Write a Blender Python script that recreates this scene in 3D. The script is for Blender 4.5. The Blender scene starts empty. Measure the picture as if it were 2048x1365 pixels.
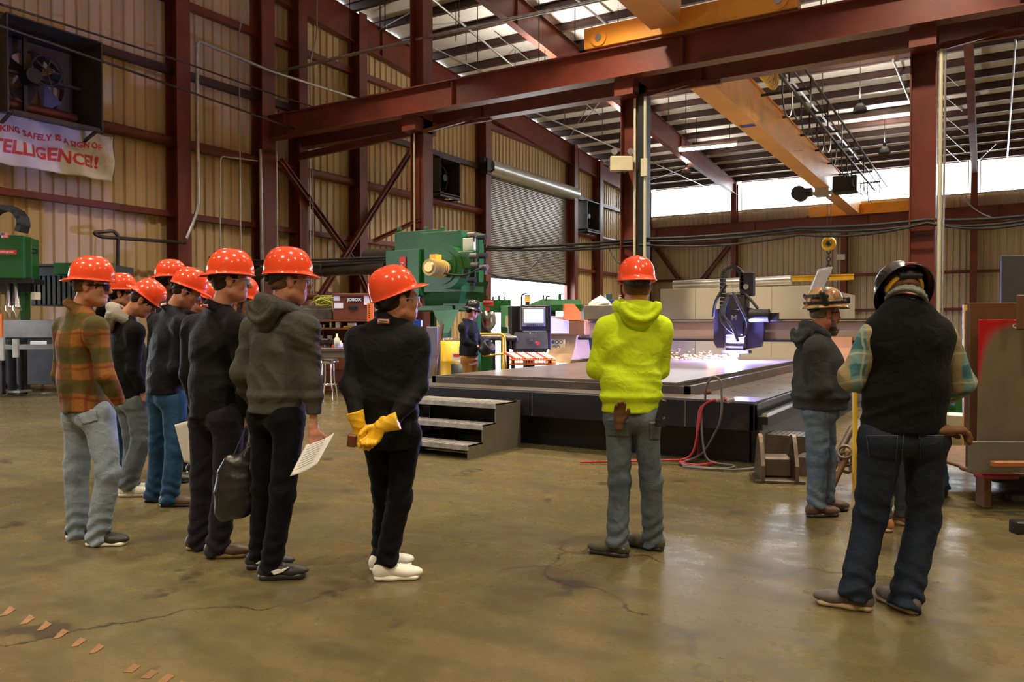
import bpy, math, random
import numpy as np
from mathutils import Vector, Matrix
random.seed(7)
S = bpy.context.scene
COL = S.collection
D2R = math.pi/180

# ------------------------------------------------------------------ camera
CAMZ = 1.45; YAW = 31.2*D2R; FPX = 1565.0; PITCH = math.atan(32/1565.0)
cam_d = bpy.data.cameras.new('camera'); cam = bpy.data.objects.new('camera', cam_d); COL.objects.link(cam)
cam.location = (0, 0, CAMZ); cam.rotation_euler = (math.pi/2-PITCH, 0, YAW)
cam_d.sensor_width = 36; cam_d.lens = FPX/2048*36; cam_d.clip_end = 500; cam_d.clip_start = .05
S.camera = cam
S.view_settings.view_transform = 'Standard'; S.view_settings.look = 'None'
S.view_settings.gamma = 1; S.view_settings.use_curve_mapping = False
S.view_settings.exposure = 0.45
S.cycles.use_denoising = True
S.cycles.max_bounces = 8; S.cycles.diffuse_bounces = 4; S.cycles.glossy_bounces = 4
S.cycles.transparent_max_bounces = 12; S.cycles.transmission_bounces = 6
S.cycles.sample_clamp_indirect = 6; S.cycles.caustics_reflective = False; S.cycles.caustics_refractive = False

FW = Vector((-math.sin(YAW), math.cos(YAW), 0)); RT = Vector((math.cos(YAW), math.sin(YAW), 0))
def ray(px, py):
    """direction of sight for a photo pixel, forward component 1"""
    u = (px-1024)/FPX; v = -(py-682.5)/FPX
    f = math.cos(PITCH)+v*math.sin(PITCH); z = -math.sin(PITCH)+v*math.cos(PITCH)
    return (FW*f + RT*u + Vector((0, 0, z)))/f
O = Vector((0, 0, CAMZ))
def P(px, py, d): return O+ray(px, py)*d
def PG(px, py, z=0.0):
    r = ray(px, py); return O+r*((z-CAMZ)/r.z)
def PX(px, py, x):
    r = ray(px, py); return O+r*(x/r.x)
def PR(px, py, off=.32):
    r = ray(px, py); k = .078; return O+r*((10.36+k*48.5-off-CAMZ)/(r.z+k*r.y))
def PY(px, py, y):
    r = ray(px, py); return O+r*(y/r.y)

# ------------------------------------------------------------------ world, lights
XL, XR, YB, YF = -19.2, 16.0, 48.5, -14.0
YR = 17.3                                   # line of the runway columns
def roof(y): return 10.36+.078*(48.5-y)
w = bpy.data.worlds.new('world'); S.world = w; w.use_nodes = True
bg = w.node_tree.nodes['Background']
bg.inputs[0].default_value = (.86, .93, 1.0, 1); bg.inputs[1].default_value = 11.0
def area(name, loc, rot, sx, sy, power, col, portal=False):
    l = bpy.data.lights.new(name, 'AREA'); l.shape = 'RECTANGLE'; l.size = sx; l.size_y = sy
    l.energy = power; l.color = col
    if portal: l.cycles.is_portal = True
    o = bpy.data.objects.new(name, l); COL.objects.link(o); o.location = loc; o.rotation_euler = rot
    return o
area('clerestory_daylight', (-7, YB+.3, 9.5), (-math.pi/2, 0, 0), 24, 2.2, 1, (1, 1, 1), True)
area('roller_door_daylight', (XL-.3, 33.4, 1.8), (0, -math.pi/2, 0), 3.6, 8, 1, (1, 1, 1), True)
area('side_door_daylight', (XL-.3, 3.2, 2.15), (0, -math.pi/2, 0), 4.3, 4.7, 1, (1, 1, 1), True)
LAMPS = []
for lx in (-13.2, -7.0, -0.8, 5.4):
    for ly, pw_ in ((-9, 240), (-3, 240), (3, 130), (9.5, 240)): LAMPS.append((lx, ly, 9.6, pw_*(.55 if lx < -10 else 1)))
for lx, pw_ in ((-13.2, 130), (-7.0, 300), (-.8, 240)): LAMPS.append((lx, 14.2, 9.6, pw_))  # row added above the frame to brighten the beige enclosure
for lx in (-13.2, -4.0, 5.4):
    for ly in (24, 31, 39): LAMPS.append((lx, ly, 9.2, 340))
for i, (lx, ly, lz, pw) in enumerate(LAMPS):
    l = bpy.data.lights.new('high_bay_light', 'AREA'); l.shape = 'DISK'; l.size = .42; l.spread = 118*D2R
    l.energy = pw; l.color = (1.0, .84, .62)
    o = bpy.data.objects.new('high_bay_light', l); COL.objects.link(o); o.location = (lx, ly, lz-.03)
    l = bpy.data.lights.new('roof_fill_uplight', 'AREA'); l.shape = 'DISK'; l.size = .3; l.energy = pw*(.6 if ly > 20 else .22); l.color = (1.0, .90, .78)
    o = bpy.data.objects.new('roof_fill_uplight', l); COL.objects.link(o); o.location = (lx, ly, lz+.5); o.rotation_euler = (math.pi, 0, 0)  # upward fill added to whiten the roof sheet

# ------------------------------------------------------------------ materials
MATS = {}
def nn(t, kind, **kw):
    n = t.nodes.new(kind)
    for k, v in kw.items():
        if k in n.inputs: n.inputs[k].default_value = v
        else: setattr(n, k, v)
    return n
def mat(name, col, rough=.55, metal=0.0, var=.12, vscale=3.0, bump=0.0, bscale=40.0, stretch=(1, 1, 1), dirt=None, dscale=2.0, dlo=.5, dhi=.7, coat=0.0, emit=None, estr=0, spec=.5):
    if name in MATS: return MATS[name]
    m = bpy.data.materials.new(name); m.use_nodes = True; t = m.node_tree; b = t.nodes['Principled BSDF']
    L = t.links.new
    b.inputs['Roughness'].default_value = rough; b.inputs['Metallic'].default_value = metal
    b.inputs['Coat Weight'].default_value = coat; b.inputs['Coat Roughness'].default_value = .08
    b.inputs['Specular IOR Level'].default_value = spec
    tc = nn(t, 'ShaderNodeTexCoord'); mp = nn(t, 'ShaderNodeMapping'); mp.inputs['Scale'].default_value = stretch
    L(tc.outputs['Object'], mp.inputs['Vector'])
    no = nn(t, 'ShaderNodeTexNoise', Scale=vscale, Detail=5.0); L(mp.outputs[0], no.inputs['Vector'])
    mr = nn(t, 'ShaderNodeMapRange'); mr.inputs['From Min'].default_value = .3; mr.inputs['From Max'].default_value = .7
    mr.inputs['To Min'].default_value = 1-var; mr.inputs['To Max'].default_value = 1+var
    L(no.outputs['Fac'], mr.inputs['Value'])
    mx = nn(t, 'ShaderNodeVectorMath', operation='SCALE'); mx.inputs[0].default_value = col[:3]
    L(mr.outputs[0], mx.inputs['Scale'])
    out = mx.outputs[0]
    if dirt:
        n2 = nn(t, 'ShaderNodeTexNoise', Scale=dscale, Detail=8.0, Roughness=.65); L(mp.outputs[0], n2.inputs['Vector'])
        r2 = nn(t, 'ShaderNodeMapRange'); r2.inputs['From Min'].default_value = dlo; r2.inputs['From Max'].default_value = dhi
        L(n2.outputs['Fac'], r2.inputs['Value'])
        mm = nn(t, 'ShaderNodeMix', data_type='RGBA'); L(r2.outputs[0], mm.inputs[0]); L(out, mm.inputs[6]); mm.inputs[7].default_value = (*dirt, 1)
        out = mm.outputs[2]
    L(out, b.inputs['Base Color'])
    if bump:
        n3 = nn(t, 'ShaderNodeTexNoise', Scale=bscale, Detail=4.0); L(mp.outputs[0], n3.inputs['Vector'])
        bp = nn(t, 'ShaderNodeBump', Strength=bump, Distance=.01); L(n3.outputs['Fac'], bp.inputs['Height']); L(bp.outputs[0], b.inputs['Normal'])
    if emit:
        b.inputs['Emission Color'].default_value = (*emit, 1); b.inputs['Emission Strength'].default_value = estr
    MATS[name] = m; return m
M_RED = mat('red_oxide_steel', (.150, .031, .017), .42, 0, .25, 1.2, dirt=(.075, .025, .018), dscale=1.5, dlo=.55, dhi=.8)
M_REDD = mat('dark_brown_steel', (.05, .020, .015), .5, 0, .3, 1.2)  # darker brown than the red oxide steel
M_WALL = mat('tan_wall_sheet', (.70, .55, .31), .34, 0, .14, .7, stretch=(1, 1, .25), dirt=(.30, .18, .07), dscale=1.4, dlo=.45, dhi=.85)
M_WALLB = mat('beige_wall_sheet', (.60, .50, .36), .45, 0, .12, .7, stretch=(1, 1, .25), dirt=(.33, .22, .10), dscale=1.1, dlo=.5, dhi=.9)
M_ROOF = mat('white_roof_insulation', (.78, .76, .72), .35, 0, .06, 1.5, bump=.35, bscale=3, stretch=(1, 3, 1))
M_CRANE = mat('crane_yellow_paint', (.90, .40, .05), .34, 0, .15, .8, dirt=(.50, .20, .04), dscale=1.2, dlo=.5, dhi=.85)
M_CRANEU = mat('crane_underside_orange', (.85, .42, .16), .45, 0, .08, .8)  # paler orange than the girder sides, for the bottom flanges
M_BLK = mat('black_paint', (.012, .012, .013), .45, 0, .2, 3)
M_RUB = mat('black_rubber', (.015, .015, .016), .6, 0, .2, 5)
M_DK = mat('dark_steel', (.04, .04, .045), .38, .5, .3, 3, dirt=(.10, .06, .04), dscale=3, dlo=.6, dhi=.9)
M_GALV = mat('galvanised_steel', (.55, .54, .52), .32, .8, .15, 6)
M_CHR = mat('bright_chrome', (.85, .85, .86), .12, 1, .05, 3)
M_GRN = mat('machine_green_paint', (.012, .115, .024), .40, 0, .15, 1.5, dirt=(.03, .09, .03), dscale=2.5, dlo=.55, dhi=.9)
M_GRNL = mat('pale_green_paint', (.10, .32, .16), .45, 0, .1, 1.5)
M_ORG = mat('orange_paint', (.85, .20, .03), .45, 0, .1, 2)
M_YEL = mat('safety_yellow_paint', (.85, .52, .03), .42, 0, .12, 2)
M_WHT = mat('off_white_paint', (.78, .77, .72), .45, 0, .06, 2)
M_BEI = mat('beige_panel', (.70, .64, .50), .5, 0, .06, 1, dirt=(.45, .38, .28), dscale=.8, dlo=.6, dhi=.95)
M_GRY = mat('grey_steel', (.20, .195, .19), .45, .4, .2, 3, dirt=(.12, .08, .06), dscale=2, dlo=.5, dhi=.8)
M_BRN = mat('brown_cabinet_paint', (.16, .045, .02), .45, 0, .15, 2)
M_PAP = mat('paper', (.82, .82, .80), .8, 0, .03, 2)
M_RLAB = mat('red_label', (.75, .05, .04), .5, 0, .05, 2)
M_BLUE = mat('blue_plastic', (.02, .06, .45), .4, 0, .1, 2)
M_LAMP = mat('lamp_tube', (1, 1, 1), .5, emit=(1, .97, .9), estr=14)
M_SKIN = {}

def node_mat(name):
    m = bpy.data.materials.new(name); m.use_nodes = True
    return m, m.node_tree, m.node_tree.nodes['Principled BSDF']
def mixc(t, fac, a, b, blend='MIX'):
    mm = nn(t, 'ShaderNodeMix', data_type='RGBA', blend_type=blend)
    for i, v in ((0, fac), (6, a), (7, b)):
        if hasattr(v, 'is_linked'): t.links.new(v, mm.inputs[i])
        else: mm.inputs[i].default_value = v if not isinstance(v, tuple) else (*v, 1)
    return mm.outputs[2]
def rng(t, src, a, b, c=0, d=1):
    r = nn(t, 'ShaderNodeMapRange'); t.links.new(src, r.inputs['Value'])
    for k, v in zip(('From Min', 'From Max', 'To Min', 'To Max'), (a, b, c, d)): r.inputs[k].default_value = v
    return r.outputs[0]
def floor_mat():
    m, t, b = node_mat('stained_concrete'); L = t.links.new
    tc = nn(t, 'ShaderNodeTexCoord'); co = tc.outputs['Object']
    def noise(s, d=6, r=.6, sc=(1, 1, 1)):
        mp = nn(t, 'ShaderNodeMapping'); mp.inputs['Scale'].default_value = sc; L(co, mp.inputs[0])
        n = nn(t, 'ShaderNodeTexNoise', Scale=s, Detail=float(d), Roughness=r); L(mp.outputs[0], n.inputs['Vector']); return n.outputs['Fac']
    big = noise(.35); mid = noise(1.3, 8, .65, (1, 2.2, 1)); fine = noise(9, 6); blot = noise(2.2, 3, .5)
    c = mixc(t, rng(t, big, .35, .65), (.110, .084, .032), (.170, .136, .060))
    c = mixc(t, rng(t, mid, .42, .72, 0, .85), c, (.055, .042, .021))
    c = mixc(t, rng(t, fine, .55, .8, 0, .35), c, (.23, .18, .11))
    c = mixc(t, rng(t, blot, .66, .70, 0, .8), c, (.05, .038, .026))
    # curing cracks
    v = nn(t, 'ShaderNodeTexVoronoi', feature='DISTANCE_TO_EDGE', Scale=.33)
    wob = nn(t, 'ShaderNodeVectorMath', operation='ADD'); L(co, wob.inputs[0])
    nw = nn(t, 'ShaderNodeTexNoise', Scale=2.0, Detail=6.0); L(co, nw.inputs['Vector'])
    sc = nn(t, 'ShaderNodeVectorMath', operation='SCALE'); L(nw.outputs['Color'], sc.inputs[0]); sc.inputs['Scale'].default_value = .7
    L(sc.outputs[0], wob.inputs[1]); L(wob.outputs[0], v.inputs['Vector'])
    ck = rng(t, v.outputs['Distance'], 0, .006, 1, 0)
    cm = nn(t, 'ShaderNodeMath', operation='MULTIPLY'); L(ck, cm.inputs[0]); L(rng(t, noise(.8), .48, .58), cm.inputs[1])
    c = mixc(t, cm.outputs[0], c, (.03, .02, .015))
    L(c, b.inputs['Base Color'])
    rr = nn(t, 'ShaderNodeMath', operation='ADD'); L(rng(t, mid, .3, .8, .17, .42), rr.inputs[0]); L(rng(t, fine, .4, .7, 0, .08), rr.inputs[1])
    L(rr.outputs[0], b.inputs['Roughness']); b.inputs['Specular IOR Level'].default_value = .55
    bp = nn(t, 'ShaderNodeBump', Strength=.07, Distance=.01); L(mid, bp.inputs['Height']); L(bp.outputs[0], b.inputs['Normal'])
    return m
M_FLOOR = floor_mat()
M_OUT = mat('outdoor_concrete', (.55, .53, .50), .8, 0, .1, 1)

# ------------------------------------------------------------------ mesh builder
def tag(o, label=None, cat=None, group=None, kind=None):
    if label: o['label'] = label
    if cat: o['category'] = cat
    if group: o['group'] = group
    if kind: o['kind'] = kind
    return o
def empty(name, loc=(0, 0, 0), rz=0.0, label=None, cat=None, group=None, kind=None):
    o = bpy.data.objects.new(name, None); COL.objects.link(o); o.location = loc; o.rotation_euler = (0, 0, rz); o.empty_display_size = .1
    return tag(o, label, cat, group, kind)
class MB:
    def __init__(s): s.v = []; s.f = []; s.sm = []
    def add(s, vs, fs, smooth=False):
        n = len(s.v); s.v += [tuple(v) for v in vs]; s.f += [tuple(n+i for i in f) for f in fs]; s.sm += [smooth]*len(fs); return s
    def box(s, x0, x1, y0, y1, z0, z1, M=None, ch=0.0):
        if x0 > x1: x0, x1 = x1, x0
        if y0 > y1: y0, y1 = y1, y0
        if z0 > z1: z0, z1 = z1, z0
        c = min(ch, (x1-x0)*.4, (y1-y0)*.4, (z1-z0)*.4)
        if c <= 0:
            vs = [(x, y, z) for z in (z0, z1) for y in (y0, y1) for x in (x0, x1)]
            fs = [(0, 2, 3, 1), (4, 5, 7, 6), (0, 1, 5, 4), (2, 6, 7, 3), (0, 4, 6, 2), (1, 3, 7, 5)]
        else:
            vs = []; idx = {}
            for k, z in enumerate((z0, z1)):
                for j, y in enumerate((y0, y1)):
                    for i, x in enumerate((x0, x1)):
                        dx = c if i == 0 else -c; dy = c if j == 0 else -c; dz = c if k == 0 else -c
                        idx[i, j, k, 'x'] = len(vs); vs.append((x, y+dy, z+dz))
                        idx[i, j, k, 'y'] = len(vs); vs.append((x+dx, y, z+dz))
                        idx[i, j, k, 'z'] = len(vs); vs.append((x+dx, y+dy, z))
            g = lambda i, j, k, a: idx[i, j, k, a]
            fs = [(g(0,0,0,'x'), g(0,0,1,'x'), g(0,1,1,'x'), g(0,1,0,'x')), (g(1,0,0,'x'), g(1,1,0,'x'), g(1,1,1,'x'), g(1,0,1,'x')),
                  (g(0,0,0,'y'), g(1,0,0,'y'), g(1,0,1,'y'), g(0,0,1,'y')), (g(0,1,0,'y'), g(0,1,1,'y'), g(1,1,1,'y'), g(1,1,0,'y')),
                  (g(0,0,0,'z'), g(0,1,0,'z'), g(1,1,0,'z'), g(1,0,0,'z')), (g(0,0,1,'z'), g(1,0,1,'z'), g(1,1,1,'z'), g(0,1,1,'z'))]
            for i in (0, 1):
                for j in (0, 1):
                    for k in (0, 1):
                        t = (g(i,j,k,'x'), g(i,j,k,'y'), g(i,j,k,'z'))
                        fs.append(t if (i+j+k) % 2 == 0 else t[::-1])
            for j in (0, 1):
                for k in (0, 1):
                    q = (g(0,j,k,'y'), g(1,j,k,'y'), g(1,j,k,'z'), g(0,j,k,'z')); fs.append(q if (j+k) % 2 else q[::-1])
            for i in (0, 1):
                for k in (0, 1):
                    q = (g(i,0,k,'x'), g(i,1,k,'x'), g(i,1,k,'z'), g(i,0,k,'z')); fs.append(q[::-1] if (i+k) % 2 else q)
            for i in (0, 1):
                for j in (0, 1):
                    q = (g(i,j,0,'x'), g(i,j,1,'x'), g(i,j,1,'y'), g(i,j,0,'y')); fs.append(q if (i+j) % 2 else q[::-1])
        if M is not None: vs = [M @ Vector(v) for v in vs]
        return s.add(vs, fs)
    def cbox(s, c, size, M=None, ch=0.0):
        return s.box(c[0]-size[0]/2, c[0]+size[0]/2, c[1]-size[1]/2, c[1]+size[1]/2, c[2]-size[2]/2, c[2]+size[2]/2, M, ch)
    def bar(s, a, b, wd, ht, up=(0, 0, 1), ch=0.0):
        """box bar from a to b"""
        M, l = frame(a, b, up); return s.box(0, l, -wd/2, wd/2, -ht/2, ht/2, M, ch)
    def ibeam(s, a, b, dep, wid, tf=.02, tw=.014, up=(0, 0, 1)):
        M, l = frame(a, b, up); h = dep/2; q = wid/2; t = tw/2
        pr = [(-q, -h), (q, -h), (q, -h+tf), (t, -h+tf), (t, h-tf), (q, h-tf), (q, h), (-q, h), (-q, h-tf), (-t, h-tf), (-t, -h+tf), (-q, -h+tf)]
        return s.extr(pr, l, M)
    def extr(s, prof, l, M=None):
        """prism: profile in yz, along +x by l"""
        n = len(prof); vs = [(0, y, z) for y, z in prof]+[(l, y, z) for y, z in prof]
        if M is not None: vs = [M @ Vector(v) for v in vs]
        fs = [(i, (i+1) % n, n+(i+1) % n, n+i) for i in range(n)]+[tuple(range(n))[::-1], tuple(range(n, 2*n))]
        return s.add(vs, fs)
    def cyl(s, a, b, r, r2=None, n=12, caps=True, smooth=True):
        a = Vector(a); b = Vector(b); r2 = r if r2 is None else r2
        M, l = frame(a, b); vs = []
        for x, q in ((0, r), (l, r2)):
            for i in range(n):
                t = 2*math.pi*i/n; vs.append(M @ Vector((x, q*math.cos(t), q*math.sin(t))))
        s.add(vs, [(i, (i+1) % n, n+(i+1) % n, n+i) for i in range(n)], smooth)
        if caps: s.add(vs[:n], [tuple(range(n))[::-1]]); s.add(vs[n:], [tuple(range(n))])
        return s
    def tube(s, pts, r, n=8, caps=True):
        pts = [Vector(p) for p in pts]; m = len(pts); vs = []; nrm = None
        for i, p in enumerate(pts):
            t = (pts[min(i+1, m-1)]-pts[max(i-1, 0)]).normalized()
            if nrm is None:
                nrm = t.cross(Vector((0, 0, 1))); nrm = nrm if nrm.length > .1 else t.cross(Vector((1, 0, 0)))
            nrm = (nrm-t*nrm.dot(t)).normalized(); bn = t.cross(nrm)
            q = r[i] if isinstance(r, (list, tuple)) else r
            for k in range(n):
                g = 2*math.pi*k/n; vs.append(p+nrm*(q*math.cos(g))+bn*(q*math.sin(g)))
        fs = [(i*n+k, i*n+(k+1) % n, (i+1)*n+(k+1) % n, (i+1)*n+k) for i in range(m-1) for k in range(n)]
        s.add(vs, fs, True)
        if caps: s.add(vs[:n], [tuple(range(n))[::-1]]); s.add(vs[-n:], [tuple(range(n))])
        return s
    def lathe(s, prof, n=20, M=None, smooth=True):
        """prof (r,z) revolved about z"""
        vs = []
        for r, z in prof:
            for k in range(n):
                g = 2*math.pi*k/n; v = Vector((r*math.cos(g), r*math.sin(g), z)); vs.append(M @ v if M is not None else v)
        fs = [(i*n+k, i*n+(k+1) % n, (i+1)*n+(k+1) % n, (i+1)*n+k) for i in range(len(prof)-1) for k in range(n)]
        return s.add(vs, fs, smooth)
    def prism(s, poly, z0, z1, M=None):
        """polygon (x,y) extruded in z"""
        n = len(poly); vs = [(x, y, z0) for x, y in poly]+[(x, y, z1) for x, y in poly]
        if M is not None: vs = [M @ Vector(v) for v in vs]
        a = sum(poly[i][0]*poly[(i+1) % n][1]-poly[(i+1) % n][0]*poly[i][1] for i in range(n))
        fs = [(i, (i+1) % n, n+(i+1) % n, n+i) for i in range(n)]+[tuple(range(n))[::-1], tuple(range(n, 2*n))]
        if a < 0: fs = [f[::-1] for f in fs]
        return s.add(vs, fs)
    def torus(s, M, R, r, n=24, m=8, a0=0, a1=2*math.pi):
        full = abs(a1-a0-2*math.pi) < 1e-6; c = n if full else n+1; vs = []
        for i in range(c):
            g = a0+(a1-a0)*i/n
            for k in range(m):
                h = 2*math.pi*k/m; q = R+r*math.cos(h); vs.append(M @ Vector((q*math.cos(g), q*math.sin(g), r*math.sin(h))))
        fs = [(i*m+k, ((i+1) % c)*m+k, ((i+1) % c)*m+(k+1) % m, i*m+(k+1) % m) for i in range(n) for k in range(m)]
        return s.add(vs, fs, True)
    def build(s, name, m=None, parent=None, loc=None, label=None, cat=None, group=None, kind=None):
        me = bpy.data.meshes.new(name); off = Vector(loc) if loc is not None else Vector((0, 0, 0))
        if loc is not None: s.v = [tuple(Vector(v)-off) for v in s.v]
        me.from_pydata(s.v, [], s.f); me.polygons.foreach_set('use_smooth', s.sm)
        if m: me.materials.append(m)
        o = bpy.data.objects.new(name, me); COL.objects.link(o); o.parent = parent
        if loc is not None: o.location = off
        return tag(o, label, cat, group, kind)
def frame(a, b, up=(0, 0, 1)):
    a = Vector(a); b = Vector(b); x = (b-a); l = x.length; x = x/l; u = Vector(up)
    if abs(x.dot(u)) > .98: u = Vector((0, 1, 0)) if abs(x.y) < .9 else Vector((1, 0, 0))
    y = u.cross(x).normalized(); z = x.cross(y)
    return Matrix(((x.x, y.x, z.x, a.x), (x.y, y.y, z.y, a.y), (x.z, y.z, z.z, a.z), (0, 0, 0, 1))), l
def TR(loc, rz=0, rx=0, ry=0): return Matrix.Translation(Vector(loc)) @ Matrix.Rotation(rz, 4, 'Z') @ Matrix.Rotation(ry, 4, 'Y') @ Matrix.Rotation(rx, 4, 'X')
def text(name, body, size, M, m, parent=None, depth=.003, bold=.0, align='CENTER', sx=1.0):
    cu = bpy.data.curves.new(name, 'FONT'); cu.body = body; cu.size = size; cu.extrude = depth; cu.offset = bold
    cu.align_x = align; cu.align_y = 'CENTER'; cu.resolution_u = 2
    o = bpy.data.objects.new(name, cu); COL.objects.link(o)
    dg = bpy.context.evaluated_depsgraph_get(); me = bpy.data.meshes.new_from_object(o.evaluated_get(dg))
    bpy.data.objects.remove(o); bpy.data.curves.remove(cu)
    me.transform(Matrix.Scale(sx, 4, (1, 0, 0))); me.transform(M); me.materials.clear(); me.materials.append(m)
    o = bpy.data.objects.new(name, me); COL.objects.link(o); o.parent = parent
    return o
# ------------------------------------------------------------------ shell
def rib_sheet(width, height, pitch, depth, rw, vertical=True):
    """ribbed sheet in the xz plane, ribs towards +y"""
    prof = []; n = int(round(width/pitch))
    for i in range(n):
        x = i*pitch
        prof += [(x, 0), (x+pitch-rw-.06, 0), (x+pitch-rw-.03, depth), (x+pitch-.03, depth), ]
    prof.append((width, 0))
    vs = [(x, y, 0) for x, y in prof]+[(x, y, height) for x, y in prof]; k = len(prof)
    me = bpy.data.meshes.new('wall_panel'); me.from_pydata(vs, [], [(i, i+1, k+i+1, k+i) for i in range(k-1)]); return me
def wall(name, mat_, origin, direction, length, htfun, holes=(), pitch=.3048, pw=.9144):
    root = empty(name, origin, 0, kind='structure')
    me = rib_sheet(pw, 1.0, pitch, .055, .07); me.materials.append(mat_)
    ang = math.atan2(direction[1], direction[0]); n = int(math.ceil(length/pw))
    for i in range(n):
        s0 = i*pw; H = htfun(s0+pw/2); spans = [(0, H)]
        for a, b, z0, z1 in holes:
            if s0+pw*.5 > a and s0+pw*.5 < b: spans = [q for q in ((0, z0), (z1, H)) if q[1]-q[0] > .05]
        for z0, z1 in spans:
            o = bpy.data.objects.new('wall_panel', me); COL.objects.link(o); o.parent = root
            o.location = (direction[0]*s0, direction[1]*s0, z0); o.rotation_euler = (0, 0, ang); o.scale = (1, 1, z1-z0)
    return root
fl = MB().box(XL, XR, YF, YB, -.3, 0).build('floor', M_FLOOR, kind='structure')
MB().box(-90, XL, -60, 90, -.35, -.02).box(XL, 60, YB, 100, -.35, -.02).build('ground_outside', M_OUT, kind='structure')
# walls: left gable wall runs along Y (ribs face +X), far eave wall runs along -X..+X (ribs face -Y)
DOOR = (29.1, 37.1, 3.62, 8.25); SIDE = (.9, 5.6, 0, 4.3)
wl = wall('wall_left', M_WALL, (XL, YB, 0), (0, -1, 0), YB-YF, lambda s: roof(YB-s)-.05, [(YB-DOOR[1], YB-DOOR[0], 0, DOOR[3]), (YB-SIDE[1], YB-SIDE[0], 0, SIDE[3])])
for c in wl.children: pass
CL = (-18.9, 6.0, 8.35, 10.2)
wf = wall('wall_far', M_WALLB, (XR, YB, 0), (-1, 0, 0), XR-XL, lambda s: roof(YB), [(XR-15, XR+18.6, 8.45, 10.22)])
MB().box(XR, XR+.1, YF, YB, 0, 15).build('wall_right', M_WALL, kind='structure')
MB().box(XL, XR, YF-.1, YF, 0, 15.5).build('wall_near', M_WALL, kind='structure')
# roof: white insulation sheet with a purlin every 1.5 m
rf = MB(); rf.add([(XL, YF, roof(YF)), (XR, YF, roof(YF)), (XR, YB+.2, roof(YB+.2)), (XL, YB+.2, roof(YB+.2)), (XL, YF, roof(YF)+.2), (XR, YF, roof(YF)+.2), (XR, YB+.2, roof(YB+.2)+.2), (XL, YB+.2, roof(YB+.2)+.2)],
    [(0, 3, 2, 1), (4, 5, 6, 7), (0, 1, 5, 4), (1, 2, 6, 5), (2, 3, 7, 6), (3, 0, 4, 7)])
ceil = rf.build('ceiling', M_ROOF, kind='structure')
pm = None
y = YB-.7; k = 0
while y > YF:
    if pm is None:
        b = MB(); b.ibeam((XL, 0, 0), (XR, 0, 0), .30, .15, .02, .03); o = b.build('purlin', M_REDD, ceil); pm = o.data
    else:
        o = bpy.data.objects.new('purlin', pm); COL.objects.link(o); o.parent = ceil
    o.location = (0, y, roof(y)-.14); y -= 1.52
# girts on the left wall
GZ = (2.48, 4.47, 6.44, 8.37, 10.3)
for gz in GZ:
    for a, b_ in ((YF, 29.1), (37.8, YB)) if gz < 9 else ((YF, YB),):
        if gz < 5.2:
            for aa, bb in ((YF, .6), (5.9, 29.1)) if a == YF else ((a, b_),):
                MB().bar((XL+.16, aa, gz), (XL+.16, bb, gz), .2, .16).build('girt', M_RED, wl).location = (-XL, -YB, 0)
        else:
            r = MB()
            if gz == 6.44: r.cyl((XL+.2, a, gz), (XL+.2, b_, gz), .15, n=12)
            else: r.bar((XL+.16, a, gz), (XL+.16, b_, gz), .2, .2)
            o = r.build('girt', M_RED if gz != 8.37 else M_REDD, wl); o.location = (-XL, -YB, 0)
for gz in (2.3, 4.3, 6.9):
    MB().bar((XL, YB-.16, gz), (XR, YB-.16, gz), .2, .16).build('girt', M_RED, wf).location = (-XR, -YB, 0)
MB().bar((XL, YB-.16, 8.42), (XR, YB-.16, 8.42), .1, .08).build('girt', M_WALLB, wf).location = (-XR, -YB, 0)
MB().bar((XL, YB-.16, 10.28), (XR, YB-.16, 10.28), .24, .16).build('girt', M_RED, wf).location = (-XR, -YB, 0)

def column(x, y, z1, dep=.42, wid=.3, axis='x', name='column', m=None, z0=0.0):
    up = (1, 0, 0) if axis == 'x' else (0, 1, 0)
    b = MB().ibeam((x, y, z0), (x, y, z1), dep, wid, .025, .02, up)
    b.cbox((x, y, .02+z0), (.55, .55, .04))
    return b.build(name, m or M_RED, kind='structure')
# left wall columns (wind columns) at the photographed spacing
for cy, wdt in ((13.6, .42), (17.95, .36), (20.75, .4), (28.75, .42), (37.3, .4), (40.5, .4), (8.0, .4), (-1.2, .4), (-9, .4)):
    column(XL+.35, cy, roof(cy)-.25, .5, wdt, 'x')
column(XL+.35, YB-.4, roof(YB)-.3, .4, .4, 'y')
# far wall columns
for cx in (-13.2, -6.95, -.6, 5.8, 12): column(cx, YB-.45, roof(YB)-.3, .5, .32, 'y')
# rafters (tapered plate girders) over the main frames
def rafter(x, y0=YF, y1=YB-.2, d0=1.25, d1=.75):
    b = MB(); t = .012; w_ = .26
    z = lambda yy: roof(yy)-.27
    ys = [y0, 6, 22, 38, y1]; dd = [d0, 1.1, 1.0, 1.0, .7]
    for i in range(4):
        a, c = ys[i], ys[i+1]; da, dc = dd[i], dd[i+1]
        b.add([(x-t, a, z(a)-da), (x+t, a, z(a)-da), (x+t, c, z(c)-dc), (x-t, c, z(c)-dc), (x-t, a, z(a)), (x+t, a, z(a)), (x+t, c, z(c)), (x-t, c, z(c))],
              [(0, 3, 2, 1), (4, 5, 6, 7), (0, 1, 5, 4), (1, 2, 6, 5), (2, 3, 7, 6), (3, 0, 4, 7)])
        for f in (0, 1):
            za, zc = (z(a), z(c)) if f else (z(a)-da, z(c)-dc)
            b.bar((x, a, za), (x, c, zc), w_, .03)
        b.bar((x, c, z(c)-dc+.02), (x, c, z(c)-.02), .2, .02, up=(0, 1, 0))
    return b.build('rafter', M_RED, kind='structure')
for rx in (XL+.3, -13.2, -.6, 12): rafter(rx)
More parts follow.
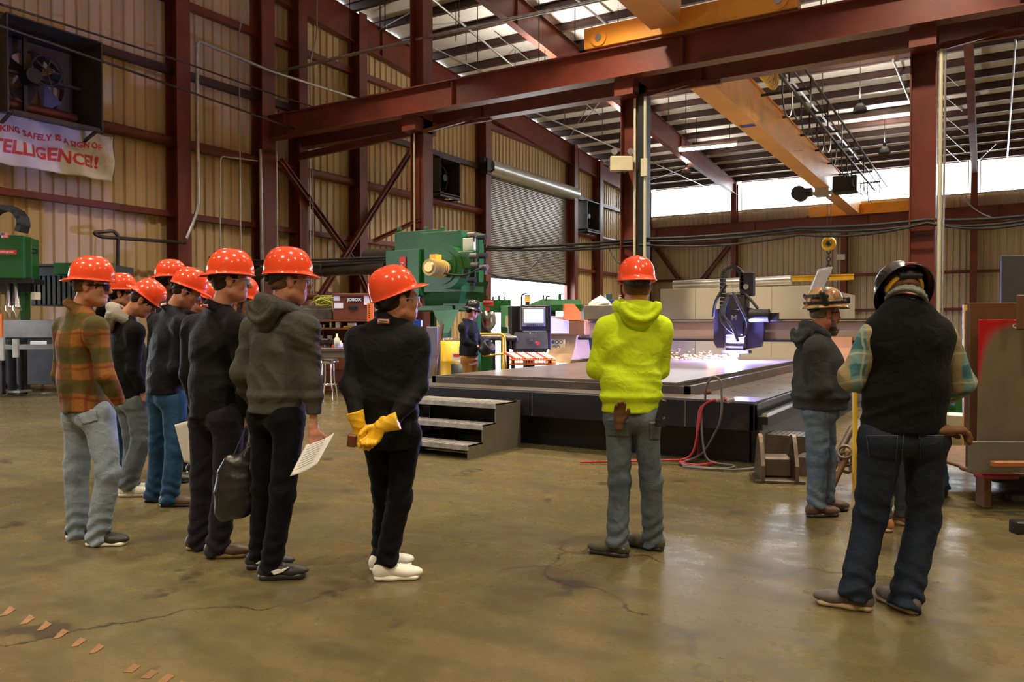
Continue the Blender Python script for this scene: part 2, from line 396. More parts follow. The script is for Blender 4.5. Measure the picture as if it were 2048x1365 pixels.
# far haunches of frames down the far columns are the columns themselves
# runway columns and their building columns
BZ0, BZ1 = 7.08, 7.78
for cx, tall in ((-13.4, 1), (-7.15, 0), (-1.08, 1), (5.3, 0), (11.5, 1)):
    column(cx, YR, roof(YR)-1.2 if tall else BZ0, .46, .42, 'x')
    hb = MB()
    hb.cbox((cx, YR-.1, BZ0-.18), (.46, .95, .36)).build('column_bracket', M_RED, kind='structure')
column(XL+.35, 16.55, roof(YR)-1.2, .46, .5, 'x')
def run_beam(yc, name='runway_beam', z0=BZ0, z1=BZ1, xs=(XL+.2, XR)):
    b = MB().ibeam((xs[0], yc, (z0+z1)/2), (xs[1], yc, (z0+z1)/2), z1-z0, .34, .03, .02)
    b.bar((xs[0], yc, z1+.03), (xs[1], yc, z1+.03), .06, .06)
    x = xs[0]+1
    while x < xs[1]:
        b.cbox((x, yc, (z0+z1)/2), (.014, .26, z1-z0-.05)); x += 6.15
    return b.build(name, M_RED, kind='structure')
run_beam(YR-.62); run_beam(YR+.72)
run_beam(YB-.95, z0=7.55-.75, z1=7.6)
# ================================================================== building fittings
X0 = XL+.12
def pipe(name, pts, r, m, label, cat='pipe', group=None, n=8, parent=None, kind=None):
    return MB().tube(pts, r, n).build(name, m, parent, label=label, cat=cat, group=group, kind=kind)
def bend(p, steps=5, rad=.25):
    """round the corners of a polyline"""
    p = [Vector(q) for q in p]; out = [p[0]]
    for i in range(1, len(p)-1):
        a, b, c = p[i-1], p[i], p[i+1]; u = (a-b); v = (c-b); r = min(rad, u.length*.45, v.length*.45)
        s0 = b+u.normalized()*r; s1 = b+v.normalized()*r
        for k in range(steps+1):
            t = k/steps; out.append(s0*(1-t)**2+b*2*t*(1-t)+s1*t*t)
    out.append(p[-1]); return out
# ---- roller door in the left wall, half open
root = empty('roller_door', (XL, 33.1, 0), 0, 'grey corrugated roller door rolled half way up in the long wall', 'door')
dy0, dy1 = 29.25-33.1, 37.05-33.1
ns = 56; sh = (8.2-3.66)/ns; b0 = MB().extr([(0, 0), (.05, sh*.25), (.05, sh*.75), (0, sh), (-.02, sh), (-.02, 0)], dy1-dy0, Matrix(((0, 1, 0, 0), (1, 0, 0, dy0), (0, 0, 1, 0), (0, 0, 0, 1))))
me = None
M_SLAT = mat('ribbed_door_steel', (.50, .48, .44), .38, .35, .12, 1, dirt=(.30, .24, .16), dscale=1)
for i in range(ns):
    if me is None: o = b0.build('slat', M_SLAT, root); me = o.data
    else: o = bpy.data.objects.new('slat', me); COL.objects.link(o); o.parent = root
    o.location = (.1, 0, 3.66+i*sh)
hm = MB().cyl((.42, dy0-.25, 8.42), (.42, dy1+.45, 8.42), .34, n=20)
hm.build('housing', mat('dented_cover_steel', (.62, .62, .60), .35, .5, .06, 2, bump=.6, bscale=2), root)
MB().box(.08, .2, dy0, dy1, 3.56, 3.68).build('bottom_rail', M_DK, root)
for y in (dy0, dy1): MB().box(.02, .2, y-.07, y+.07, 0, 8.2).build('guide_rail', M_RED if y > 0 else M_DK, root)
mo = MB(); mo.cbox((.5, dy0-.55, 8.35), (.35, .35, .7)).cyl((.5, dy0-.9, 8.6), (.5, dy0-.3, 8.6), .14); mo.bar((.2, dy0-.5, 7.9), (.9, dy0-.5, 8.2), .05, .05)
mo.build('chain_motor', M_BLK, root)
# ---- wall fans in sheet metal boxes
def wall_fan(pxc, z, size, name_, lab, guard=True, full=True):
    c = PX(pxc, 300, XL); y = c.y; root = empty('wall_fan', (XL, y, z), 0, lab, 'fan', 'boxed wall fans on the long wall')
    h = size/2; t = .04; d = 1.15
    hb = MB()
    # splayed hood: four sides flaring to the room
    o_ = h+.16
    for (a, b_) in (((-h, -h), (h, -h)), ((h, -h), (h, h)), ((h, h), (-h, h)), ((-h, h), (-h, -h))):
        k = o_/h; q = [(0.05, a[0], a[1]), (0.05, b_[0], b_[1]), (d, b_[0]*k, b_[1]*k), (d, a[0]*k, a[1]*k)]
        n_ = [(x, yy*1.03, zz*1.03) for x, yy, zz in q]
        hb.add(q+n_, [(0, 1, 2, 3), (7, 6, 5, 4), (0, 4, 5, 1), (1, 5, 6, 2), (2, 6, 7, 3), (3, 7, 4, 0)])
    hb.build('hood', mat('fan_box_grey', (.07, .065, .06), .5, .5, .3, 2), root)
    pl = MB()   # back plate with round hole
    n = 32; R = h*.78
    ring = [(math.cos(2*math.pi*i/n), math.sin(2*math.pi*i/n)) for i in range(n)]
    sq = []
    for cx_, cy_ in ring:
        m_ = max(abs(cx_), abs(cy_)); sq.append((cx_/m_*h, cy_/m_*h))
    vs = [(.2, x*R, yy*R) for x, yy in ring]+[(.2, x, yy) for x, yy in sq]+[(-.05, x*R, yy*R) for x, yy in ring]
    pl.add(vs, [(i, n+i, n+(i+1) % n, (i+1) % n) for i in range(n)]+[(i, (i+1) % n, 2*n+(i+1) % n, 2*n+i) for i in range(n)])
    pl.build('back_plate', mat('fan_box_grey', (.07, .065, .06)), root)
    MB().cyl((.2, 0, 0), (.42, 0, 0), .12, n=16).build('hub', M_BLK, root)
    for k in range(5):
        a = 2*math.pi*k/5+.3; bb = MB(); u = Vector((0, math.cos(a), math.sin(a))); v = Vector((0, -math.sin(a), math.cos(a)))
        q = [u*.1-v*.08+Vector((.3, 0, 0)), u*R*.93-v*.22+Vector((.2, 0, 0)), u*R*.93+v*.2+Vector((.36, 0, 0)), u*.1+v*.08+Vector((.38, 0, 0))]
        bb.add(q+[p+Vector((.012, 0, 0)) for p in q], [(0, 1, 2, 3), (7, 6, 5, 4), (0, 4, 5, 1), (1, 5, 6, 2), (2, 6, 7, 3), (3, 7, 4, 0)]).build('blade', M_DK, root)
    s_ = MB(); s_.torus(Matrix.Translation((.62, .05, .2)) @ Matrix.Rotation(math.pi/2, 4, 'Y'), .34, .025, 24, 6)
    for k in range(5):
        a = 2*math.pi*k/5; s_.bar((.62, .05, .2), (.62, .05+.34*math.cos(a), .2+.34*math.sin(a)), .03, .03)
    s_.build('belt_wheel', M_DK, root)
    MB().bar((.5, -h, 0), (.5, h, 0), .1, .06).bar((.45, -.35, -h), (.45, -.35, h), .08, .08).build('motor_mount', M_BLK, root)
    MB().cyl((.5, -.35, -.05), (.85, -.35, -.05), .17, n=14).build('motor', M_BLK, root)
    sh_ = MB()      # louvre outside
    for k in range(9):
        zz = -h+.1+k*(size-.2)/8; sh_.add([(-.16, -h, zz), (-.16, h, zz), (-.06, h, zz+.13), (-.06, -h, zz+.13)], [(0, 1, 2, 3)])
    sh_.build('louvre', M_GALV, root)
    br = MB().bar((.05, -h*1.05, -h-.55), (d, -h*1.1, -h-.14), .06, .06).bar((.05, h*1.05, -h-.55), (d, h*1.1, -h-.14), .06, .06).bar((d, -h*1.1, -h-.16), (d, h*1.1, -h-.16), .06, .08)
    br.build('bracket', M_DK, root)
    return root
wall_fan(62, 1.45+(650-148)*.01128, 1.75, 'fan', 'dark boxed wall fan with round opening above the safety banner')
def side_fan(pxc, pyt, pyb, lab):
    c = PX(pxc, 300, XL+.5); s_ = (Vector((c.x, c.y, 0)).dot(FW))/FPX
    z1 = CAMZ+(650-pyt)*s_; z0 = CAMZ+(650-pyb)*s_
    root = empty('wall_fan', (XL, c.y, (z0+z1)/2), 0, lab, 'fan', 'boxed wall fans on the long wall'); h = (z1-z0)/2
    b = MB(); b.box(.0, .85, -h, h, -h, -h+.04).box(0, .85, -h, h, h-.04, h).box(0, .85, -h, -h+.04, -h, h).box(0, .85, h-.04, h, -h, h)
    b.build('hood', mat('fan_box_grey', (.07, .065, .06)), root)
    b = MB().torus(Matrix.Translation((.3, 0, 0)) @ Matrix.Rotation(math.pi/2, 4, 'Y'), h*.8, .05, 24, 6); b.box(.02, .06, -h, h, -h, h)
    b.build('back_plate', M_DK, root)
    for k in range(5):
        a = 2*math.pi*k/5+.3; MB().bar((.3, 0, 0), (.3, h*.72*math.cos(a), h*.72*math.sin(a)), .02, .22, up=(1, 0, 0)).build('blade', M_DK, root)
    MB().cyl((.3, 0, 0), (.6, 0, 0), .14).build('motor', M_BLK, root)
    MB().bar((.85, -h, -h-.1), (.85, h, -h-.1), .07, .07).bar((0, h, -h-.1), (.85, h, -h-.1), .06, .06).bar((0, -h, -h-.1), (.85, -h, -h-.1), .06, .06).bar((.1, h, h*.2), (.85, h, -h-.1), .06, .06).build('bracket', M_DK, root)
side_fan(886, 322, 392, 'grey boxed wall fan beside the runway column above the green collector')
side_fan(1176, 405, 462, 'grey boxed wall fan to the right of the roller door')
# ---- safety banner
def banner():
    a = PX(-150, 200, XL+.45); b_ = PX(219, 272, XL+.45); ztop0 = 5.95
    Y0, Y1 = PX(-160, 200, XL+.45).y, PX(219, 200, XL+.45).y; W = Y1-Y0
    z_t = lambda y: PX(219, 268, XL+.45).z+.02; top = PX(219, 268, XL+.45).z; bot = PX(219, 364, XL+.45).z
    root = empty('safety_banner', (XL+.45, Y0, 0), 0, 'crumpled white safety banner with red lettering hung under the fan', 'banner')
    nx, nz = 170, 30
    def disp(u, v):
        s1 = .5+.5*math.sin(u*19+.4+1.6*math.sin(u*7)); s2 = math.sin(u*41-2*v)
        sag = 0.10*abs(math.sin(u*math.pi*4.5))*(v)
        return .05+.14*s1*(.3+.7*v*(1.3-v))+.03*s2+.05*math.sin(7*v+u*24), -sag*(1 if v > .5 else .6)
    def pt(u, v, off=0):
        d_, dz = disp(u, v); return (d_+off, u*W, bot+(top-bot)*v+dz)
    vs = [pt(i/nx, j/nz) for j in range(nz+1) for i in range(nx+1)]
    fs = [(j*(nx+1)+i, j*(nx+1)+i+1, (j+1)*(nx+1)+i+1, (j+1)*(nx+1)+i) for j in range(nz) for i in range(nx)]
    me_b = MB().add(vs, fs, True).build('sheet', mat('banner_vinyl', (.74, .70, .66), .5, 0, .05, 1, dirt=(.45, .38, .28), dscale=1.5, dlo=.55, dhi=.8), root)
    so = me_b.modifiers.new('thickness', 'SOLIDIFY'); so.thickness = .006; so.offset = -1
    red = mat('banner_red_print', (.62, .05, .05), .5, 0, .06, 2)
    for body, size, v, yend in (('WORKING SAFELY IS A SIGN OF', .20, .68, .12), ('INTELLIGENCE!!', .40, .34, .16)):
        t_ = text('lettering', body, size, Matrix.Identity(4), red, root, depth=0, bold=.014 if v < .5 else .007, align='RIGHT', sx=1.0 if v > .5 else 1.02)
        import bmesh
        bm = bmesh.new(); bm.from_mesh(t_.data)
        for _ in range(3):
            es = [e for e in bm.edges if e.calc_length() > .07]
            if not es: break
            bmesh.ops.subdivide_edges(bm, edges=es, cuts=1); bmesh.ops.triangulate(bm, faces=bm.faces[:])
        for q in bm.verts:
            yy = W-yend-.15+q.co.x; u = yy/W; vv = v+q.co.y/(top-bot); q.co = Vector(pt(u, min(max(vv, 0), 1), .007))
        bm.to_mesh(t_.data); bm.free()
    for i in range(7):
        u = 1-i*.16; p = pt(min(u, .995), .985); MB().torus(Matrix.Translation(p) @ Matrix.Rotation(math.pi/2, 4, 'Y'), .025, .008, 10, 5).build('eyelet', M_GALV, root)
banner()
# ---- duct and pipes along the left wall
M_DUCT = mat('dark_duct_steel', (.075, .06, .05), .32, .6, .2, 2)
# ---- conduit loops on the left wall
cx = X0+.45
def PW(px, py, x=XL+.75): return tuple(PX(px, py, x))
pipe('conduit', bend([PW(372, 478), PW(396, 420), PW(394, 85), PW(402, 84, XL+.75), PW(540, 142)], rad=.35), .05, M_GALV, 'galvanised conduit running up beside the wide wall column then along the wall', 'conduit')
pipe('conduit', bend([PW(540, 142), PW(760, 212)], rad=.3), .045, M_GALV, 'bright fluorescent conduit run ending above the crane beam', 'conduit')
for p0, p1, lab in ((484, 484, 'thin grey drop conduit hanging left of the tall wall columns'),):
    pipe('conduit', bend([PW(494, -20), PW(494, 20), PW(478, 55), PW(482, 560)], rad=.3), .018, M_GALV, lab, 'conduit')
pipe('conduit', bend([PW(634, -20), PW(634, 70), PW(620, 125), PW(622, 235)], rad=.3), .02, M_GALV, 'thin twin drop conduit behind the far end of the crane beam', 'conduit')
pipe('conduit', bend([PW(440, 620), PW(440, 322), PW(444, 313), PW(515, 322)], rad=.25), .02, M_GALV, 'thin looped conduit low on the wall left of the beam end', 'conduit')
pipe('conduit', bend([PW(235, 560), PW(236, 470), PW(226, 462), PW(186, 466), PW(200, 474), PW(372, 486)], rad=.2), .045, M_DUCT, 'dark hose pipe bracket looping out behind the orange hard hats', 'pipe')
pipe('conduit', [PW(619, 300), PW(621, 600)], .02, M_GALV, 'twin vertical conduit on the wall between crossing braces', 'conduit')
pipe('conduit', [PW(625, 300), PW(627, 640)], .02, M_GALV, 'twin vertical conduit on the wall between crossing braces, second one', 'conduit')
MB().tube([PX(0, 8, XL+1.2), PX(360, 122, XL+1.2), PX(568, 196, XL+1.2), PX(700, 236, XL+1.2)], .025, 6).build('sprinkler_pipe', M_DUCT, label='thin dark pipe sagging along the top of the long wall', cat='pipe')
pipe('fire_pipe', [PX(-60, 30, XL+1.5), PX(340, 170, XL+1.5), PX(600, 262, XL+1.5)], .03, M_DUCT, 'second thin dark pipe along the long wall above the banner')
main = pipe('fire_pipe', [P(537, 148, 25), P(872, 70, 21.5), P(1200, 0, 18.3), P(1500, -64, 16)], .05, M_GALV, 'grey sprinkler main crossing in front of the tall column under the roof')
for px_, py_, d_ in ((700, 110, 23.3), (918, 60, 21), (1120, 17, 19)):
    q = P(px_, py_, d_); MB().cyl(q, (q.x, q.y, roof(q.y)-.2), .012, n=6).build('hanger', M_DK, main)
for (q0, q1, lab) in (((855, -10), (1090, 185), 'thin sprinkler branch pipe under the left roof bay'), ((1070, 225), (1240, 300), 'thin sprinkler branch pipe above the roller door'), ((1130, -20), (1240, 70), 'thin sprinkler branch pipe beside the near yellow girder'), ((1573, 150), (1740, 345), 'white sprinkler line to the right of the far yellow bridge girder'), ((1786, 120), (1833, 235), 'white sprinkler line to the left of the near right column'), ((2031, 80), (2014, 325), 'white sprinkler line to the right of the near right column')):
    pipe('sprinkler_pipe', [PR(*q0), PR(*q1)], .04, M_GALV, lab)
rg = 'slender roof bracing rods'
for (a, b_) in (((1880, 140), (1918, 172)), ((1880, 185), (1925, 222)), ((1880, 225), (1930, 266)), ((1885, 262), (1932, 305)), ((1892, 298), (1932, 335)), ((1945, 333), (1992, 288)), ((1230, 168), (1165, 246)), ((1175, 215), (1112, 320)), ((1285, 365), (1367, 338)), ((1295, 320), (1420, 378)), ((1285, 235), (1440, 360)), ((705, 90), (830, 20)), ((1000, 75), (1200, 230)), ((870, 97), (1010, 165))):
    MB().cyl(PR(*a), PR(*b_), .02, n=6).build('bracing_rod', M_GALV, label='slender steel bracing rod slanting under the roof purlins', cat='rod', group=rg)
for (px_, pa, pb) in ((760, 0, 62), (770, 10, 60), (912, 15, 82), (932, 60, 120), (955, 20, 130), (1030, 110, 160), (1078, 0, 120), (1130, 225, 250), (1205, 228, 278), (1337, 205, 262), (1393, 240, 290), (1645, 160, 235), (1677, 222, 250), (1825, 132, 195), (1150, 20, 85), (1184, 60, 95), (1236, 35, 65), (1777, 0, 15), (1642, 20, 42)):
    q = PR(px_, pa, .3); s_ = q.dot(FW)/FPX
    MB().cyl(q+Vector((0, 0, .31)), q-Vector((0, 0, (pb-pa)*s_)), .018, n=6).build('hanger_rod', M_DK, label='thin vertical hanger rod below the roof purlins', cat='rod', group='roof hanger rods')
# ---- X brace on the left wall bay
def brace(a, b_, lab, wd=.17, m=None):
    MB().ibeam(a, b_, wd, wd, .03, .03).build('brace', m or M_RED, label=lab, cat='brace')
brace(PX(560, 320, XL+.75), PX(705, 520, XL+.6), 'upper left arm of the red cross brace behind the duct')
brace(PX(705, 520, XL+.6), PX(760, 640, XL+.6), 'lower right arm of the red cross brace behind the duct')
brace(PX(830, 290, XL+.75), PX(640, 592, XL+.75), 'long red brace arm rising to the right behind the duct')
brace(P(838, 440, 21.5), P(748, 482, 23), 'short red strut between tall column and cross brace', .1)
brace(PY(1302, 480, YB-.4), PY(1358, 560, YB-.4), 'far wall brace falling right behind the enclosure', .25)
brace(PY(1460, 490, YB-.4), PY(1405, 560, YB-.4), 'far wall brace rising right behind the enclosure', .25)
brace(PY(1304, 494, YB-.8), PY(1465, 484, YB-.8), 'short horizontal strut on the far wall left bay', .2)
# lower runway bracing channel behind the beam, between the left wall column and first column
MB().bar((XL+.6, YR+.4, 6.75), (-13.6, YR+.4, 6.95), .12, .2).build('brace', M_RED, label='horizontal red channel below the far end of the crane beam', cat='brace')
for cx in (-13.4, -7.15, -1.08):
    MB().bar((cx+.2, YR-.2, BZ0-.35), (cx+1.3, YR+.6, BZ0+.05), .1, .1).bar((cx+.25, YR+.6, BZ0-.06), (cx+1.9, YR+.6, BZ0-.06), .1, .08).build('gusset', M_RED, label='red knee gusset under the crane beam beside column at %s' % {-13.4: 'the green collector', -7.15: 'the lime hoodie', -1.08: 'the vest'}[cx], cat='bracket')
# ---- conduit + panel on columns
def onto(cx, dx, lab, m, r=.03):
    pipe('conduit', [(cx+dx, YR-.30, .0), (cx+dx, YR-.30, BZ0-.4)], r, m, lab, 'conduit')
M_CREAM = mat('cream_conduit', (.72, .68, .48), .4, .3, .05, 2)
onto(-7.15, .42, 'cream conduit on the middle column, outer one', M_CREAM, .035)
onto(-7.15, .17, 'cream conduit on the middle column, inner one', M_CREAM, .03)
MB().box(-7.15+.19, -7.15+.40, YR-.25, YR+.1, 0, BZ0-.3).build('cable_trough', M_BLK, label='black cable trough fixed to the middle column', cat='trough')
onto(-1.08, .30, 'cream conduit on the near right column', M_CREAM, .04)
onto(-1.08, .37, 'thin grey conduit beside cream one on near right column', M_GALV, .02)
onto(-13.4, -.02, 'pale conduit down the column above the green collector', M_CREAM, .025)
pipe('conduit', [(-18.6, 16.25, .0), (-18.6, 16.2, 6.7)], .05, M_GALV, 'shiny conduit on the wall column under the beam end', 'conduit')
pipe('conduit', [(-18.35, 16.6, .0), (-18.35, 16.6, 6.7)], .02, M_GALV, 'thin conduit on the wall column under the beam end', 'conduit')
lr = empty('emergency_light', P(1243, 328, 18.0), YAW, 'cream emergency light box with two lamp heads on the middle column', 'lamp')
MB().box(-.05, .2, .05, .5, -.05, .05).build('wall_bracket', M_DK, lr)
MB().box(-.26, .26, -.07, .07, -.17, .17, ch=.02).build('housing', mat('cream_plastic', (.55, .50, .33), .5), lr)
for sx in (-.17, .2):
    h_ = MB().cyl((sx, 0, .17), (sx, 0, .24), .015).cyl((sx, .02, .27), (sx, -.07, .27), .05, .075, n=14).build('lamp_head', M_GALV, lr)
MB().box(-.07, .07, -.05, .05, -.2, .2).build('switch_box', mat('cream_plastic', (.55, .50, .33)), label='pale switch box on the right flank of middle column', cat='box').location = P(1289, 335, 18.0)
# ---- fluorescent strip hanging under roof
fr = empty('strip_light', P(1414, 295, 34), 0, 'lit white fluorescent strip light hanging beside the far yellow girder', 'lamp')
a = P(1360, 300, 33)-P(1414, 295, 34); c = P(1470, 289, 35)-P(1414, 295, 34)
MB().bar(a+Vector((0, 0, .09)), c+Vector((0, 0, .09)), .24, .1).build('reflector', M_WHT, fr)
MB().cyl(a, c, .075).build('tube', M_LAMP, fr)
for q in (a*.8, c*.8):
    w_ = fr.location+q; MB().cyl(q+Vector((0, 0, .1)), (q.x, q.y, roof(w_.y)-fr.location.z), .015, n=6).build('hanger', M_DK, fr)
lamp0 = None
for k, (lx, ly, lz, pw) in enumerate(LAMPS):  # lamp domes added to carry the roof lights
    if lamp0 is None:
        lamp0 = empty('high_bay_lamp', (lx, ly, lz), 0, 'small dark high bay lamp added under the roof to carry a light', 'lamp', 'high bay lamps under the roof')
        MB().lathe([(.26, -.02), (.22, .14), (.09, .30), (.0, .32)], 18).build('reflector', M_DK, lamp0)
        MB().cyl((0, 0, .3), (0, 0, .42), .07, n=10).build('ballast', M_DK, lamp0)
        MB().cyl((0, 0, 0), (0, 0, 1), .012, n=6).build('hanger', M_DK, lamp0)
        r_ = lamp0
    else:
        r_ = lamp0.copy(); COL.objects.link(r_); r_.location = (lx, ly, lz)
        for c_ in lamp0.children: q_ = c_.copy(); COL.objects.link(q_); q_.parent = r_
    for c_ in r_.children:
        if c_.name.startswith('hanger'): c_.location.z = .4; c_.scale.z = roof(ly)-lz-.45
# ---- overhead cable bundle slung between the columns
def sag(a, b_, s_, n=14):
    a = Vector(a); b_ = Vector(b_); return [a+(b_-a)*(i/n)-Vector((0, 0, s_*4*(i/n)*(1-i/n))) for i in range(n+1)]
for k, (pts, r) in enumerate(((((2070, 430, 14.5), (1853, 440, 15.2), (1600, 456, 16.5), (1285, 478, 18.2), (970, 497, 22)), .035), (((2070, 438, 14.5), (1853, 448, 15.2), (1600, 460, 16.5), (1285, 482, 18.2), (970, 501, 22)), .03), (((2070, 444, 14.4), (1853, 446, 15.1), (1600, 470, 16.5), (1285, 490, 18.1), (975, 493, 22)), .025))):
    p = []
    for i in range(len(pts)-1): p += sag(P(*pts[i]), P(*pts[i+1]), .04*(1+k), 8)[:-1]
    p.append(P(*pts[-1])); pipe('cable', p, r, M_RUB, ('top', 'middle', 'bottom')[k]+' black cable of the bundle slung across between columns', 'cable', n=6)
pipe('cable', sag(P(1095, 500, 21), P(975, 545, 17), .35), .014, M_RUB, 'black cable drooping from the bundle to the green collector', 'cable', n=6)
pipe('cable', sag(P(1215, 488, 20), P(1245, 530, 18.4), .12), .02, M_RUB, 'short black cable curling down to the middle column', 'cable', n=6)
pipe('cable', sag(P(1920, 388, 30), P(2070, 425, 20), .5), .02, M_RUB, 'thin black cable drooping across the far wall at upper right', 'cable', n=6)
# ---- bridge cranes
def cable_loops(a, b_, n, drop, root):
    a = Vector(a); b_ = Vector(b_)
    for i in range(n):
        p = a+(b_-a)*(i/n); q = a+(b_-a)*((i+1)/n); dr = drop*(1-.25*(i % 2))
        pts = []
        for k in range(13):
            t = k/12; pts.append(p+(q-p)*(.5-.5*math.cos(math.pi*t))-Vector((0, 0, dr*math.sin(math.pi*t)**.6)))
        MB().tube(pts, .022, 6, False).build('festoon_loop', M_RUB, root)
def crane(gx, y0, y1, z0, z1, lab, wd=.56):
    yc = (y0+y1)/2; root = empty('bridge_crane', (gx, yc, z1), 0, lab, 'crane', None)
    MB().box(-wd/2, wd/2, y0-yc, y1-yc, z0-z1, 0).build('girder', M_CRANE, root)
    MB().box(-wd/2-.03, wd/2+.03, y0-yc, y1-yc, z0-z1-.025, z0-z1).build('bottom_flange', M_CRANEU, root)
    MB().box(-wd/2-.05, wd/2+.05, y0-yc, y1-yc, 0, .025).build('top_flange', M_CRANE, root)
    return root
def end_truck(root, x0, x1, y, z0, z1, side):
    g = root.location; b = MB(); X0_, X1_ = x0-g.x, x1-g.x; Yc = y-g.y
    b.box(X0_, X1_, Yc-.16, Yc+.16, z0-g.z, z1-g.z, ch=.01); o = b.build('end_truck', M_CRANE, root)
    for xx in (X0_+.38, X1_-.38):
        w_ = MB().cyl((xx, Yc-.20, z0-g.z+.2), (xx, Yc+.20, z0-g.z+.2), .19, n=20).build('wheel_cap', M_CRANE, root)
        MB().cyl((xx, Yc-.22, z0-g.z+.2), (xx, Yc+.22, z0-g.z+.2), .08, n=12).build('axle', M_GALV, w_)
    MB().box(X0_-.18, X0_, Yc-.1, Yc+.1, z0-g.z+.02, z0-g.z+.09).cyl((X1_, Yc, z0-g.z+.25), (X1_+.14, Yc, z0-g.z+.25), .06).build('buffer', M_DK, root, kind='stuff')
c1 = crane(-6.35, YR+.45, YB-.75, 7.62, 8.75, 'far yellow bridge crane spanning from the red beam to the far wall')
end_truck(c1, -8.75, -3.2, YB-.95, 7.62, 8.2, 1); end_truck(c1, -8.4, -4.2, YR+.72, 7.84, 8.3, 1)
g = c1.location
MB().bar(Vector((-5.0, 21.1, 8.45))-g, Vector((-5.0, 44.5, 8.45))-g, .08, .08).build('festoon_rail', M_DK, c1)
MB().bar(Vector((-4.6, 20.1, 8.95))-g, Vector((-4.6, 46.5, 8.85))-g, .06, .06).bar(Vector((-4.8, 20.1, 8.75))-g, Vector((-4.8, 46.5, 8.65))-g, .04, .04).build('handrail', M_DK, c1)
for yy in range(22, 46, 3): MB().bar(Vector((-6.1, yy, 8.6))-g, Vector((-4.6, yy, 8.6))-g, .05, .08).bar(Vector((-4.6, yy, 8.0))-g, Vector((-4.6, yy, 8.9))-g, .04, .04).build('rail_arm', M_DK, c1)
cable_loops(Vector((-5.0, 23, 8.4))-g, Vector((-5.0, 43.0, 8.4))-g, 15, .9, c1)
yb = MB()
for k in range(9): yb.torus(Matrix.Translation(Vector((-5.0, 20.2+.2*k, 8.1))-g) @ Matrix.Rotation(math.pi/2, 4, 'Y') @ Matrix.Rotation(.3, 4, 'X'), .26, .05, 14, 6)
yb.build('cable_bunch', M_YEL, c1)
MB().box(-.62, .62, -3.0, -2.99, -.99, -.98).build('placard', M_BLUE, c1)
MB().box(-.22, .22, -8.4, -8.1, -1.163, -1.158).build('placard', M_BLUE, c1).location = (0, 0, 0)
# hoist trolley under the far girder with hook block and lifting beam
hx, hy = -6.35, 37.5
ho = empty('hoist', (hx, hy, 7.3), 0, 'black motorised hoist trolley slung under the far yellow girder', 'hoist')
MB().box(.45, 1.45, -.35, .35, .0, .75, ch=.04).cyl((1.0, -.5, .3), (1.0, .5, .3), .25).build('winch_box', M_BLK, ho)
MB().cyl((-1.0, -.3, .15), (-1.0, .35, .15), .33, n=20).box(-1.3, -.45, -.2, .2, .0, .35).build('motor', M_BLK, ho)
MB().cyl((-.9, 0, .1), (.9, 0, .1), .09).box(-.3, .3, -.3, .3, -.05, .29).build('axle', M_GALV, ho)
MB().cyl((.2, 0, -.05), (.2, 0, -2.0), .015).cyl((.35, 0, -.05), (.35, 0, -2.0), .015).build('wire_rope', M_DK, ho)
hb_ = empty('hook_block', (hx+.27, hy, 5.1), 0, 'yellow hook block wheel hanging above the long yellow lifting beam', 'hook')
MB().torus(Matrix.Rotation(math.pi/2, 4, 'X'), .22, .1, 24, 8).build('sheave', M_YEL, hb_)
MB().cyl((0, -.14, 0), (0, .14, 0), .09).build('pin', M_BLK, hb_)
MB().bar((0, 0, .15), (0, 0, .35), .12, .3).build('yoke', M_YEL, hb_)
ch = MB()
for k in range(8):
    ch.torus(Matrix.Translation((0, 0, -.34-.17*k)) @ Matrix.Rotation(math.pi/2*(k % 2), 4, 'Z') @ Matrix.Rotation(math.pi/2, 4, 'X') @ Matrix.Scale(1.4, 4, (0, 1, 0)), .07, .028, 12, 6)
ch.build('chain', M_DK, hb_)
lb = empty('lifting_beam', (hx+.27, hy, 3.58), 0, 'long yellow lifting beam hanging level above the beige enclosure', 'lifting beam')
MB().ibeam((-3.95, 0, 0), (1.05, 0, 0), .26, .2, .03, .02).build('beam', M_YEL, lb)
for xx in (-3.6, .9): MB().torus(Matrix.Translation((xx, 0, -.2)) @ Matrix.Rotation(math.pi/2, 4, 'X'), .07, .02, 12, 6).build('shackle', M_DK, lb)
MB().torus(Matrix.Translation((0, 0, .2)) @ Matrix.Rotation(math.pi/2, 4, 'X'), .08, .025, 12, 6).build('lug', M_YEL, lb)
# near crane above the camera, its end truck on the near runway
c2 = crane(-5.97, -12, YR-1.05, 7.9, 9.0, 'near yellow bridge crane with its end truck on the front red beam', .6)
end_truck(c2, -8.05, -3.3, YR-.62, 7.84, 8.32, 1)
MB().prism([(-.3, 0), (.3, 0), (.3, .12), (-.3, .12)], -.9, .0, TR((0, (YR-1.05)-(YR-13.05)/2-.0, 0))).build('end_plate', M_CRANE, c2)

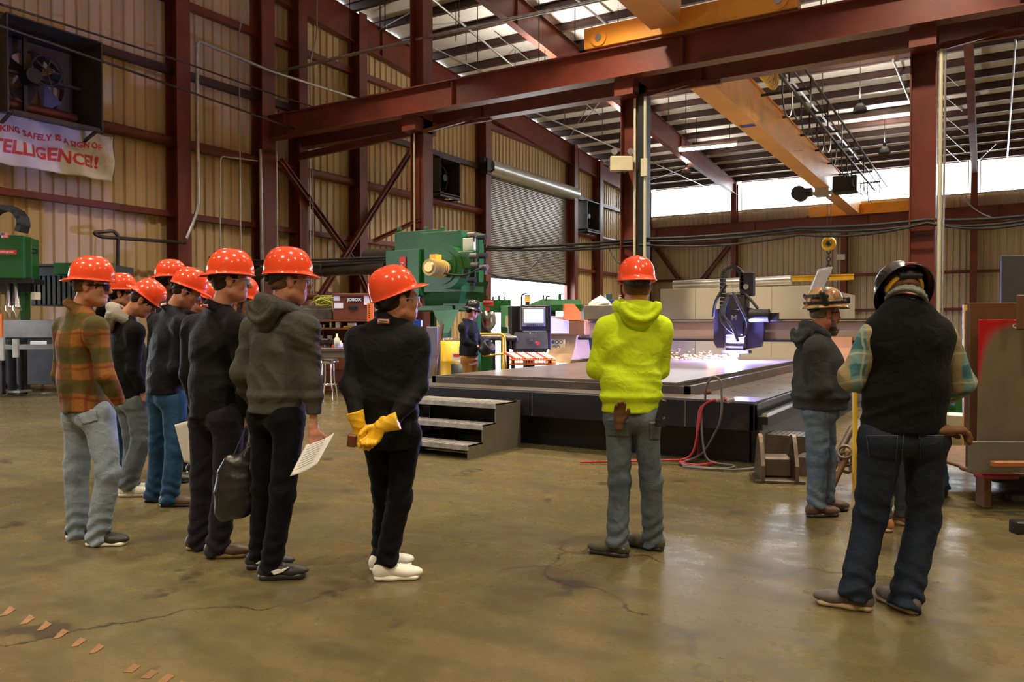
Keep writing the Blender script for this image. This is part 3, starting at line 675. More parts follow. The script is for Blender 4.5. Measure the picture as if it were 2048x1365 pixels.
# ---------------- clerestory windows of the far wall
m, t, b = node_mat('translucent_window_sheet'); tr = nn(t, 'ShaderNodeBsdfTransparent'); mx = nn(t, 'ShaderNodeMixShader'); mx.inputs[0].default_value = .18
b.inputs['Base Color'].default_value = (.9, .92, .95, 1); b.inputs['Roughness'].default_value = .3
t.links.new(tr.outputs[0], mx.inputs[1]); t.links.new(b.outputs[0], mx.inputs[2]); t.links.new(mx.outputs[0], t.nodes['Material Output'].inputs[0]); M_WIN = m
for k, (xa, xb) in enumerate(((-18.4, -13.5), (-12.9, -7.2), (-6.7, -.85), (-.35, 5.6))):
    wn = empty('window_%d' % (k+1), ((xa+xb)/2, YB-.05, 9.33), 0, kind='structure'); w2 = (xb-xa)/2; b_ = MB()
    b_.box(-w2, w2, -.03, .03, -.88, -.83).box(-w2, w2, -.03, .03, .83, .88).box(-w2, -w2+.05, -.03, .03, -.88, .88).box(w2-.05, w2, -.03, .03, -.88, .88)
    b_.build('frame', M_WALLB, wn); n = 6
    for j in range(n): MB().box(-w2+.05+(2*w2-.1)*j/n, -w2+.05+(2*w2-.1)*(j+1)/n-.012, -.004, .004, -.83, .83).build('pane', M_WIN, wn)
# ================================================================== machines and shop furniture
def WB(px0, px1, py0, py1, Y, dy, name, m, parent=None, ch=.01, **kw):
    """axis-aligned box whose near face on the plane y=Y covers the given part of the photo"""
    a = PY(px0, (py0+py1)/2, Y); c = PY(px1, (py0+py1)/2, Y); pm = (px0+px1)/2
    z1 = PY(pm, py0, Y).z; z0 = PY(pm, py1, Y).z
    if parent is not None and parent.type == 'EMPTY': g = parent.location
    else: g = Vector((0, 0, 0))
    b = MB().box(a.x-g.x, c.x-g.x, Y-g.y, Y+dy-g.y, z0-g.z, z1-g.z, ch=ch)
    return b.build(name, m, parent, **kw)
# ---------------- plasma cutting table
M_TBL = mat('table_navy_black', (.018, .019, .03), .38, .2, .3, 1.5, dirt=(.10, .075, .055), dscale=1.3, dlo=.62, dhi=.9)
M_TBR = mat('worn_table_steel', (.11, .095, .085), .42, .4, .3, 1.2, dirt=(.20, .13, .07), dscale=2, dlo=.5, dhi=.85)
M_PLATE = mat('mill_scale_plate', (.30, .25, .23), .30, .7, .22, 1.2, stretch=(1, .35, 1), dirt=(.42, .30, .20), dscale=1.2, dlo=.5, dhi=.8, bump=.05, bscale=6)
TB = empty('cutting_table', (-4.6, 8.05, 0), 0, 'long dark plasma cutting table with flat steel plate on top', 'table')
tx0, tx1, ty1 = -2.6, 2.6, 9.0
MB().box(tx0, tx1, 0, .12, .36, .66, ch=.012).box(tx0, tx1, .12, .34, .36, .40).build('front_beam', M_TBL, TB)
MB().box(tx0, tx1, .02, .55, .655, .668).build('front_ledge', M_TBR, TB)
MB().box(tx0+.15, tx1-.1, .28, .34, 0, .37).box(tx0+.1, tx0+.15, .3, ty1, 0, .4).build('skirt', M_BLK, TB)
MB().box(tx1-.12, tx1-.02, .28, ty1, .0, .36).build('side_skirt', M_TBL, TB)
MB().box(tx1-.06, tx1, 0, ty1, .36, .64, ch=.01).build('side_beam', M_TBL, TB)
lg = MB().box(tx1-.85, tx1-.02, .5, ty1, .62, .64)
lg.build('side_ledge', M_TBR, TB)
hm_ = MB()
for k in range(14):
    for xx in (tx1-.62, tx1-.2): hm_.cyl((xx, .9+k*.6, .639), (xx, .9+k*.6, .6415), .028, n=10)
hm_.build('bolt_hole', M_BLK, TB, kind='stuff')
MB().box(tx0, tx0+.8, .5, ty1, .60, .64).build('side_ledge', M_TBR, TB)
MB().bar((tx1+.08, .1, .53), (tx1+.08, ty1, .53), .05, .035).build('guide_rail', M_CHR, TB)
MB().bar((tx1+.06, .1, .47), (tx1+.06, ty1, .47), .1, .08).bar((tx1+.03, .1, .40), (tx1+.03, ty1, .40), .05, .06).build('rail_seat', M_BLK, TB)
tub = MB()
tub.box(tx0+.75, tx1-.85, .5, .56, .62, .755).box(tx0+.75, tx1-.85, ty1-.06, ty1, .3, .755).box(tx0+.75, tx0+.81, .5, ty1, .3, .755).box(tx1-.91, tx1-.85, .5, ty1, .3, .755).box(tx0+.75, tx1-.85, .5, ty1, .3, .32)
tub.build('tub_wall', M_TBR, TB)
sl = None
for k in range(56):
    yy = .62+k*.15
    if sl is None:
        o = MB().box(tx0+.83, tx1-.93, -.004, .004, .5, .758).build('slat', M_GRY, TB); sl = o.data
    else: o = bpy.data.objects.new('slat', sl); COL.objects.link(o); o.parent = TB
    o.location.y = yy
for k in (.19, .5, .86): MB().box(tx0+k*5.2, tx0+k*5.2+.01, -.004, 0, .37, .65).build('weld_seam', M_GRY, TB)
for xx, zz in ((2.3, .42), (2.3, .62), (2.52, .42), (2.52, .62)): MB().cyl((xx, -.008, zz), (xx, 0, zz), .018, n=10).build('bolt_head', M_BLK, TB)
pl = MB().box(-6.2, -3.05, 8.68, 16.6, .76, .785).build('steel_plate', M_PLATE, label='large flat steel plate lying on the plasma cutting table', cat='plate')
# ---------------- steps in front of the table
M_ALU = mat('checker_grip_steel', (.40, .38, .35), .42, .6, .3, 9, bump=.4, bscale=60)
M_STEP = mat('khaki_step_side', (.17, .155, .115), .45, .3, .15, 2)
ST = empty('step_unit', (-5.4, 6.93, 0), 0, 'three-tread steel step unit standing against the front of cutting table', 'steps')
for xx in (-.66, .64):
    prof = [(0, 0), (1.1, 0), (1.1, .55), (.55, .55), (.55, .34), (.28, .34), (.28, .15), (0, .15)]
    M_ = Matrix(((0, 0, 1, xx), (1, 0, 0, 0), (0, 1, 0, 0), (0, 0, 0, 1)))
    MB().prism(prof, 0, .02, M_).build('side_plate', M_STEP, ST)
for k, (yy, zz) in enumerate(((0, .15), (.28, .34), (.55, .55))):
    t_ = MB().box(-.66, .66, yy-.01, yy+.27 if k < 2 else yy+.45, zz-.012, zz).box(-.66, .66, yy-.012, yy, zz-.05, zz).build('tread', M_ALU, ST)
    r_ = MB()
    for j in range(13): r_.box(-.62+j*.1, -.57+j*.1, yy+.02, yy+.25, zz, zz+.006)
    r_.build('grip_strip', M_GALV, t_)
MB().box(-.62, .62, 1.0, 1.02, 0, .5).box(-.3, -.2, .3, 1.0, .02, .2).build('back_panel', M_BLK, ST)
# ---------------- gantry and torch
M_BEAM = mat('gantry_beam_paint', (.62, .52, .44), .28, .5, .08, 1)
M_BEAMO = mat('gantry_end_paint', (.45, .22, .08), .4, .2, .2, 1.5)
GY = 15.0
G = empty('gantry', (-4.6, GY, 0), 0, 'metal gantry beam bridging the cutting table on end carriages', 'gantry')
MB().box(-3.35, 3.1, -.12, .3, 1.16, 1.52, ch=.02).build('beam', M_BEAM, G)
MB().box(-3.3, 3.05, -.2, -.1, 1.50, 1.56).box(-3.3, 3.05, -.18, -.1, 1.14, 1.18).build('linear_rail', M_BLK, G)
MB().box(-3.3, 3.05, -.22, -.16, 1.515, 1.54).build('rail_strip', M_CHR, G)
MB().box(-3.45, -2.5, -.35, .35, 1.24, 1.56, ch=.02).build('end_box', M_BEAMO, G)
MB().box(-3.52, -3.45, -.2, .2, 1.3, 1.5).build('drive_motor', M_BRN, G)
def arch(x0, x1):
    prof = [(-.55, .66), (.5, .66), (.45, .8), (.3, 1.24), (-.25, 1.24), (-.3, 1.05), (-.4, .85)]
    return MB().prism(prof, x0, x1, Matrix(((0, 0, 1, 0), (1, 0, 0, 0), (0, 1, 0, 0), (0, 0, 0, 1))))
arch(-3.35, -2.75).build('end_carriage', mat('gantry_support_paint', (.50, .33, .17), .42, .2, .1, 1), G)
arch(2.1, 2.6).build('end_carriage', M_BEAMO, G)
pc = MB(); pc.box(-3.30, -2.98, -.58, -.3, .98, 1.17); o = MB().box(-3.33, -2.98, -.335, -.325, .93, 1.14).build('warning_placard', mat('placard_yellow', (.80, .68, .32), .5), G)
for k in range(5):
    cx_, cz_ = -3.26+.095*(k % 3)+(.03 if k > 2 else 0), 1.09 if k < 3 else .98
    MB().cyl((cx_, -.34, cz_), (cx_, -.336, cz_), .038, n=16).build('pictogram', M_BLUE if k < 1 else M_BLK, o)
    if k: MB().cyl((cx_, -.343, cz_), (cx_, -.339, cz_), .024, n=16).build('pictogram', M_PAP, o)
M_CAR = mat('carriage_dark', (.03, .025, .035), .4, .3, .2, 3)
tc_ = PY(1472, 700, GY-.45); T = empty('torch_carriage', (tc_.x, GY-.45, 0), 0, 'dark plasma torch carriage riding on the gantry beam with looped hoses', 'torch')
# back plates
MB().prism([(-.42, 1.12), (-.36, 1.02), (-.12, 1.02), (-.12, 1.72), (-.16, 1.78), (-.42, 1.74)], 0, .12, Matrix(((1, 0, 0, 0), (0, 0, 1, 0), (0, 1, 0, 0), (0, 0, 0, 1)))).build('left_plate', M_CAR, T)
MB().prism([(.15, 1.0), (.45, 1.05), (.5, 1.3), (.5, 1.7), (.2, 1.78), (.15, 1.7)], 0, .12, Matrix(((1, 0, 0, 0), (0, 0, 1, 0), (0, 1, 0, 0), (0, 0, 0, 1)))).build('right_plate', M_CAR, T)
MB().box(-.2, .2, -.08, .2, 1.0, 2.05, ch=.03).build('column_body', mat('carriage_grey', (.10, .085, .075), .38, .5, .2, 3), T)
MB().box(-.17, .17, -.14, -.08, 1.25, 1.75, ch=.02).build('front_cover', M_CAR, T)
MB().cyl((.28, -.1, 1.62), (.62, -.1, 1.62), .12, n=16).box(.45, .75, -.05, .1, 1.53, 1.67).build('motor', M_BLK, T)
# energy chain arch above
n = 14; ec = []
for k in range(n+1):
    a = math.pi*k/n; ec.append((-.07-.18*math.cos(a)*1.0, 0, 2.32+.2*math.sin(a)))
pts = [(-.25, 0, 1.75)]+[(p[0], 0, p[2]) for p in ec]+[(.11, 0, 2.1)]
for k in range(len(pts)-1):
    a, b_ = Vector(pts[k]), Vector(pts[k+1]); d = b_-a; L_ = d.length; ns = max(1, int(L_/.07))
    for j in range(ns): MB().bar(a+d*((j+.08)/ns), a+d*((j+.92)/ns), .16, .07, up=(0, 1, 0) if False else (d.z, 0, -d.x)).build('chain_link', M_BLK, T)
MB().box(.08, .32, -.08, .12, 1.98, 2.42, ch=.02).build('chain_bracket', M_CAR, T)
MB().cyl((.2, -.08, 2.15), (.2, -.11, 2.15), .05).build('bolt', M_GALV, T)
for k, q in enumerate((((-.15, -.1, 1.95), (-.28, -.2, 1.6), (-.05, -.25, 1.35), (.2, -.24, 1.2), (.3, -.22, 1.45), (.12, -.2, 1.8), (-.02, -.12, 2.05)), ((-.1, -.12, 2.0), (-.2, -.26, 1.65), (.02, -.3, 1.42), (.1, -.25, 1.15)), ((-.18, -.06, 2.2), (-.36, -.12, 1.9), (-.4, -.1, 1.6)), ((.15, -.05, 2.05), (.3, -.1, 1.9), (.42, -.12, 1.75)))):
    MB().tube(bend(q, 5, .3), .028, 8).build('hose', M_RUB, T)
text('emblem', 'M', .13, TR((.0, -.142, 1.58)) @ Matrix.Rotation(math.pi/2, 4, 'X'), M_GALV, T, bold=.004)
MB().box(-.16, .16, -.1, .08, .98, 1.06).cyl((0, 0, 1.0), (0, 0, .86), .075, n=16).cyl((-.1, 0, 1.0), (-.1, 0, .9), .04).box(-.24, .26, -.12, .1, .93, .985).build('torch_mount', M_CAR, T)
MB().lathe([(.055, 1.0), (.05, .92), (.03, .86), (.02, .82), (0, .82)], 16).build('torch_tip', M_CHR, T)
tp = Vector((tc_.x, GY-.45, .80))
M_ARC = mat('plasma_arc', (1, 1, 1), .5, emit=(.55, .60, 1.0), estr=220)
MB().lathe([(0, .03), (.016, .02), (.022, -.005), (.0, -.012)], 12, Matrix.Translation(tp)).build('plasma_arc', M_ARC, label='blinding blue-white plasma arc at the torch tip', cat='arc')
l = bpy.data.lights.new('arc_light', 'POINT'); l.energy = 2200; l.color = (.33, .33, 1.0); l.shadow_soft_size = .05
o = bpy.data.objects.new('arc_light', l); COL.objects.link(o); o.location = tp+Vector((0, -.12, .10))
sp = MB(); rr = random.Random(3)
for k in range(300):
    t = rr.random()**1.6; x = -1.55*t; yv = rr.gauss(0, .10+.12*t); zz = abs(rr.gauss(0, .03+.05*math.sin(min(t*3, 3)))); ln = rr.uniform(.012, .05)
    a = tp+Vector((x, yv, zz-.01)); d = Vector((-1, yv*1.0, rr.uniform(-.15, .3))).normalized()*ln
    sp.tube([a, a+d], .0018, 3, False)
sp.build('sparks', mat('hot_sparks', (1, .6, .3), .5, emit=(1.0, .42, .12), estr=6), label='spray of orange sparks skimming across the plate left of arc', cat='sparks', kind='stuff')
l = bpy.data.lights.new('spark_light', 'POINT'); l.energy = 7; l.color = (1, .5, .2); l.shadow_soft_size = .15
o = bpy.data.objects.new('spark_light', l); COL.objects.link(o); o.location = tp+Vector((-.4, 0, .12))
# ---------------- beige enclosure behind the table
EN = empty('panel_enclosure', (-5.4, 19.4, 0), 0, 'large beige panelled enclosure standing behind the gantry', 'enclosure')
for k in range(4):
    MB().box(-1.85+k*.94+.004, -1.85+(k+1)*.94-.004, 0, .04, .12, 2.38, ch=.006).build('panel', M_BEI, EN)
    if k < 3: MB().box(-1.85+k*1.0, -.86+k*1.0, .02, .05, 0, .12).build('kick_plate', M_GRY, EN)
for k in range(6): MB().box(1.91, 1.95, .02+k*1.1, 1.1+k*1.1, .1, 2.36).build('panel', M_BEI, EN)
MB().box(-1.86, 1.94, .04, 6.6, 2.32, 2.36).build('roof_panel', M_BEI, EN)
MB().cyl((-1.7, .6, 2.52), (1.3, .6, 2.56), .11, n=14).build('exhaust_duct', M_GALV, EN)
MB().box(-1.0, 1.7, 2.6, 3.2, 2.36, 2.5).build('roof_unit', M_BLK, EN)
# ---------------- green dust collector
GC = empty('dust_collector', (-10.0, 13.7, 0), 0, 'big green dust collector on legs beside the roller door', 'dust collector')
def GB(px0, px1, py0, py1, y, dy, name, m, **kw):
    return WB(px0, px1, py0, py1, y, dy, name, m, GC, **kw)
GB(789, 873, 462, 520, 13.9, 1.6, 'upper_housing', M_GRN)
GB(771, 838, 500, 592, 13.7, 1.6, 'filter_housing', M_GRN)
GB(838, 922, 463, 585, 13.8, .9, 'main_housing', M_GRN)
GB(922, 950, 470, 560, 14.0, .35, 'side_housing', M_GRN)
# hopper taper
g = GC.location
a = PY(838, 585, 13.75); b_ = PY(966, 565, 13.9); c = PY(870, 617, 13.9)
z1, z0 = PY(900, 560, 13.8).z, PY(900, 618, 13.8).z
xs = (PY(838, 560, 13.8).x-g.x, PY(926, 560, 13.8).x-g.x, PY(872, 618, 13.8).x-g.x, PY(905, 618, 13.8).x-g.x)
hb_ = MB(); zz1, zz0 = z1, z0
hb_.add([(xs[0], .1, zz1), (xs[1], .1, zz1), (xs[1], 1.1, zz1), (xs[0], 1.1, zz1), (xs[0]+.05, .3, zz0), (xs[3], .3, zz0), (xs[3], 1.2, zz0), (xs[0]+.05, 1.2, zz0)],
        [(0, 3, 2, 1), (4, 5, 6, 7), (0, 1, 5, 4)[::1], (1, 2, 6, 5), (2, 3, 7, 6), (3, 0, 4, 7)]).build('hopper', M_GRN, GC)
GB(771, 905, 612, 622, 13.7, 1.3, 'base_frame', M_GRN); GB(886, 960, 606, 622, 13.75, .12, 'crossbeam', M_GRN)
for px0, px1, yy in ((885, 897, 13.75), (776, 786, 13.75), (946, 956, 13.9), (860, 868, 15.2)):
    GB(px0, px1, 618, 790, yy, .12, 'leg', M_GRN)
MB().prism([(-.35, 0), (.35, 0), (.07, -.5), (-.07, -.5)], 0, .02, Matrix(((1, 0, 0, PY(891, 620, 13.7).x-g.x), (0, 0, 1, -.0), (0, 1, 0, PY(891, 620, 13.7).z), (0, 0, 0, 1)))).build('gusset', M_GRNL, GC)
fc = PY(893, 535, 13.55)-g
MB().cyl((fc.x, .1, fc.z), (fc.x, -.22, fc.z), .46, n=32).build('fan_scroll', M_GRN, GC)
MB().cyl((fc.x-.05, -.2, fc.z), (fc.x-.05, -.25, fc.z), .36, n=32).build('scroll_cover', M_GRN, GC)
GB(913, 948, 503, 537, 13.5, .35, 'scroll_outlet', M_GRN); GB(925, 946, 476, 502, 13.7, .12, 'vent_cover', M_WHT)
m_ = MB(); mc = PY(877, 537, 13.2)-g
m_ = MB().cyl((mc.x, -.3, mc.z), (mc.x+.02, -.85, mc.z), .17, n=20); o = m_.build('fan_motor', mat('brass_motor', (.42, .27, .08), .35, .5, .2, 4), GC)
MB().cyl((mc.x+.02, -.85, mc.z), (mc.x+.02, -.88, mc.z), .13, .10, n=16).build('motor_cap', mat('brass_motor_end', (.55, .38, .14), .3, .6), o)
MB().cbox((mc.x, -.6, mc.z+.22), (.16, .2, .12)).build('terminal_box', M_YEL, o)
for k in range(6): MB().torus(Matrix.Translation((mc.x, -.38-.07*k, mc.z)) @ Matrix.Rotation(math.pi/2, 4, 'X'), .172, .01, 20, 5).build('cooling_fin', M_YEL, o)
for px0 in (797, 851, 884): GB(px0-4, px0+4, 454, 463, 13.95, .05, 'lifting_eye', M_GRN)
GB(951, 958, 466, 565, 13.6, .15, 'valve_manifold', M_GRN)
for k, (qx, qy) in enumerate(((944, 470), (964, 474), (948, 512), (966, 512), (968, 535), (944, 560), (951, 530))):
    q = PY(qx, qy, 13.5)-g; v_ = MB().cyl((q.x-.09, -.2, q.z), (q.x+.09, -.2, q.z), .06, n=12).cyl((q.x+.05, -.2, q.z-.06), (q.x+.05, -.2, q.z-.15), .025).build('pulse_valve', M_BLK if k % 2 else M_GRY, GC)
MB().tube(bend([(mc.x+.1, -.5, mc.z-.1), (mc.x+.5, -.35, mc.z-.18), (mc.x+1.0, -.3, mc.z)], 5, .2), .02).build('motor_cable', M_RUB, GC)
o = GB(799, 810, 514, 560, 13.66, .03, 'nameplate', M_RLAB, ch=0)
text('lettering', 'Peddi', .11, TR((PY(804.5, 538, 13.66).x-g.x, -.055, PY(804.5, 535, 13.66).z)) @ Matrix.Rotation(math.pi/2, 4, 'X') @ Matrix.Rotation(-math.pi/2, 4, 'Z'), M_PAP, GC)
# duct from the collector to the left
d1 = MB().tube(bend([PY(775, 535, 14.3), PY(640, 541, 14.6), PY(560, 541, 14.7), PY(515, 546, 14.8), PY(492, 580, 14.9), PY(478, 680, 15.0), PG(478, 800)], 6, .4), .16, 16)
DU = d1.build('extraction_duct', M_DUCT, label='large dark extraction duct running left from the green collector', cat='duct')
for px_ in (745, 650, 560): q = PY(px_, 538+(745-px_)*.02, 14.5); MB().torus(Matrix.Translation(q) @ Matrix.Rotation(math.pi/2, 4, 'Y'), .165, .015, 20, 6).build('clamp_band', M_DUCT, DU)
MB().cyl(PY(790, 514, 14.6), PY(735, 515, 14.7), .2, n=18).build('inlet_duct', M_DUCT, label='short fat dark duct stub entering the green collector', cat='duct')
for k in range(3): pipe('cable', [PY(775, 514+5*k, 14.2), PY(640, 520+6*k, 14.4), PY(520, 522+4*k, 14.6), PY(380, 512+3*k, 14.9)], .028, M_RUB, 'black cable strapped above the extraction duct, %s one' % ('upper', 'middle', 'lower')[k], 'cable')
# ---------------- far-left green drilling machine
YD = 6.55
DR = empty('drill_machine', (-16.6, YD, 0), 0, 'green drilling machine with chrome spindles at the left frame edge', 'machine')
def DB(px0, px1, py0, py1, y, dy, name, m, **kw): return WB(px0, px1, py0, py1, y, dy, name, m, DR, **kw)
a = P(-40, 512, 15.2); b_ = P(40, 512, 15.2); q0 = P(42, 467, 15.2); q1 = P(42, 556, 15.2); sc_ = 15.2/FPX
def FB(px0, px1, py0, py1, d, dep, name, m, par, ch=.008, yaw=YAW):
    """box facing along the viewing axis direction, depth dep away from the eye"""
    c = P((px0+px1)/2, (py0+py1)/2, d); s_ = d/FPX; w2 = (px1-px0)*s_/2; h2 = (py1-py0)*s_/2
    g = par.location if par is not None else Vector((0, 0, 0)); M_ = Matrix.Translation(c-g) @ Matrix.Rotation(yaw, 4, 'Z')
    return MB().box(-w2, w2, 0, dep, -h2, h2, M_, ch).build(name, m, par)
YA = YAW+.25
FB(-60, 41, 470, 556, 15.2, .9, 'head_housing', M_GRN, DR, yaw=YA); FB(41, 62, 474, 556, 15.45, .3, 'head_side', M_GRN, DR, yaw=YA+.3)
FB(-40, 60, 556, 566, 15.3, .7, 'head_base', M_BLK, DR, yaw=YA); FB(3, 14, 466, 476, 15.19, .01, 'flag_decal', M_PAP, DR, 0, YA)
for k in range(4): FB(6, 17, 467+2.6*k, 468.3+2.6*k, 15.17, .004, 'flag_stripe', M_RLAB, DR, 0, YA)
FB(3, 9, 466, 471, 15.165, .004, 'flag_canton', M_BLUE, DR, 0, YA)
FB(-8, 30, 500, 508, 15.16, .012, 'nameplate', M_RLAB, DR, 0, YA)
text('lettering', 'Peddinghaus', .055, Matrix.Translation(P(11, 504, 15.14)-DR.location) @ Matrix.Rotation(YA, 4, 'Z') @ Matrix.Rotation(math.pi/2, 4, 'X'), M_PAP, DR)
for cxp in (18, 33):
    c0 = P(cxp, 582, 15.4)-DR.location; s_ = 15.4/FPX
    MB().lathe([(0, .55), (.06, .55), (.06, -.28), (.085, -.3), (.085, -.38), (.05, -.42), (.03, -.55), (0, -.55)], 16, Matrix.Translation(c0)).build('spindle', M_CHR, DR)
FB(0, 55, 560, 585, 15.6, .3, 'gearbox', M_DK, DR, yaw=YA); FB(40, 50, 556, 640, 15.8, .3, 'guide_column', M_GRN, DR, yaw=YA)
FB(62, 70, 585, 600, 15.6, .2, 'limit_switch', M_PAP, DR)
ec = MB()
for k in range(9):
    a = -.3+math.pi*k/8*1.1; q = P(12, 442, 15.6)-DR.location; 
    r_ = Vector((math.cos(a)*.34, 0, math.sin(a)*.3)); M_ = Matrix.Translation(q+RT*r_.x+Vector((0, 0, r_.z-.05))) @ Matrix.Rotation(YAW, 4, 'Z') @ Matrix.Rotation(-a, 4, 'Y')
    MB().box(-.05, .05, -.15, .15, -.09, .09, M_).build('chain_link', M_BLK, DR)
MB().tube(bend([P(62, 498, 15.6)-DR.location, P(75, 500, 15.6)-DR.location, P(73, 507, 15.6)-DR.location, P(62, 506, 15.6)-DR.location], 5, .1), .015).build('hose', M_RUB, DR)
FB(62, 232, 531, 612, 16.9, .8, 'bridge_beam', M_DK, DR); FB(107, 222, 526, 549, 16.7, .2, 'green_rail', M_GRN, DR); FB(60, 110, 528, 533, 16.75, .3, 'top_rail', M_BLK, DR)
for k in range(16): FB(64+10*k, 71+10*k, 552, 610, 16.85, .06, 'guard_slat', M_BLK, DR)
FB(-40, 130, 640, 676, 16.6, .8, 'roller_bed', M_GRY, DR); FB(-60, 245, 676, 770, 17.2, 1.0, 'machine_base', M_DK, DR)
FB(60, 93, 683, 692, 15.9, .02, 'scale_strip', M_PAP, DR); FB(-30, 120, 690, 700, 15.6, .5, 'work_table', M_GRY, DR)
for k in range(3): FB(-8+22*k, 4+22*k, 678, 790, 15.7+.2*k, .12, 'leg', M_DK, DR)
FB(-2, 8, 675, 722, 15.2, .05, 'clamp_jaw', M_GALV, DR); FB(24, 36, 678, 716, 15.2, .05, 'clamp_jaw', M_GALV, DR); FB(-10, 4, 628, 678, 15.3, .05, 'orange_guard', M_ORG, DR)
FB(-10, 40, 782, 787, 15.8, .4, 'foot_plate', M_GALV, DR)
FB(82, 92, 786, 789, 16, .2, 'floor_anchor', M_GALV, DR)
# ---------------- workbench corner: bench, job box, shelf, stool
M_BENCH = mat('bench_steel', (.16, .12, .10), .4, .5, .2, 2)
BD = 17.2
BE = empty('work_bench', P(640, 790, 16.6)*1, YAW, 'low steel workbench between the grey hoodie and the black jacket', 'bench'); BE.location.z = 0
def RB(root, px0, px1, py0, py1, d, dep, name, m, ch=.008, par=None):
    c = P((px0+px1)/2, (py0+py1)/2, d); s_ = d/FPX; w2 = (px1-px0)*s_/2; h2 = (py1-py0)*s_/2
    M_ = root.matrix_basis.inverted() @ Matrix.Translation(c) @ Matrix.Rotation(YAW, 4, 'Z')
    return MB().box(-w2, w2, 0, dep, -h2, h2, M_, ch).build(name, m, par or root)
RB(BE, 560, 700, 697, 704, 16, 1.1, 'bench_top', M_BENCH); RB(BE, 560, 700, 704, 716, 16.05, .04, 'apron', M_GRY)
for px_ in (565, 690): RB(BE, px_, px_+8, 704, 790, 16.1, .08, 'leg', M_DK); RB(BE, px_+3, px_+10, 704, 786, 17.0, .08, 'leg', M_DK)
RB(BE, 560, 700, 740, 772, 16.9, .1, 'back_board', M_BRN)
def prop(name, lab, cat, px0, px1, py0, py1, d, dep, m, ch=.01, group=None):
    c = P((px0+px1)/2, py1, d); s_ = d/FPX; w2 = (px1-px0)*s_/2; h = (py1-py0)*s_
    o = MB().box(-w2, w2, 0, dep, 0, h, None, ch).build(name, m, None, label=lab, cat=cat, group=group); o.location = c; o.rotation_euler.z = YAW; return o
SH = empty('parts_shelf', P(680, 790, 17.6), YAW, 'brown steel shelf cabinet under the lettered job box', 'shelf'); SH.location.z = 0
RB(SH, 632, 752, 640, 644, 17.4, .6, 'top_panel', M_BRN); RB(SH, 632, 752, 656, 660, 17.4, .6, 'shelf_board', M_BRN); RB(SH, 632, 636, 640, 785, 17.4, .6, 'side_panel', M_BRN); RB(SH, 748, 752, 640, 785, 17.4, .6, 'side_panel', M_BRN)
RB(SH, 632, 752, 640, 785, 18.0, .04, 'back_panel', M_BRN); RB(SH, 632, 752, 690, 785, 17.5, .45, 'lower_cabinet', M_BRN)
for k, (x0_, x1_, y0_, m__, nm, lb_) in enumerate(((640, 643, 649, M_WHT, 'jar', 'small white jar at left end of the brown shelf'), (646, 649, 649, M_WHT, 'jar', 'second small white jar on the brown shelf'), (659, 663, 641, M_CREAM, 'binder', 'cream binder standing on the brown shelf'), (671, 680, 641, M_WHT, 'binder', 'white binder standing mid brown shelf'), (686, 712, 652, M_YEL, 'tray', 'yellow tray on the brown shelf'), (695, 711, 646, M_PAP, 'box', 'cream carton in the yellow tray'))):
    yb_ = 656 if nm != 'box' else 652
    prop(nm, lb_, nm, x0_, x1_, y0_, yb_, 17.5, .2, m__)
GT = empty('grey_cabinet', P(640, 700, 18), YAW, 'dull grey tool cabinet carrying the brown job box', 'cabinet'); GT.location.z = 0
RB(GT, 600, 668, 612, 780, 18.15, .8, 'body', M_GRY); RB(GT, 605, 664, 618, 690, 18.11, .03, 'door', M_GRY)
JB = empty('job_box', P(706, 640, 17.5), YAW, 'brown steel job box with white stencilled name plate', 'tool chest')
RB(JB, 666, 750, 589, 640, 17.45, .75, 'body', M_BRN); RB(JB, 664, 752, 587, 592, 17.4, .85, 'lid', M_BRN)
RB(JB, 695, 722, 595, 605, 17.43, .02, 'name_plate', M_BLK); text('lettering', 'JOBOX', .095, JB.matrix_basis.inverted() @ Matrix.Translation(P(708.5, 600, 17.41)) @ Matrix.Rotation(YAW, 4, 'Z') @ Matrix.Rotation(math.pi/2, 4, 'X'), M_WHT, JB, bold=.003)
for (x0_, x1_, y0_, y1_) in ((667, 679, 592, 602), (668, 686, 606, 617), (728, 746, 590, 610)): RB(JB, x0_, x1_, y0_, y1_, 17.43, .006, 'paper_notice', M_PAP, 0)
RB(JB, 697, 716, 612, 619, 17.40, .05, 'handle', M_BLK)
rb = RB(JB, 735, 747, 606, 642, 17.1, .06, 'orange_sign', M_ORG) if False else None
OS = prop('orange_level', 'orange upright tool strip with black marks right of the job box', 'tool', 734, 747, 606, 644, 17.0, .05, M_ORG)
for k in range(7): MB().box(-.035, -.005, -.006, 0, .08+.045*k, .10+.045*k).build('mark', M_BLK, OS)
# rope heap
rp = MB(); rr = random.Random(5)
for k in range(9):
    q = P(640+rr.uniform(-6, 22), 603+rr.uniform(-3, 5), 18.0); rp.torus(Matrix.Translation(q) @ Matrix.Rotation(rr.uniform(-.5, .5), 4, 'X') @ Matrix.Rotation(rr.uniform(-.4, .4), 4, 'Y'), rr.uniform(.15, .26), .016, 18, 5)
rp.tube(bend([P(655, 603, 17.9), P(666, 606, 17.6), P(668, 624, 17.6)], 5, .2), .03)
rp.build('rope_coil', mat('yellow_green_rope', (.35, .36, .06), .7), label='heap of yellow-green rope on the grey tool cabinet', cat='rope')
BOWL = MB().lathe([(0, .0), (.12, .01), (.2, .12), (.19, .13), (.11, .03), (0, .02)], 20, Matrix.Translation(P(620, 600, 18.2))).build('wooden_bowl', M_BRN, label='small brown bowl on the wall ledge above the cabinet', cat='bowl')
def bottle(px_, py_, d, r, h, m, lab, nm='bottle'):
    return MB().lathe([(0, 0), (r, 0), (r, h*.65), (r*.35, h*.8), (r*.35, h), (0, h)], 14, Matrix.Translation(P(px_, py_, d))).build(nm, m, label=lab, cat=nm)
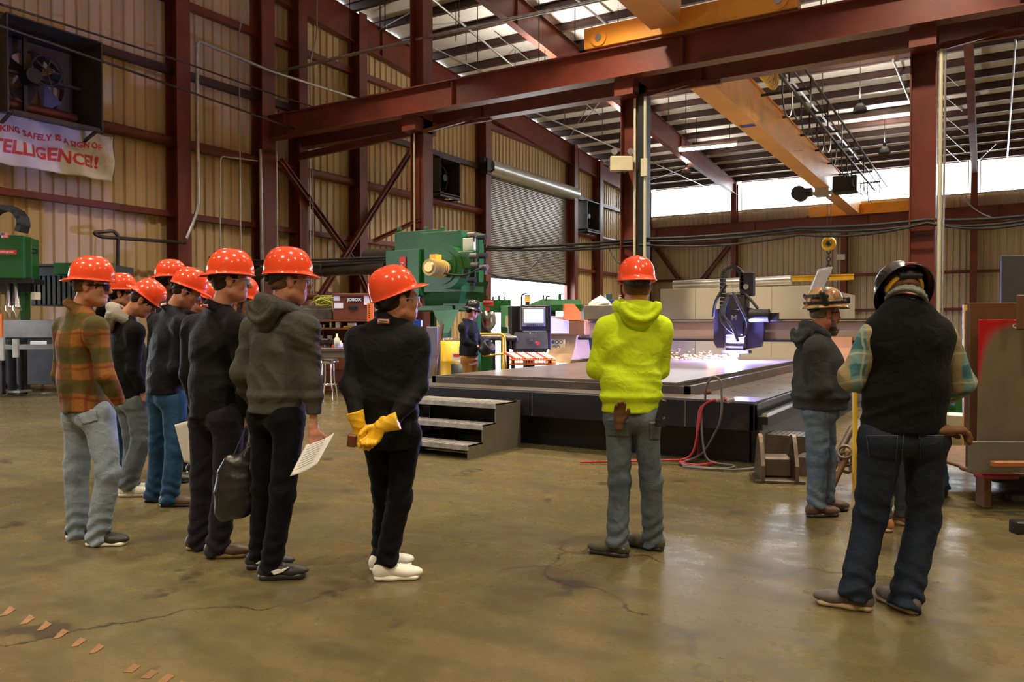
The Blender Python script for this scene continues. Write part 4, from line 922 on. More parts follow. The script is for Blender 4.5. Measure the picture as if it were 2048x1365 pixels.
bottle(674, 697, 16.3, .06, .3, M_WHT, 'white squeeze bottle standing on the steel workbench'); bottle(681, 697, 16.4, .05, .16, M_PAP, 'short white pot beside the squeeze bottle', 'pot')
prop('red_box', 'small red box on the workbench beside the bottle', 'box', 663, 671, 690, 697, 16.4, .15, M_RLAB)
vs_ = empty('bench_vise', P(655, 697, 16.5), YAW, 'dark bench vise bolted on the steel workbench', 'vise')
MB().cyl((0, 0, 0), (0, 0, .08), .09).box(-.2, .14, -.07, .07, .08, .2, ch=.02).build('body', M_DK, vs_); MB().box(.02, .08, -.1, .1, .2, .27).box(-.18, -.12, -.1, .1, .2, .27).build('jaw', M_GRY, vs_); MB().cyl((-.2, 0, .13), (-.34, 0, .13), .02).cyl((-.33, -.14, .13), (-.33, .14, .13), .012).build('screw_handle', M_GALV, vs_)
SO = empty('bar_stool', P(657, 800, 15.1), YAW+.4, 'chrome-legged stool with round black seat in front of bench', 'stool'); SO.location.z = 0
MB().lathe([(0, .80), (.17, .80), (.185, .77), (.185, .73), (.17, .71), (0, .71)], 24).build('seat', M_BLK, SO)
MB().lathe([(.187, .76), (.192, .74), (.187, .72)], 24).build('seat_band', M_CHR, SO)
for k in range(4):
    a = math.pi/2*k+.3; c_, s__ = math.cos(a), math.sin(a)
    MB().tube([(.12*c_, .12*s__, .7), (.13*c_, .13*s__, .35), (.17*c_, .17*s__, .22), (.2*c_, .2*s__, .0)], .014, 8).build('leg', M_CHR, SO)
MB().torus(Matrix.Translation((0, 0, .30)), .15, .011, 24, 6).build('foot_ring', M_CHR, SO)
# ---------------- area around the far worker
def drum(px_, py_, d, r, h, m, lab, cat, top=None):
    q = P(px_, py_, d); q.z = 0; root = empty(cat, q, 0, lab, cat)
    MB().lathe([(0, 0), (r, 0), (r, h*.32), (r*1.03, h*.335), (r, h*.35), (r, h*.65), (r*1.03, h*.665), (r, h*.68), (r, h), (r*.96, h), (r*.96, h*.9), (0, h*.9)], 28).build('shell', m, root)
    return root
dr = drum(905, 760, 15.2, .23, 1.14, M_YEL, 'yellow steel drum full of swarf behind the steps', 'drum')
sw = MB(); rr = random.Random(9)
for k in range(160):
    a = rr.random()*6.28; r_ = .2*math.sqrt(rr.random()); sw.torus(Matrix.Translation((r_*math.cos(a), r_*math.sin(a), 1.07+rr.random()*.1)) @ Matrix.Rotation(rr.random()*3, 4, 'X') @ Matrix.Rotation(rr.random()*3, 4, 'Y'), rr.uniform(.02, .045), .008, 8, 4, 0, 4.5)
sw.build('swarf', mat('swarf_steel', (.42, .34, .28), .35, .8), dr, kind='stuff')
b_ = drum(920, 770, 14.7, .17, .72, M_BLK, 'black bin with a white and red label beside yellow drum', 'bin')
c_ = P(913, 714, 14.68)-b_.location; MB().box(-.09, .09, -.005, .005, -.07, .07, TR(c_, YAW)).build('label', M_PAP, b_); MB().box(-.06, .06, -.009, .002, -.0, .05, TR(c_, YAW)).build('label_print', M_RLAB, b_)
for k, (x0_, x1_) in enumerate(((866, 882), (872, 887), (880, 884))):
    MB().cyl(P(x0_, 770, 15.2+.2*k), P(x1_, 655-6*k, 15.7+.2*k), .018, n=8).build('pole', (M_BRN, M_DK, M_BRN)[k], label=('brown wooden pole leaning right of the collector leg', 'dark thin pole leaning behind brown pole', 'short brown pole beside the yellow drum')[k], cat='pole')
prop('grey_locker', 'dull grey locker behind the black jacket shoulder', 'locker', 853, 876, 654, 760, 16.2, .5, M_GRY); prop('blue_box', 'small blue and white box on the grey locker', 'box', 826, 842, 640, 654, 16.0, .3, M_BLUE)
TBW = empty('steel_trestle', P(985, 750, 14.6), YAW, 'black steel trestle loaded with bars behind the worker', 'trestle'); TBW.location.z = 0
RB(TBW, 945, 1035, 676, 682, 14.6, .8, 'top_frame', M_BLK); RB(TBW, 984, 991, 682, 770, 14.6, .08, 'leg', M_BLK); RB(TBW, 1013, 1019, 682, 770, 15.0, .08, 'leg', M_BLK); RB(TBW, 950, 956, 682, 770, 15.0, .08, 'leg', M_BLK)
for k in range(6): MB().cyl(TBW.matrix_basis.inverted() @ P(948+3*k, 673-k, 14.65+.12*k), TBW.matrix_basis.inverted() @ P(1033, 675-k, 14.65+.12*k), .022, n=8).build('bar', M_GRY, TBW)
YC = empty('yellow_cart', P(990, 760, 14.2), YAW, 'yellow tube cart frame in front of the green saw', 'cart'); YC.location.z = 0
IM = YC.matrix_basis.inverted()
MB().tube(bend([IM @ P(955, 669, 14.0), IM @ P(1009, 668, 14.0), IM @ P(1011, 760, 14.0)], 5, .1), .022, 8).build('rail', M_YEL, YC)
MB().tube([IM @ P(965, 712, 14.05), IM @ P(1010, 708, 14.05)], .02, 8).build('cross_tube', M_YEL, YC); MB().tube([IM @ P(1005, 668, 14.4), IM @ P(1006, 760, 14.4)], .018, 8).build('leg', M_YEL, YC)
# green saw A
SA = empty('green_saw', P(990, 760, 18.5), YAW, 'pale green machine with red and white plates before the open door', 'machine'); SA.location.z = 0
RB(SA, 953, 1022, 600, 625, 18.5, .8, 'top_housing', M_GRN); RB(SA, 1001, 1024, 612, 655, 18.4, .8, 'right_post', M_GRNL); RB(SA, 938, 985, 622, 628, 18.3, .5, 'arm', M_GRN); RB(SA, 1001, 1016, 655, 760, 18.5, .5, 'base_post', M_GRNL); RB(SA, 958, 990, 690, 760, 18.6, .8, 'base', M_GRN)
RB(SA, 957, 987, 600, 612, 18.2, .02, 'red_plate', M_RLAB, 0); RB(SA, 966, 979, 615, 622, 18.2, .02, 'red_plate', M_RLAB, 0); RB(SA, 960, 985, 603, 605, 18.18, .01, 'white_line', M_PAP, 0)
MB().tube(bend([SA.matrix_basis.inverted() @ P(*q) for q in ((969, 625, 18.2), (975, 640, 18.1), (985, 625, 18.1), (987, 650, 18.1), (972, 662, 18.1))], 6, .3), .07, 10).build('flex_hose', M_GALV, SA)
MB().tube(bend([SA.matrix_basis.inverted() @ P(*q) for q in ((960, 625, 18.1), (966, 655, 18.0), (982, 668, 18.0))], 6, .3), .045, 10).build('hose', M_RUB, SA)
for k in range(5): RB(SA, 960+12*k, 964+12*k, 593-(k % 2)*2, 600, 18.6, .1, 'bolt', M_GRN)
RB(SA, 1011, 1017, 632, 655, 18.2, .1, 'yellow_tag', M_CREAM, 0)
# green conveyor B beyond console
CV = empty('green_conveyor', P(1110, 720, 19), YAW, 'green sloping conveyor hood behind the control console', 'conveyor'); CV.location.z = 0
IM = CV.matrix_basis.inverted()
RB(CV, 1062, 1165, 610, 622, 19, 1.0, 'hood', M_GRN); q = [IM @ P(*v) for v in ((1055, 610, 19), (1165, 610, 19), (1160, 600, 19), (1085, 598, 19))]; q2 = [v+Vector((0, 1.0, 0)) for v in q]
MB().add(q+q2, [(0, 1, 2, 3), (7, 6, 5, 4), (0, 4, 5, 1), (1, 5, 6, 2), (2, 6, 7, 3), (3, 7, 4, 0)]).build('sloped_top', M_GRNL, CV)
RB(CV, 1100, 1112, 622, 740, 19.2, .4, 'leg', M_GRN); RB(CV, 1117, 1123, 588, 600, 19.1, .1, 'post', M_GRN); RB(CV, 1086, 1089, 590, 600, 19.1, .1, 'post', M_DK); RB(CV, 1140, 1150, 622, 740, 19.2, .4, 'leg', M_GRN)
MB().tube(bend([IM @ P(1092, 602, 18.9), IM @ P(1093, 593, 18.9), IM @ P(1100, 593, 18.9)], 4, .06), .02).build('hook_pipe', M_BLK, CV)
bc = empty('beacon', P(1055, 612, 17.2), 0, 'orange and green signal beacon on top of console cabinet', 'beacon')
MB().cyl((0, 0, 0), (0, 0, .08), .05).build('base', M_BLK, bc); MB().cyl((0, 0, .08), (0, 0, .2), .065).build('red_lens', mat('beacon_amber', (1, .12, .02), .3, emit=(1, .15, .03), estr=2.0), bc); MB().cyl((0, 0, .2), (0, 0, .24), .06).build('green_lens', M_GRN, bc)
MB().tube(bend([(-.15, 0, -.1), (-.15, 0, .25), (-.02, 0, .27)], 5, .1), .02).build('conduit', M_BLK, bc)
# control console
CO = empty('control_console', P(1065, 760, 14.8), YAW+.12, 'dark control console with lit screen and buttons left of gantry', 'console'); CO.location.z = 0
def CB(px0, px1, py0, py1, d, dep, name, m, ch=.012, par=None, tilt=0): 
    c = P((px0+px1)/2, (py0+py1)/2, d); s_ = d/FPX; w2 = (px1-px0)*s_/2; h2 = (py1-py0)*s_/2
    M_ = CO.matrix_basis.inverted() @ Matrix.Translation(c) @ Matrix.Rotation(YAW+.12, 4, 'Z') @ Matrix.Rotation(-tilt, 4, 'X')
    return MB().box(-w2, w2, 0, dep, -h2, h2, M_, ch).build(name, m, par or CO)
M_CON = mat('console_charcoal', (.035, .035, .045), .4, .1, .1, 2)
CB(1022, 1046, 612, 700, 15.0, .5, 'side_cabinet', M_BLK); CB(1041, 1100, 610, 662, 14.8, .35, 'screen_housing', M_CON, tilt=.08); CB(1030, 1096, 663, 700, 14.7, .45, 'button_panel', M_CON, tilt=.35)
CB(1100, 1102, 612, 700, 14.8, .4, 'side_skin', mat('console_violet', (.10, .08, .22), .35), 0); CB(1050, 1070, 700, 780, 14.95, .3, 'pedestal', M_BLK)
CB(1044, 1091, 615, 653, 14.74, .03, 'bezel', mat('bezel_grey', (.22, .22, .23), .4), .004, tilt=.08)
CB(1048, 1087, 619, 646, 14.72, .015, 'screen', mat('lcd_screen', (.6, .75, .8), .3, emit=(.62, .82, .86), estr=.8), 0, tilt=.08)
for k in range(9): CB(1049+4.2*k, 1051+4.2*k, 650.5, 652.5, 14.71, .01, 'button', M_BLK, 0, tilt=.08)
for k in range(10):
    q = CO.matrix_basis.inverted() @ P(1060+(k % 4)*4, 667+(k//4)*7, 14.62); MB().cyl(q, q-Vector((0, .03, 0)), .014, n=10).build('button', (M_PAP if k == 0 else M_GRY), CO)
q = CO.matrix_basis.inverted() @ P(1075, 687, 14.5); MB().cyl(q+Vector((0, .08, 0)), q-Vector((0, .04, 0)), .035, n=14).build('stop_button', M_RLAB, CO)
# rack of offcuts with orange clips
RK = empty('offcut_rack', P(1065, 735, 13.9), YAW, 'orange rack of red and white strips on the table edge', 'rack')
RB(RK, 1018, 1112, 719, 722, 13.6, .4, 'tray', M_ORG); RB(RK, 1018, 1112, 728, 731, 13.6, .4, 'lower_rail', M_ORG); RB(RK, 1022, 1030, 722, 760, 13.9, .1, 'leg', M_DK); RB(RK, 1096, 1104, 722, 760, 13.9, .1, 'leg', M_DK)
for k in range(16):
    c = P(1024+5.3*k, 715, 13.7); M_ = RK.matrix_basis.inverted() @ Matrix.Translation(c) @ Matrix.Rotation(YAW+.5, 4, 'Z') @ Matrix.Rotation(.25, 4, 'X')
    MB().box(-.016, .016, -.1, .3, -.01, .012, M_).build('strip', (M_RLAB, M_PAP, M_WHT, M_PAP)[k % 4], RK); RB(RK, 1023+5.3*k, 1024.4+5.3*k, 716, 729, 13.58, .02, 'clip', M_ORG, 0)
# white panel, orange guard, grey block, goods on it
prop('white_panel', 'white sheet panel behind the console and gantry end', 'panel', 1101, 1138, 633, 668, 16.4, .05, M_WHT)
og = MB(); q = [P(*v) for v in ((1129, 640, 16.0), (1162, 640, 16.0), (1162, 625, 16.0), (1148, 608, 16.0), (1129, 608, 16.0))]; q2 = [v+FW*.5 for v in q]
og.add(q+q2, [(0, 1, 2, 3, 4), (9, 8, 7, 6, 5)]+[(i, 5+i, 5+(i+1) % 5, (i+1) % 5) for i in range(5)]).build('orange_guard', M_ORG, label='orange machine guard above the gantry end box', cat='guard')
prop('grey_crate', 'dark grey steel crate behind the lime hoodie shoulder', 'crate', 1168, 1262, 611, 640, 17.0, .7, M_GRY)
prop('crate_stand', 'dark stand below the grey crate behind gantry', 'stand', 1172, 1255, 640, 700, 17.2, .5, M_DK)
bg_ = MB(); rr = random.Random(2)
nv = []; 
for i in range(7):
    for j in range(12):
        t = i/6; a = j/12*6.283; r_ = .30*math.sin(math.pi*(.5+.5*t))*(1+.25*rr.random()) if i < 6 else 0
        nv.append((r_*math.cos(a)*1.3, r_*math.sin(a)*.7, .26*t*(1+.2*rr.random())))
bg_.add(nv, [(i*12+j, i*12+(j+1) % 12, (i+1)*12+(j+1) % 12, (i+1)*12+j) for i in range(6) for j in range(12)]); o = bg_.build('plastic_bag', M_WHT, label='crumpled white bag lying on the grey crate', cat='bag'); o.location = P(1200, 611, 17.2); o.scale = (.62, .62, .75)
prop('blue_bin', 'small blue plastic bin on the grey crate', 'bin', 1222, 1236, 600, 611, 17.2, .25, M_BLUE); prop('green_jug', 'dark green jug standing on the grey crate', 'jug', 1212, 1224, 588, 611, 17.4, .2, mat('dark_green_plastic', (.03, .10, .07), .5))
# ---------------- right side: plates rack
M_RUST = mat('rusty_frame_steel', (.16, .075, .03), .55, .2, .3, 2, dirt=(.06, .03, .015), dscale=2)
def redcorner():
    m, t, b = node_mat('olive_steel_plate'); L = t.links.new
    tc = nn(t, 'ShaderNodeTexCoord'); n1 = nn(t, 'ShaderNodeTexNoise', Scale=1.6, Detail=6.0); L(tc.outputs['Object'], n1.inputs['Vector'])
    c = mixc(t, rng(t, n1.outputs['Fac'], .35, .7), (.15, .125, .075), (.26, .20, .14))
    sep = nn(t, 'ShaderNodeSeparateXYZ'); L(tc.outputs['Object'], sep.inputs[0])
    # sprayed red mark round the upper left corner: |(y+.0)*(z)| small
    m1 = nn(t, 'ShaderNodeMath', operation='MULTIPLY'); a1 = nn(t, 'ShaderNodeMath', operation='ADD'); a2 = nn(t, 'ShaderNodeMath', operation='SUBTRACT')
    L(sep.outputs[0], a1.inputs[0]); a1.inputs[1].default_value = .03; a2.inputs[0].default_value = .03; L(sep.outputs[2], a2.inputs[1])
    L(a1.outputs[0], m1.inputs[0]); L(a2.outputs[0], m1.inputs[1])
    lim = nn(t, 'ShaderNodeMath', operation='ADD'); L(a1.outputs[0], lim.inputs[0]); L(a2.outputs[0], lim.inputs[1])
    f1 = rng(t, m1.outputs[0], .010, .028, 1, 0); f2 = rng(t, lim.outputs[0], .45, .66, 1, 0)
    mu = nn(t, 'ShaderNodeMath', operation='MULTIPLY'); L(f1, mu.inputs[0]); L(f2, mu.inputs[1])
    c = mixc(t, mu.outputs[0], c, (.55, .01, .015)); L(c, b.inputs['Base Color']); b.inputs['Roughness'].default_value = .38; b.inputs['Metallic'].default_value = .3
    return m
M_OLV = redcorner()
DPL = 5.9
def plate(px0, px1, py0, py1, d0, name, m, lab, thick=.02, yaw=YAW-.02, tilt=0.0):
    """rectangle whose upper left corner is the origin"""
    q = P(px0, py0, d0); s_ = d0/FPX; W, H = (px1-px0)*s_, (py1-py0)*s_
    M_ = Matrix.Identity(4); o = MB().box(0, W, 0, thick, -H, 0, None, .003).build(name, m, None, label=lab, cat='plate'); o.location = q; o.rotation_euler = (tilt, 0, yaw); return o
p1_ = plate(1959, 2260, 640, 905, 6.2, 'steel_plate', M_OLV, 'olive steel plate with a sprayed red corner mark at right')
plate(1941, 2300, 606, 945, 6.32, 'steel_plate', M_RUST, 'tall rusty brown plate behind the red-marked olive plate', .05)
plate(1940, 2300, 884, 946, 6.0, 'steel_plate', mat('olive_offcut', (.16, .15, .11), .4, .3, .15, 2), 'low olive offcut plate at the foot of the right plate stack', .03)
plate(2004, 2300, 511, 945, 7.6, 'steel_plate', mat('dark_grey_plate', (.09, .09, .095), .5, .2, .1, 2), 'dark grey plate standing tallest at the right frame edge', .03)
text('lettering', '01ega', .075, TR((.34, -.004, -.045)) @ Matrix.Rotation(math.pi/2, 4, 'X'), M_PAP, p1_, depth=.001) if False else text('lettering', 'Qtigo-a  B', .05, TR((.36, -.004, -.05)) @ Matrix.Rotation(math.pi/2, 4, 'X'), M_PAP, p1_, depth=.001)
RKR = empty('plate_rack', P(2000, 960, 6.4), YAW, 'rusty steel rack holding the upright plates at right', 'rack'); RKR.location.z = 0
RB(RKR, 1960, 2300, 946, 954, 6.1, .3, 'base_beam', M_RUST); RB(RKR, 1936, 1952, 620, 893, 6.7, .06, 'rack_post', M_RUST); RB(RKR, 1968, 1984, 954, 1018, 6.15, .12, 'foot', M_RUST); RB(RKR, 2260, 2280, 954, 1018, 6.15, .12, 'foot', M_RUST); RB(RKR, 1965, 2290, 945, 952, 6.3, 1.4, 'bed', M_RUST); RB(RKR, 1990, 2010, 952, 968, 7.3, .1, 'foot', M_RUST); RB(RKR, 2036, 2050, 590, 660, 6.05, .03, 'clamp_post', M_RUST)
RB(RKR, 1988, 2060, 924, 936, 5.9, .06, 'shelf_arm', mat('rust_orange', (.35, .12, .04), .5, .2, .2, 3)); RB(RKR, 1964, 2040, 950, 960, 6.02, .12, 'red_skid', mat('dark_red_wood', (.22, .02, .03), .6))
prop('steel_offcut', 'small steel angle offcut on floor at right frame edge', 'offcut', 2024, 2060, 990, 1006, 6.37, .1, M_GRY); prop('dark_block', 'dark block on the floor at right frame edge', 'block', 2034, 2070, 1045, 1072, 5.38, .1, M_DK)
# yellow post and pieces beyond vest man
MB().cyl(P(1710, 1000, 6.8), P(1710, 690, 6.8), .022, n=12).build('yellow_post', M_YEL, label='yellow steel post standing left of the vest', cat='post')
o = MB().cyl(PG(1935, 902), P(1935, 610, 9), .05).build('yellow_tube', M_YEL, label='yellow upright tube right of the vest shoulder', cat='tube')
bk = P(1912, 800, 9.6); bk.z = 0; bu = empty('bucket', bk, 0, 'off-white bucket on floor behind vest man elbow', 'bucket'); MB().lathe([(0, 0), (.12, 0), (.145, .33), (.15, .35), (.135, .35), (.11, .02), (0, .02)], 24).build('shell', M_WHT, bu); MB().lathe([(0, .36), (.15, .36), (.155, .34), (.15, .33)], 24).build('lid', M_WHT, bu)
GP = prop('green_plinth', 'green painted plinth behind the off-white bucket', 'plinth', 1910, 1962, 798, 872, 10.2, .3, M_GRN)
# sign on the far column
sg = MB().box(-.14, .14, -.01, 0, -.16, .16).build('wall_sign', M_RLAB, label='small red and white sign on far wall column right of vest', cat='sign'); sg.location = PY(1936, 617, YB-.75); 
MB().box(-.1, .1, -.02, -.011, -.02, .1).build('sign_panel', M_PAP, sg)
col_sign = text('column_lettering', 'E', .17, Matrix.Translation(PY(1240, 596, YR-.24)+Vector((0, 0, 0))) @ Matrix.Rotation(math.pi/2, 4, 'X'), M_PAP, depth=.002); tag(col_sign, 'white letter E painted on the middle column', 'lettering')
cb = prop('column_box', 'beige junction box on the far column right of the lifting beam', 'box', 1672, 1690, 507, 520, 38.5, .3, M_WHT)
cb.location = PY(1681, 520, YB-1.05); cb.rotation_euler.z = 0; cb.location.z = PY(1681, 520, YB-1.05).z
# ---------------- bracket casting and grating steps in front of the table's right end
M_CAST = mat('cast_brown_steel', (.13, .10, .075), .45, .5, .3, 5, dirt=(.20, .12, .06), dscale=5)
CA = empty('steel_bracket', PG(1553, 960), YAW-.15, 'heavy welded steel bracket with two eye plates on the floor', 'bracket')
sc = 7.3/FPX
for k, xx in enumerate((-.17, .13)):
    prof = [(-.20, 0), (.2, 0), (.2, .1), (.09, .36), (.05, .41), (-.0, .43), (-.05, .41), (-.09, .36), (-.2, .16)]
    b_ = MB().prism(prof, 0, .035, Matrix(((0, 0, 1, xx), (1, 0, 0, 0), (0, 1, 0, 0), (0, 0, 0, 1)))).build('eye_plate', M_CAST, CA)
    MB().torus(Matrix.Translation((xx+.018, 0, .35)) @ Matrix.Rotation(math.pi/2, 4, 'Y'), .055, .018, 20, 6).build('boss', M_CAST, b_)
MB().box(-.22, .22, -.2, .2, 0, .03, ch=.005).build('base_plate', M_CAST, CA); MB().box(-.13, .13, -.06, .16, .03, .22, ch=.02).build('web', M_CAST, CA)
GS = empty('grating_steps', P(1585, 940, 8.0), 0, 'two low grating steps behind the welded steel bracket', 'steps'); GS.location.z = 0
def RG(px0, px1, py, d, dep, z):
    a = P(px0, py, d); w_ = (px1-px0)*d/FPX; root = GS
    b_ = MB(); n1, n2 = 9, 7; q = GS.matrix_basis.inverted() @ Vector((a.x, a.y, z))
    for i in range(n1+1): b_.box(q.x+w_*i/n1-.004, q.x+w_*i/n1+.004, q.y, q.y+dep, q.z-.03, q.z)
    for i in range(n2+1): b_.box(q.x, q.x+w_, q.y+dep*i/n2-.004, q.y+dep*i/n2+.004, q.z-.03, q.z)
    b_.build('grating', M_GALV, GS)
    MB().box(q.x-.02, q.x+w_+.02, q.y-.02, q.y, 0-GS.location.z, q.z).build('riser', M_CAST, GS)
    MB().box(q.x-.02, q.x+w_+.02, q.y+dep, q.y+dep+.02, 0, q.z).box(q.x-.03, q.x-.01, q.y, q.y+dep, 0, q.z).build('side_plate', M_CAST, GS)
RG(1536, 1622, 880, 8.0, .35, .33); RG(1600, 1640, 920, 7.5, .3, .18)
# clutter behind bearded man's legs
for k, (a, b_, r, m__) in enumerate((((1640, 980, 6.9), (1705, 855, 7.2), .03, M_CAST), ((1650, 975, 7.1), (1700, 870, 7.3), .02, M_DK), ((1660, 985, 6.8), (1698, 905, 6.9), .025, M_RUST))):
    MB().cyl(P(*a), P(*b_), r, n=10).build('steel_bar', m__, label=('thick brown bar leaning beside the bearded man knee', 'thin dark bar leaning beside the bearded man knee', 'short rusty bar leaning near the yellow post')[k], cat='bar')
for k in range(3): MB().torus(TR(P(1690, 905+14*k, 6.9), .5*k, 1.0), .06, .015, 18, 6).build('shackle_ring', M_CAST, label='brown shackle ring in the heap left of yellow post, %s' % ('top one', 'middle one', 'bottom one')[k], cat='ring', group='shackle rings by the yellow post')
# ---------------- hoses and cables on the table corner
M_HRED = mat('red_hose_rubber', (.42, .03, .04), .5)
M_HGRY = mat('grey_hose_rubber', (.16, .15, .16), .5)
pipe('red_hose', bend([PY(1455, 800, 7.98), PY(1425, 800, 7.95), PY(1400, 815, 7.93), PY(1393, 870, 7.9), PG(1400, 915, .03), PG(1352, 926, .03), PG(1400, 932, .03), PG(1430, 925, .03)], 6, .15), .014, M_HRED, 'red hose drooping down the table front to the floor', 'hose')
pipe('red_hose', bend([PY(1450, 796, 7.98), PY(1405, 806, 7.93), PY(1398, 850, 7.88), PG(1385, 920, .05), PG(1160, 925, .02)], 6, .15), .011, M_HRED, 'thinner red hose trailing left along the floor by the table', 'hose')
pipe('grey_hose', bend([PY(1410, 800, 7.97), PY(1412, 770, 7.9), PY(1426, 752, 7.9), PY(1442, 760, 7.9), PY(1445, 840, 7.9), PG(1405, 912, .05), PG(1350, 930, .02), PG(1470, 942, .02), PG(1520, 935, .02)], 6, .2), .012, M_HGRY, 'grey hose looping high above the table corner then to floor', 'hose')
pipe('grey_hose', bend([PY(1402, 812, 7.96), PY(1404, 880, 7.9), PG(1412, 925, .03), PG(1480, 932, .02), PG(1440, 940, .02), PG(1365, 934, .02)], 6, .2), .011, M_HGRY, 'second grey cable coiled on the floor by the table', 'hose')
for k, (px_, py_) in enumerate(((1440, 800), (1462, 802), (1415, 785))):
    MB().cyl(PY(px_-7, py_+2, 7.96), PY(px_+7, py_-1, 7.96), .022, n=12).build('hose_coupling', (M_GALV, M_GALV, M_BRN)[k], label='metal hose coupling on the table corner, %s' % ('left one', 'right one', 'brown upper one')[k], cat='coupling')
# ---------------- floor markings: worn hazard tape
M_TAPE = mat('worn_orange_tape', (.24, .12, .045), .6, 0, .3, 20)
TPm = empty('floor_tape', PG(150, 1285), 0, 'worn orange hazard stripe tape stuck to floor at lower left', 'floor marking')
def quad(pts, name='tape_patch'):
    g_ = TPm.location; v = [PG(*p, .0)-g_ for p in pts]; v = [Vector((q.x, q.y, .001)) for q in v]; v2 = [q+Vector((0, 0, .002)) for q in v]
    n = len(v); b_ = MB().add(v+v2, [tuple(range(n)), tuple(range(n, 2*n))]+[(i, (i+1) % n, n+(i+1) % n, n+i) for i in range(n)]); b_.build(name, M_TAPE, TPm)
for (x_, y_) in ((-28, 1208), (6, 1226), (45, 1243), (78, 1256), (112, 1271), (147, 1288), (183, 1301)): quad(((x_-6, y_+8), (x_+8, y_+6), (x_+26, y_-6), (x_+14, y_-12)))
for (x_, y_) in ((250, 1338), (285, 1350), (318, 1358), (345, 1372)): quad(((x_-4, y_+8), (x_+14, y_+9), (x_+32, y_-4), (x_+18, y_-9)))
for k, (x_, y_) in enumerate(((1205, 855), (905, 920), (1300, 1115))): pass
# ================================================================== people
def arr(v): return np.array(v, dtype=np.float64)
def unit(v): v = arr(v); return v/(np.linalg.norm(v)+1e-12)
class SDF:
    def __init__(s): s.p = []
    def seg(s, a, b, ra, rb=None, u=None, k=.03, clip=(), ends=1.0):
        a, b = arr(a), arr(b); rb = ra if rb is None else rb
        ra = ra if isinstance(ra, tuple) else (ra, ra); rb = rb if isinstance(rb, tuple) else (rb, rb)
        s.p.append(('seg', a, b, ra, rb, u, k, clip, ends)); return s
    def ell(s, c, R, r, k=.02, clip=()):
        s.p.append(('ell', arr(c), arr(R), arr(r), None, None, k, clip, 1)); return s
    def box(s, c, R, hf, r=.01, k=.01, clip=()):
        s.p.append(('box', arr(c), arr(R), arr(hf), r, None, k, clip, 1)); return s
    def chain(s, pts, r, k=.01):
        for i in range(len(pts)-1):
            r0 = r[i] if isinstance(r, list) else r; r1 = r[i+1] if isinstance(r, list) else r
            s.seg(pts[i], pts[i+1], r0, r1, k=k)
        return s
    def mesh(s, h, disp=None, final_clip=()):
        los, his = [], []
        for q in s.p:
            if q[0] == 'seg': m = max(max(q[3]), max(q[4])); los.append(np.minimum(q[1], q[2])-m); his.append(np.maximum(q[1], q[2])+m)
            elif q[0] == 'ell': m = max(q[3]); los.append(q[1]-m); his.append(q[1]+m)
            else: m = np.linalg.norm(q[3])+q[4]; los.append(q[1]-m); his.append(q[1]+m)
        org = np.min(los, 0)-3*h-.012; top = np.max(his, 0)+3*h+.012
        n = np.ceil((top-org)/h).astype(int)+1
        F = np.full(n, .2)
        ax = [org[i]+h*np.arange(n[i]) for i in range(3)]
        for q, lo, hi in zip(s.p, los, his):
            k = q[6]; pad = k+2.5*h+.02
            i0 = np.maximum(((lo-pad-org)/h).astype(int), 0); i1 = np.minimum(((hi+pad-org)/h).astype(int)+2, n)
            sl = tuple(slice(a, b) for a, b in zip(i0, i1))
            X, Y, Z = np.meshgrid(*[ax[i][sl[i]] for i in range(3)], indexing='ij')
            if q[0] == 'seg':
                a, b = q[1], q[2]; ab = b-a; L2 = ab@ab+1e-12; A = ab/math.sqrt(L2)
                dx, dy, dz = X-a[0], Y-a[1], Z-a[2]
                t = np.clip((dx*ab[0]+dy*ab[1]+dz*ab[2])/L2, 0, 1)
                rx, ry, rz = dx-t*ab[0], dy-t*ab[1], dz-t*ab[2]
                if q[5] is None: 
                    rr = q[3][0]+(q[4][0]-q[3][0])*t; d = np.sqrt(rx*rx+ry*ry+rz*rz)-rr
                else:
                    u = arr(q[5]); u = unit(u-A*(u@A)); v = np.cross(A, u)
                    qu = rx*u[0]+ry*u[1]+rz*u[2]; qv = rx*v[0]+ry*v[1]+rz*v[2]; qw = rx*A[0]+ry*A[1]+rz*A[2]
                    ru = q[3][0]+(q[4][0]-q[3][0])*t; rv = q[3][1]+(q[4][1]-q[3][1])*t; rw = (ru+rv)*.5*q[8]
                    d = (np.sqrt((qu/ru)**2+(qv/rv)**2+(qw/rw)**2)-1)*np.minimum(ru, rv)
            else:
                R = q[2]; c = q[1]; dx, dy, dz = X-c[0], Y-c[1], Z-c[2]
                l = [dx*R[i][0]+dy*R[i][1]+dz*R[i][2] for i in range(3)]
                if q[0] == 'ell': d = (np.sqrt(sum((l[i]/q[3][i])**2 for i in range(3)))-1)*min(q[3])
                else:
                    e = [np.abs(l[i])-q[3][i] for i in range(3)]
                    d = np.sqrt(sum(np.maximum(v, 0)**2 for v in e))+np.minimum(np.maximum(np.maximum(e[0], e[1]), e[2]), 0)-q[4]
            for cp, cn in q[7]: cp = arr(cp); cn = unit(cn); d = np.maximum(d, (X-cp[0])*cn[0]+(Y-cp[1])*cn[1]+(Z-cp[2])*cn[2])
            f = F[sl]
            if k > 0:
                hh = np.maximum(k-np.abs(f-d), 0)/k; F[sl] = np.minimum(f, d)-hh*hh*k*.25
            else: F[sl] = np.minimum(f, d)
        if disp is not None:
            m = np.abs(F) < .05; I = np.nonzero(m); pts = [org[i]+h*I[i] for i in range(3)]
            F[m] += disp(*pts)
        for cp, cn in final_clip:
            cp = arr(cp); cn = unit(cn); X, Y, Z = np.meshgrid(*ax, indexing='ij'); F = np.maximum(F, (X-cp[0])*cn[0]+(Y-cp[1])*cn[1]+(Z-cp[2])*cn[2])
        return nets(F, org, h)
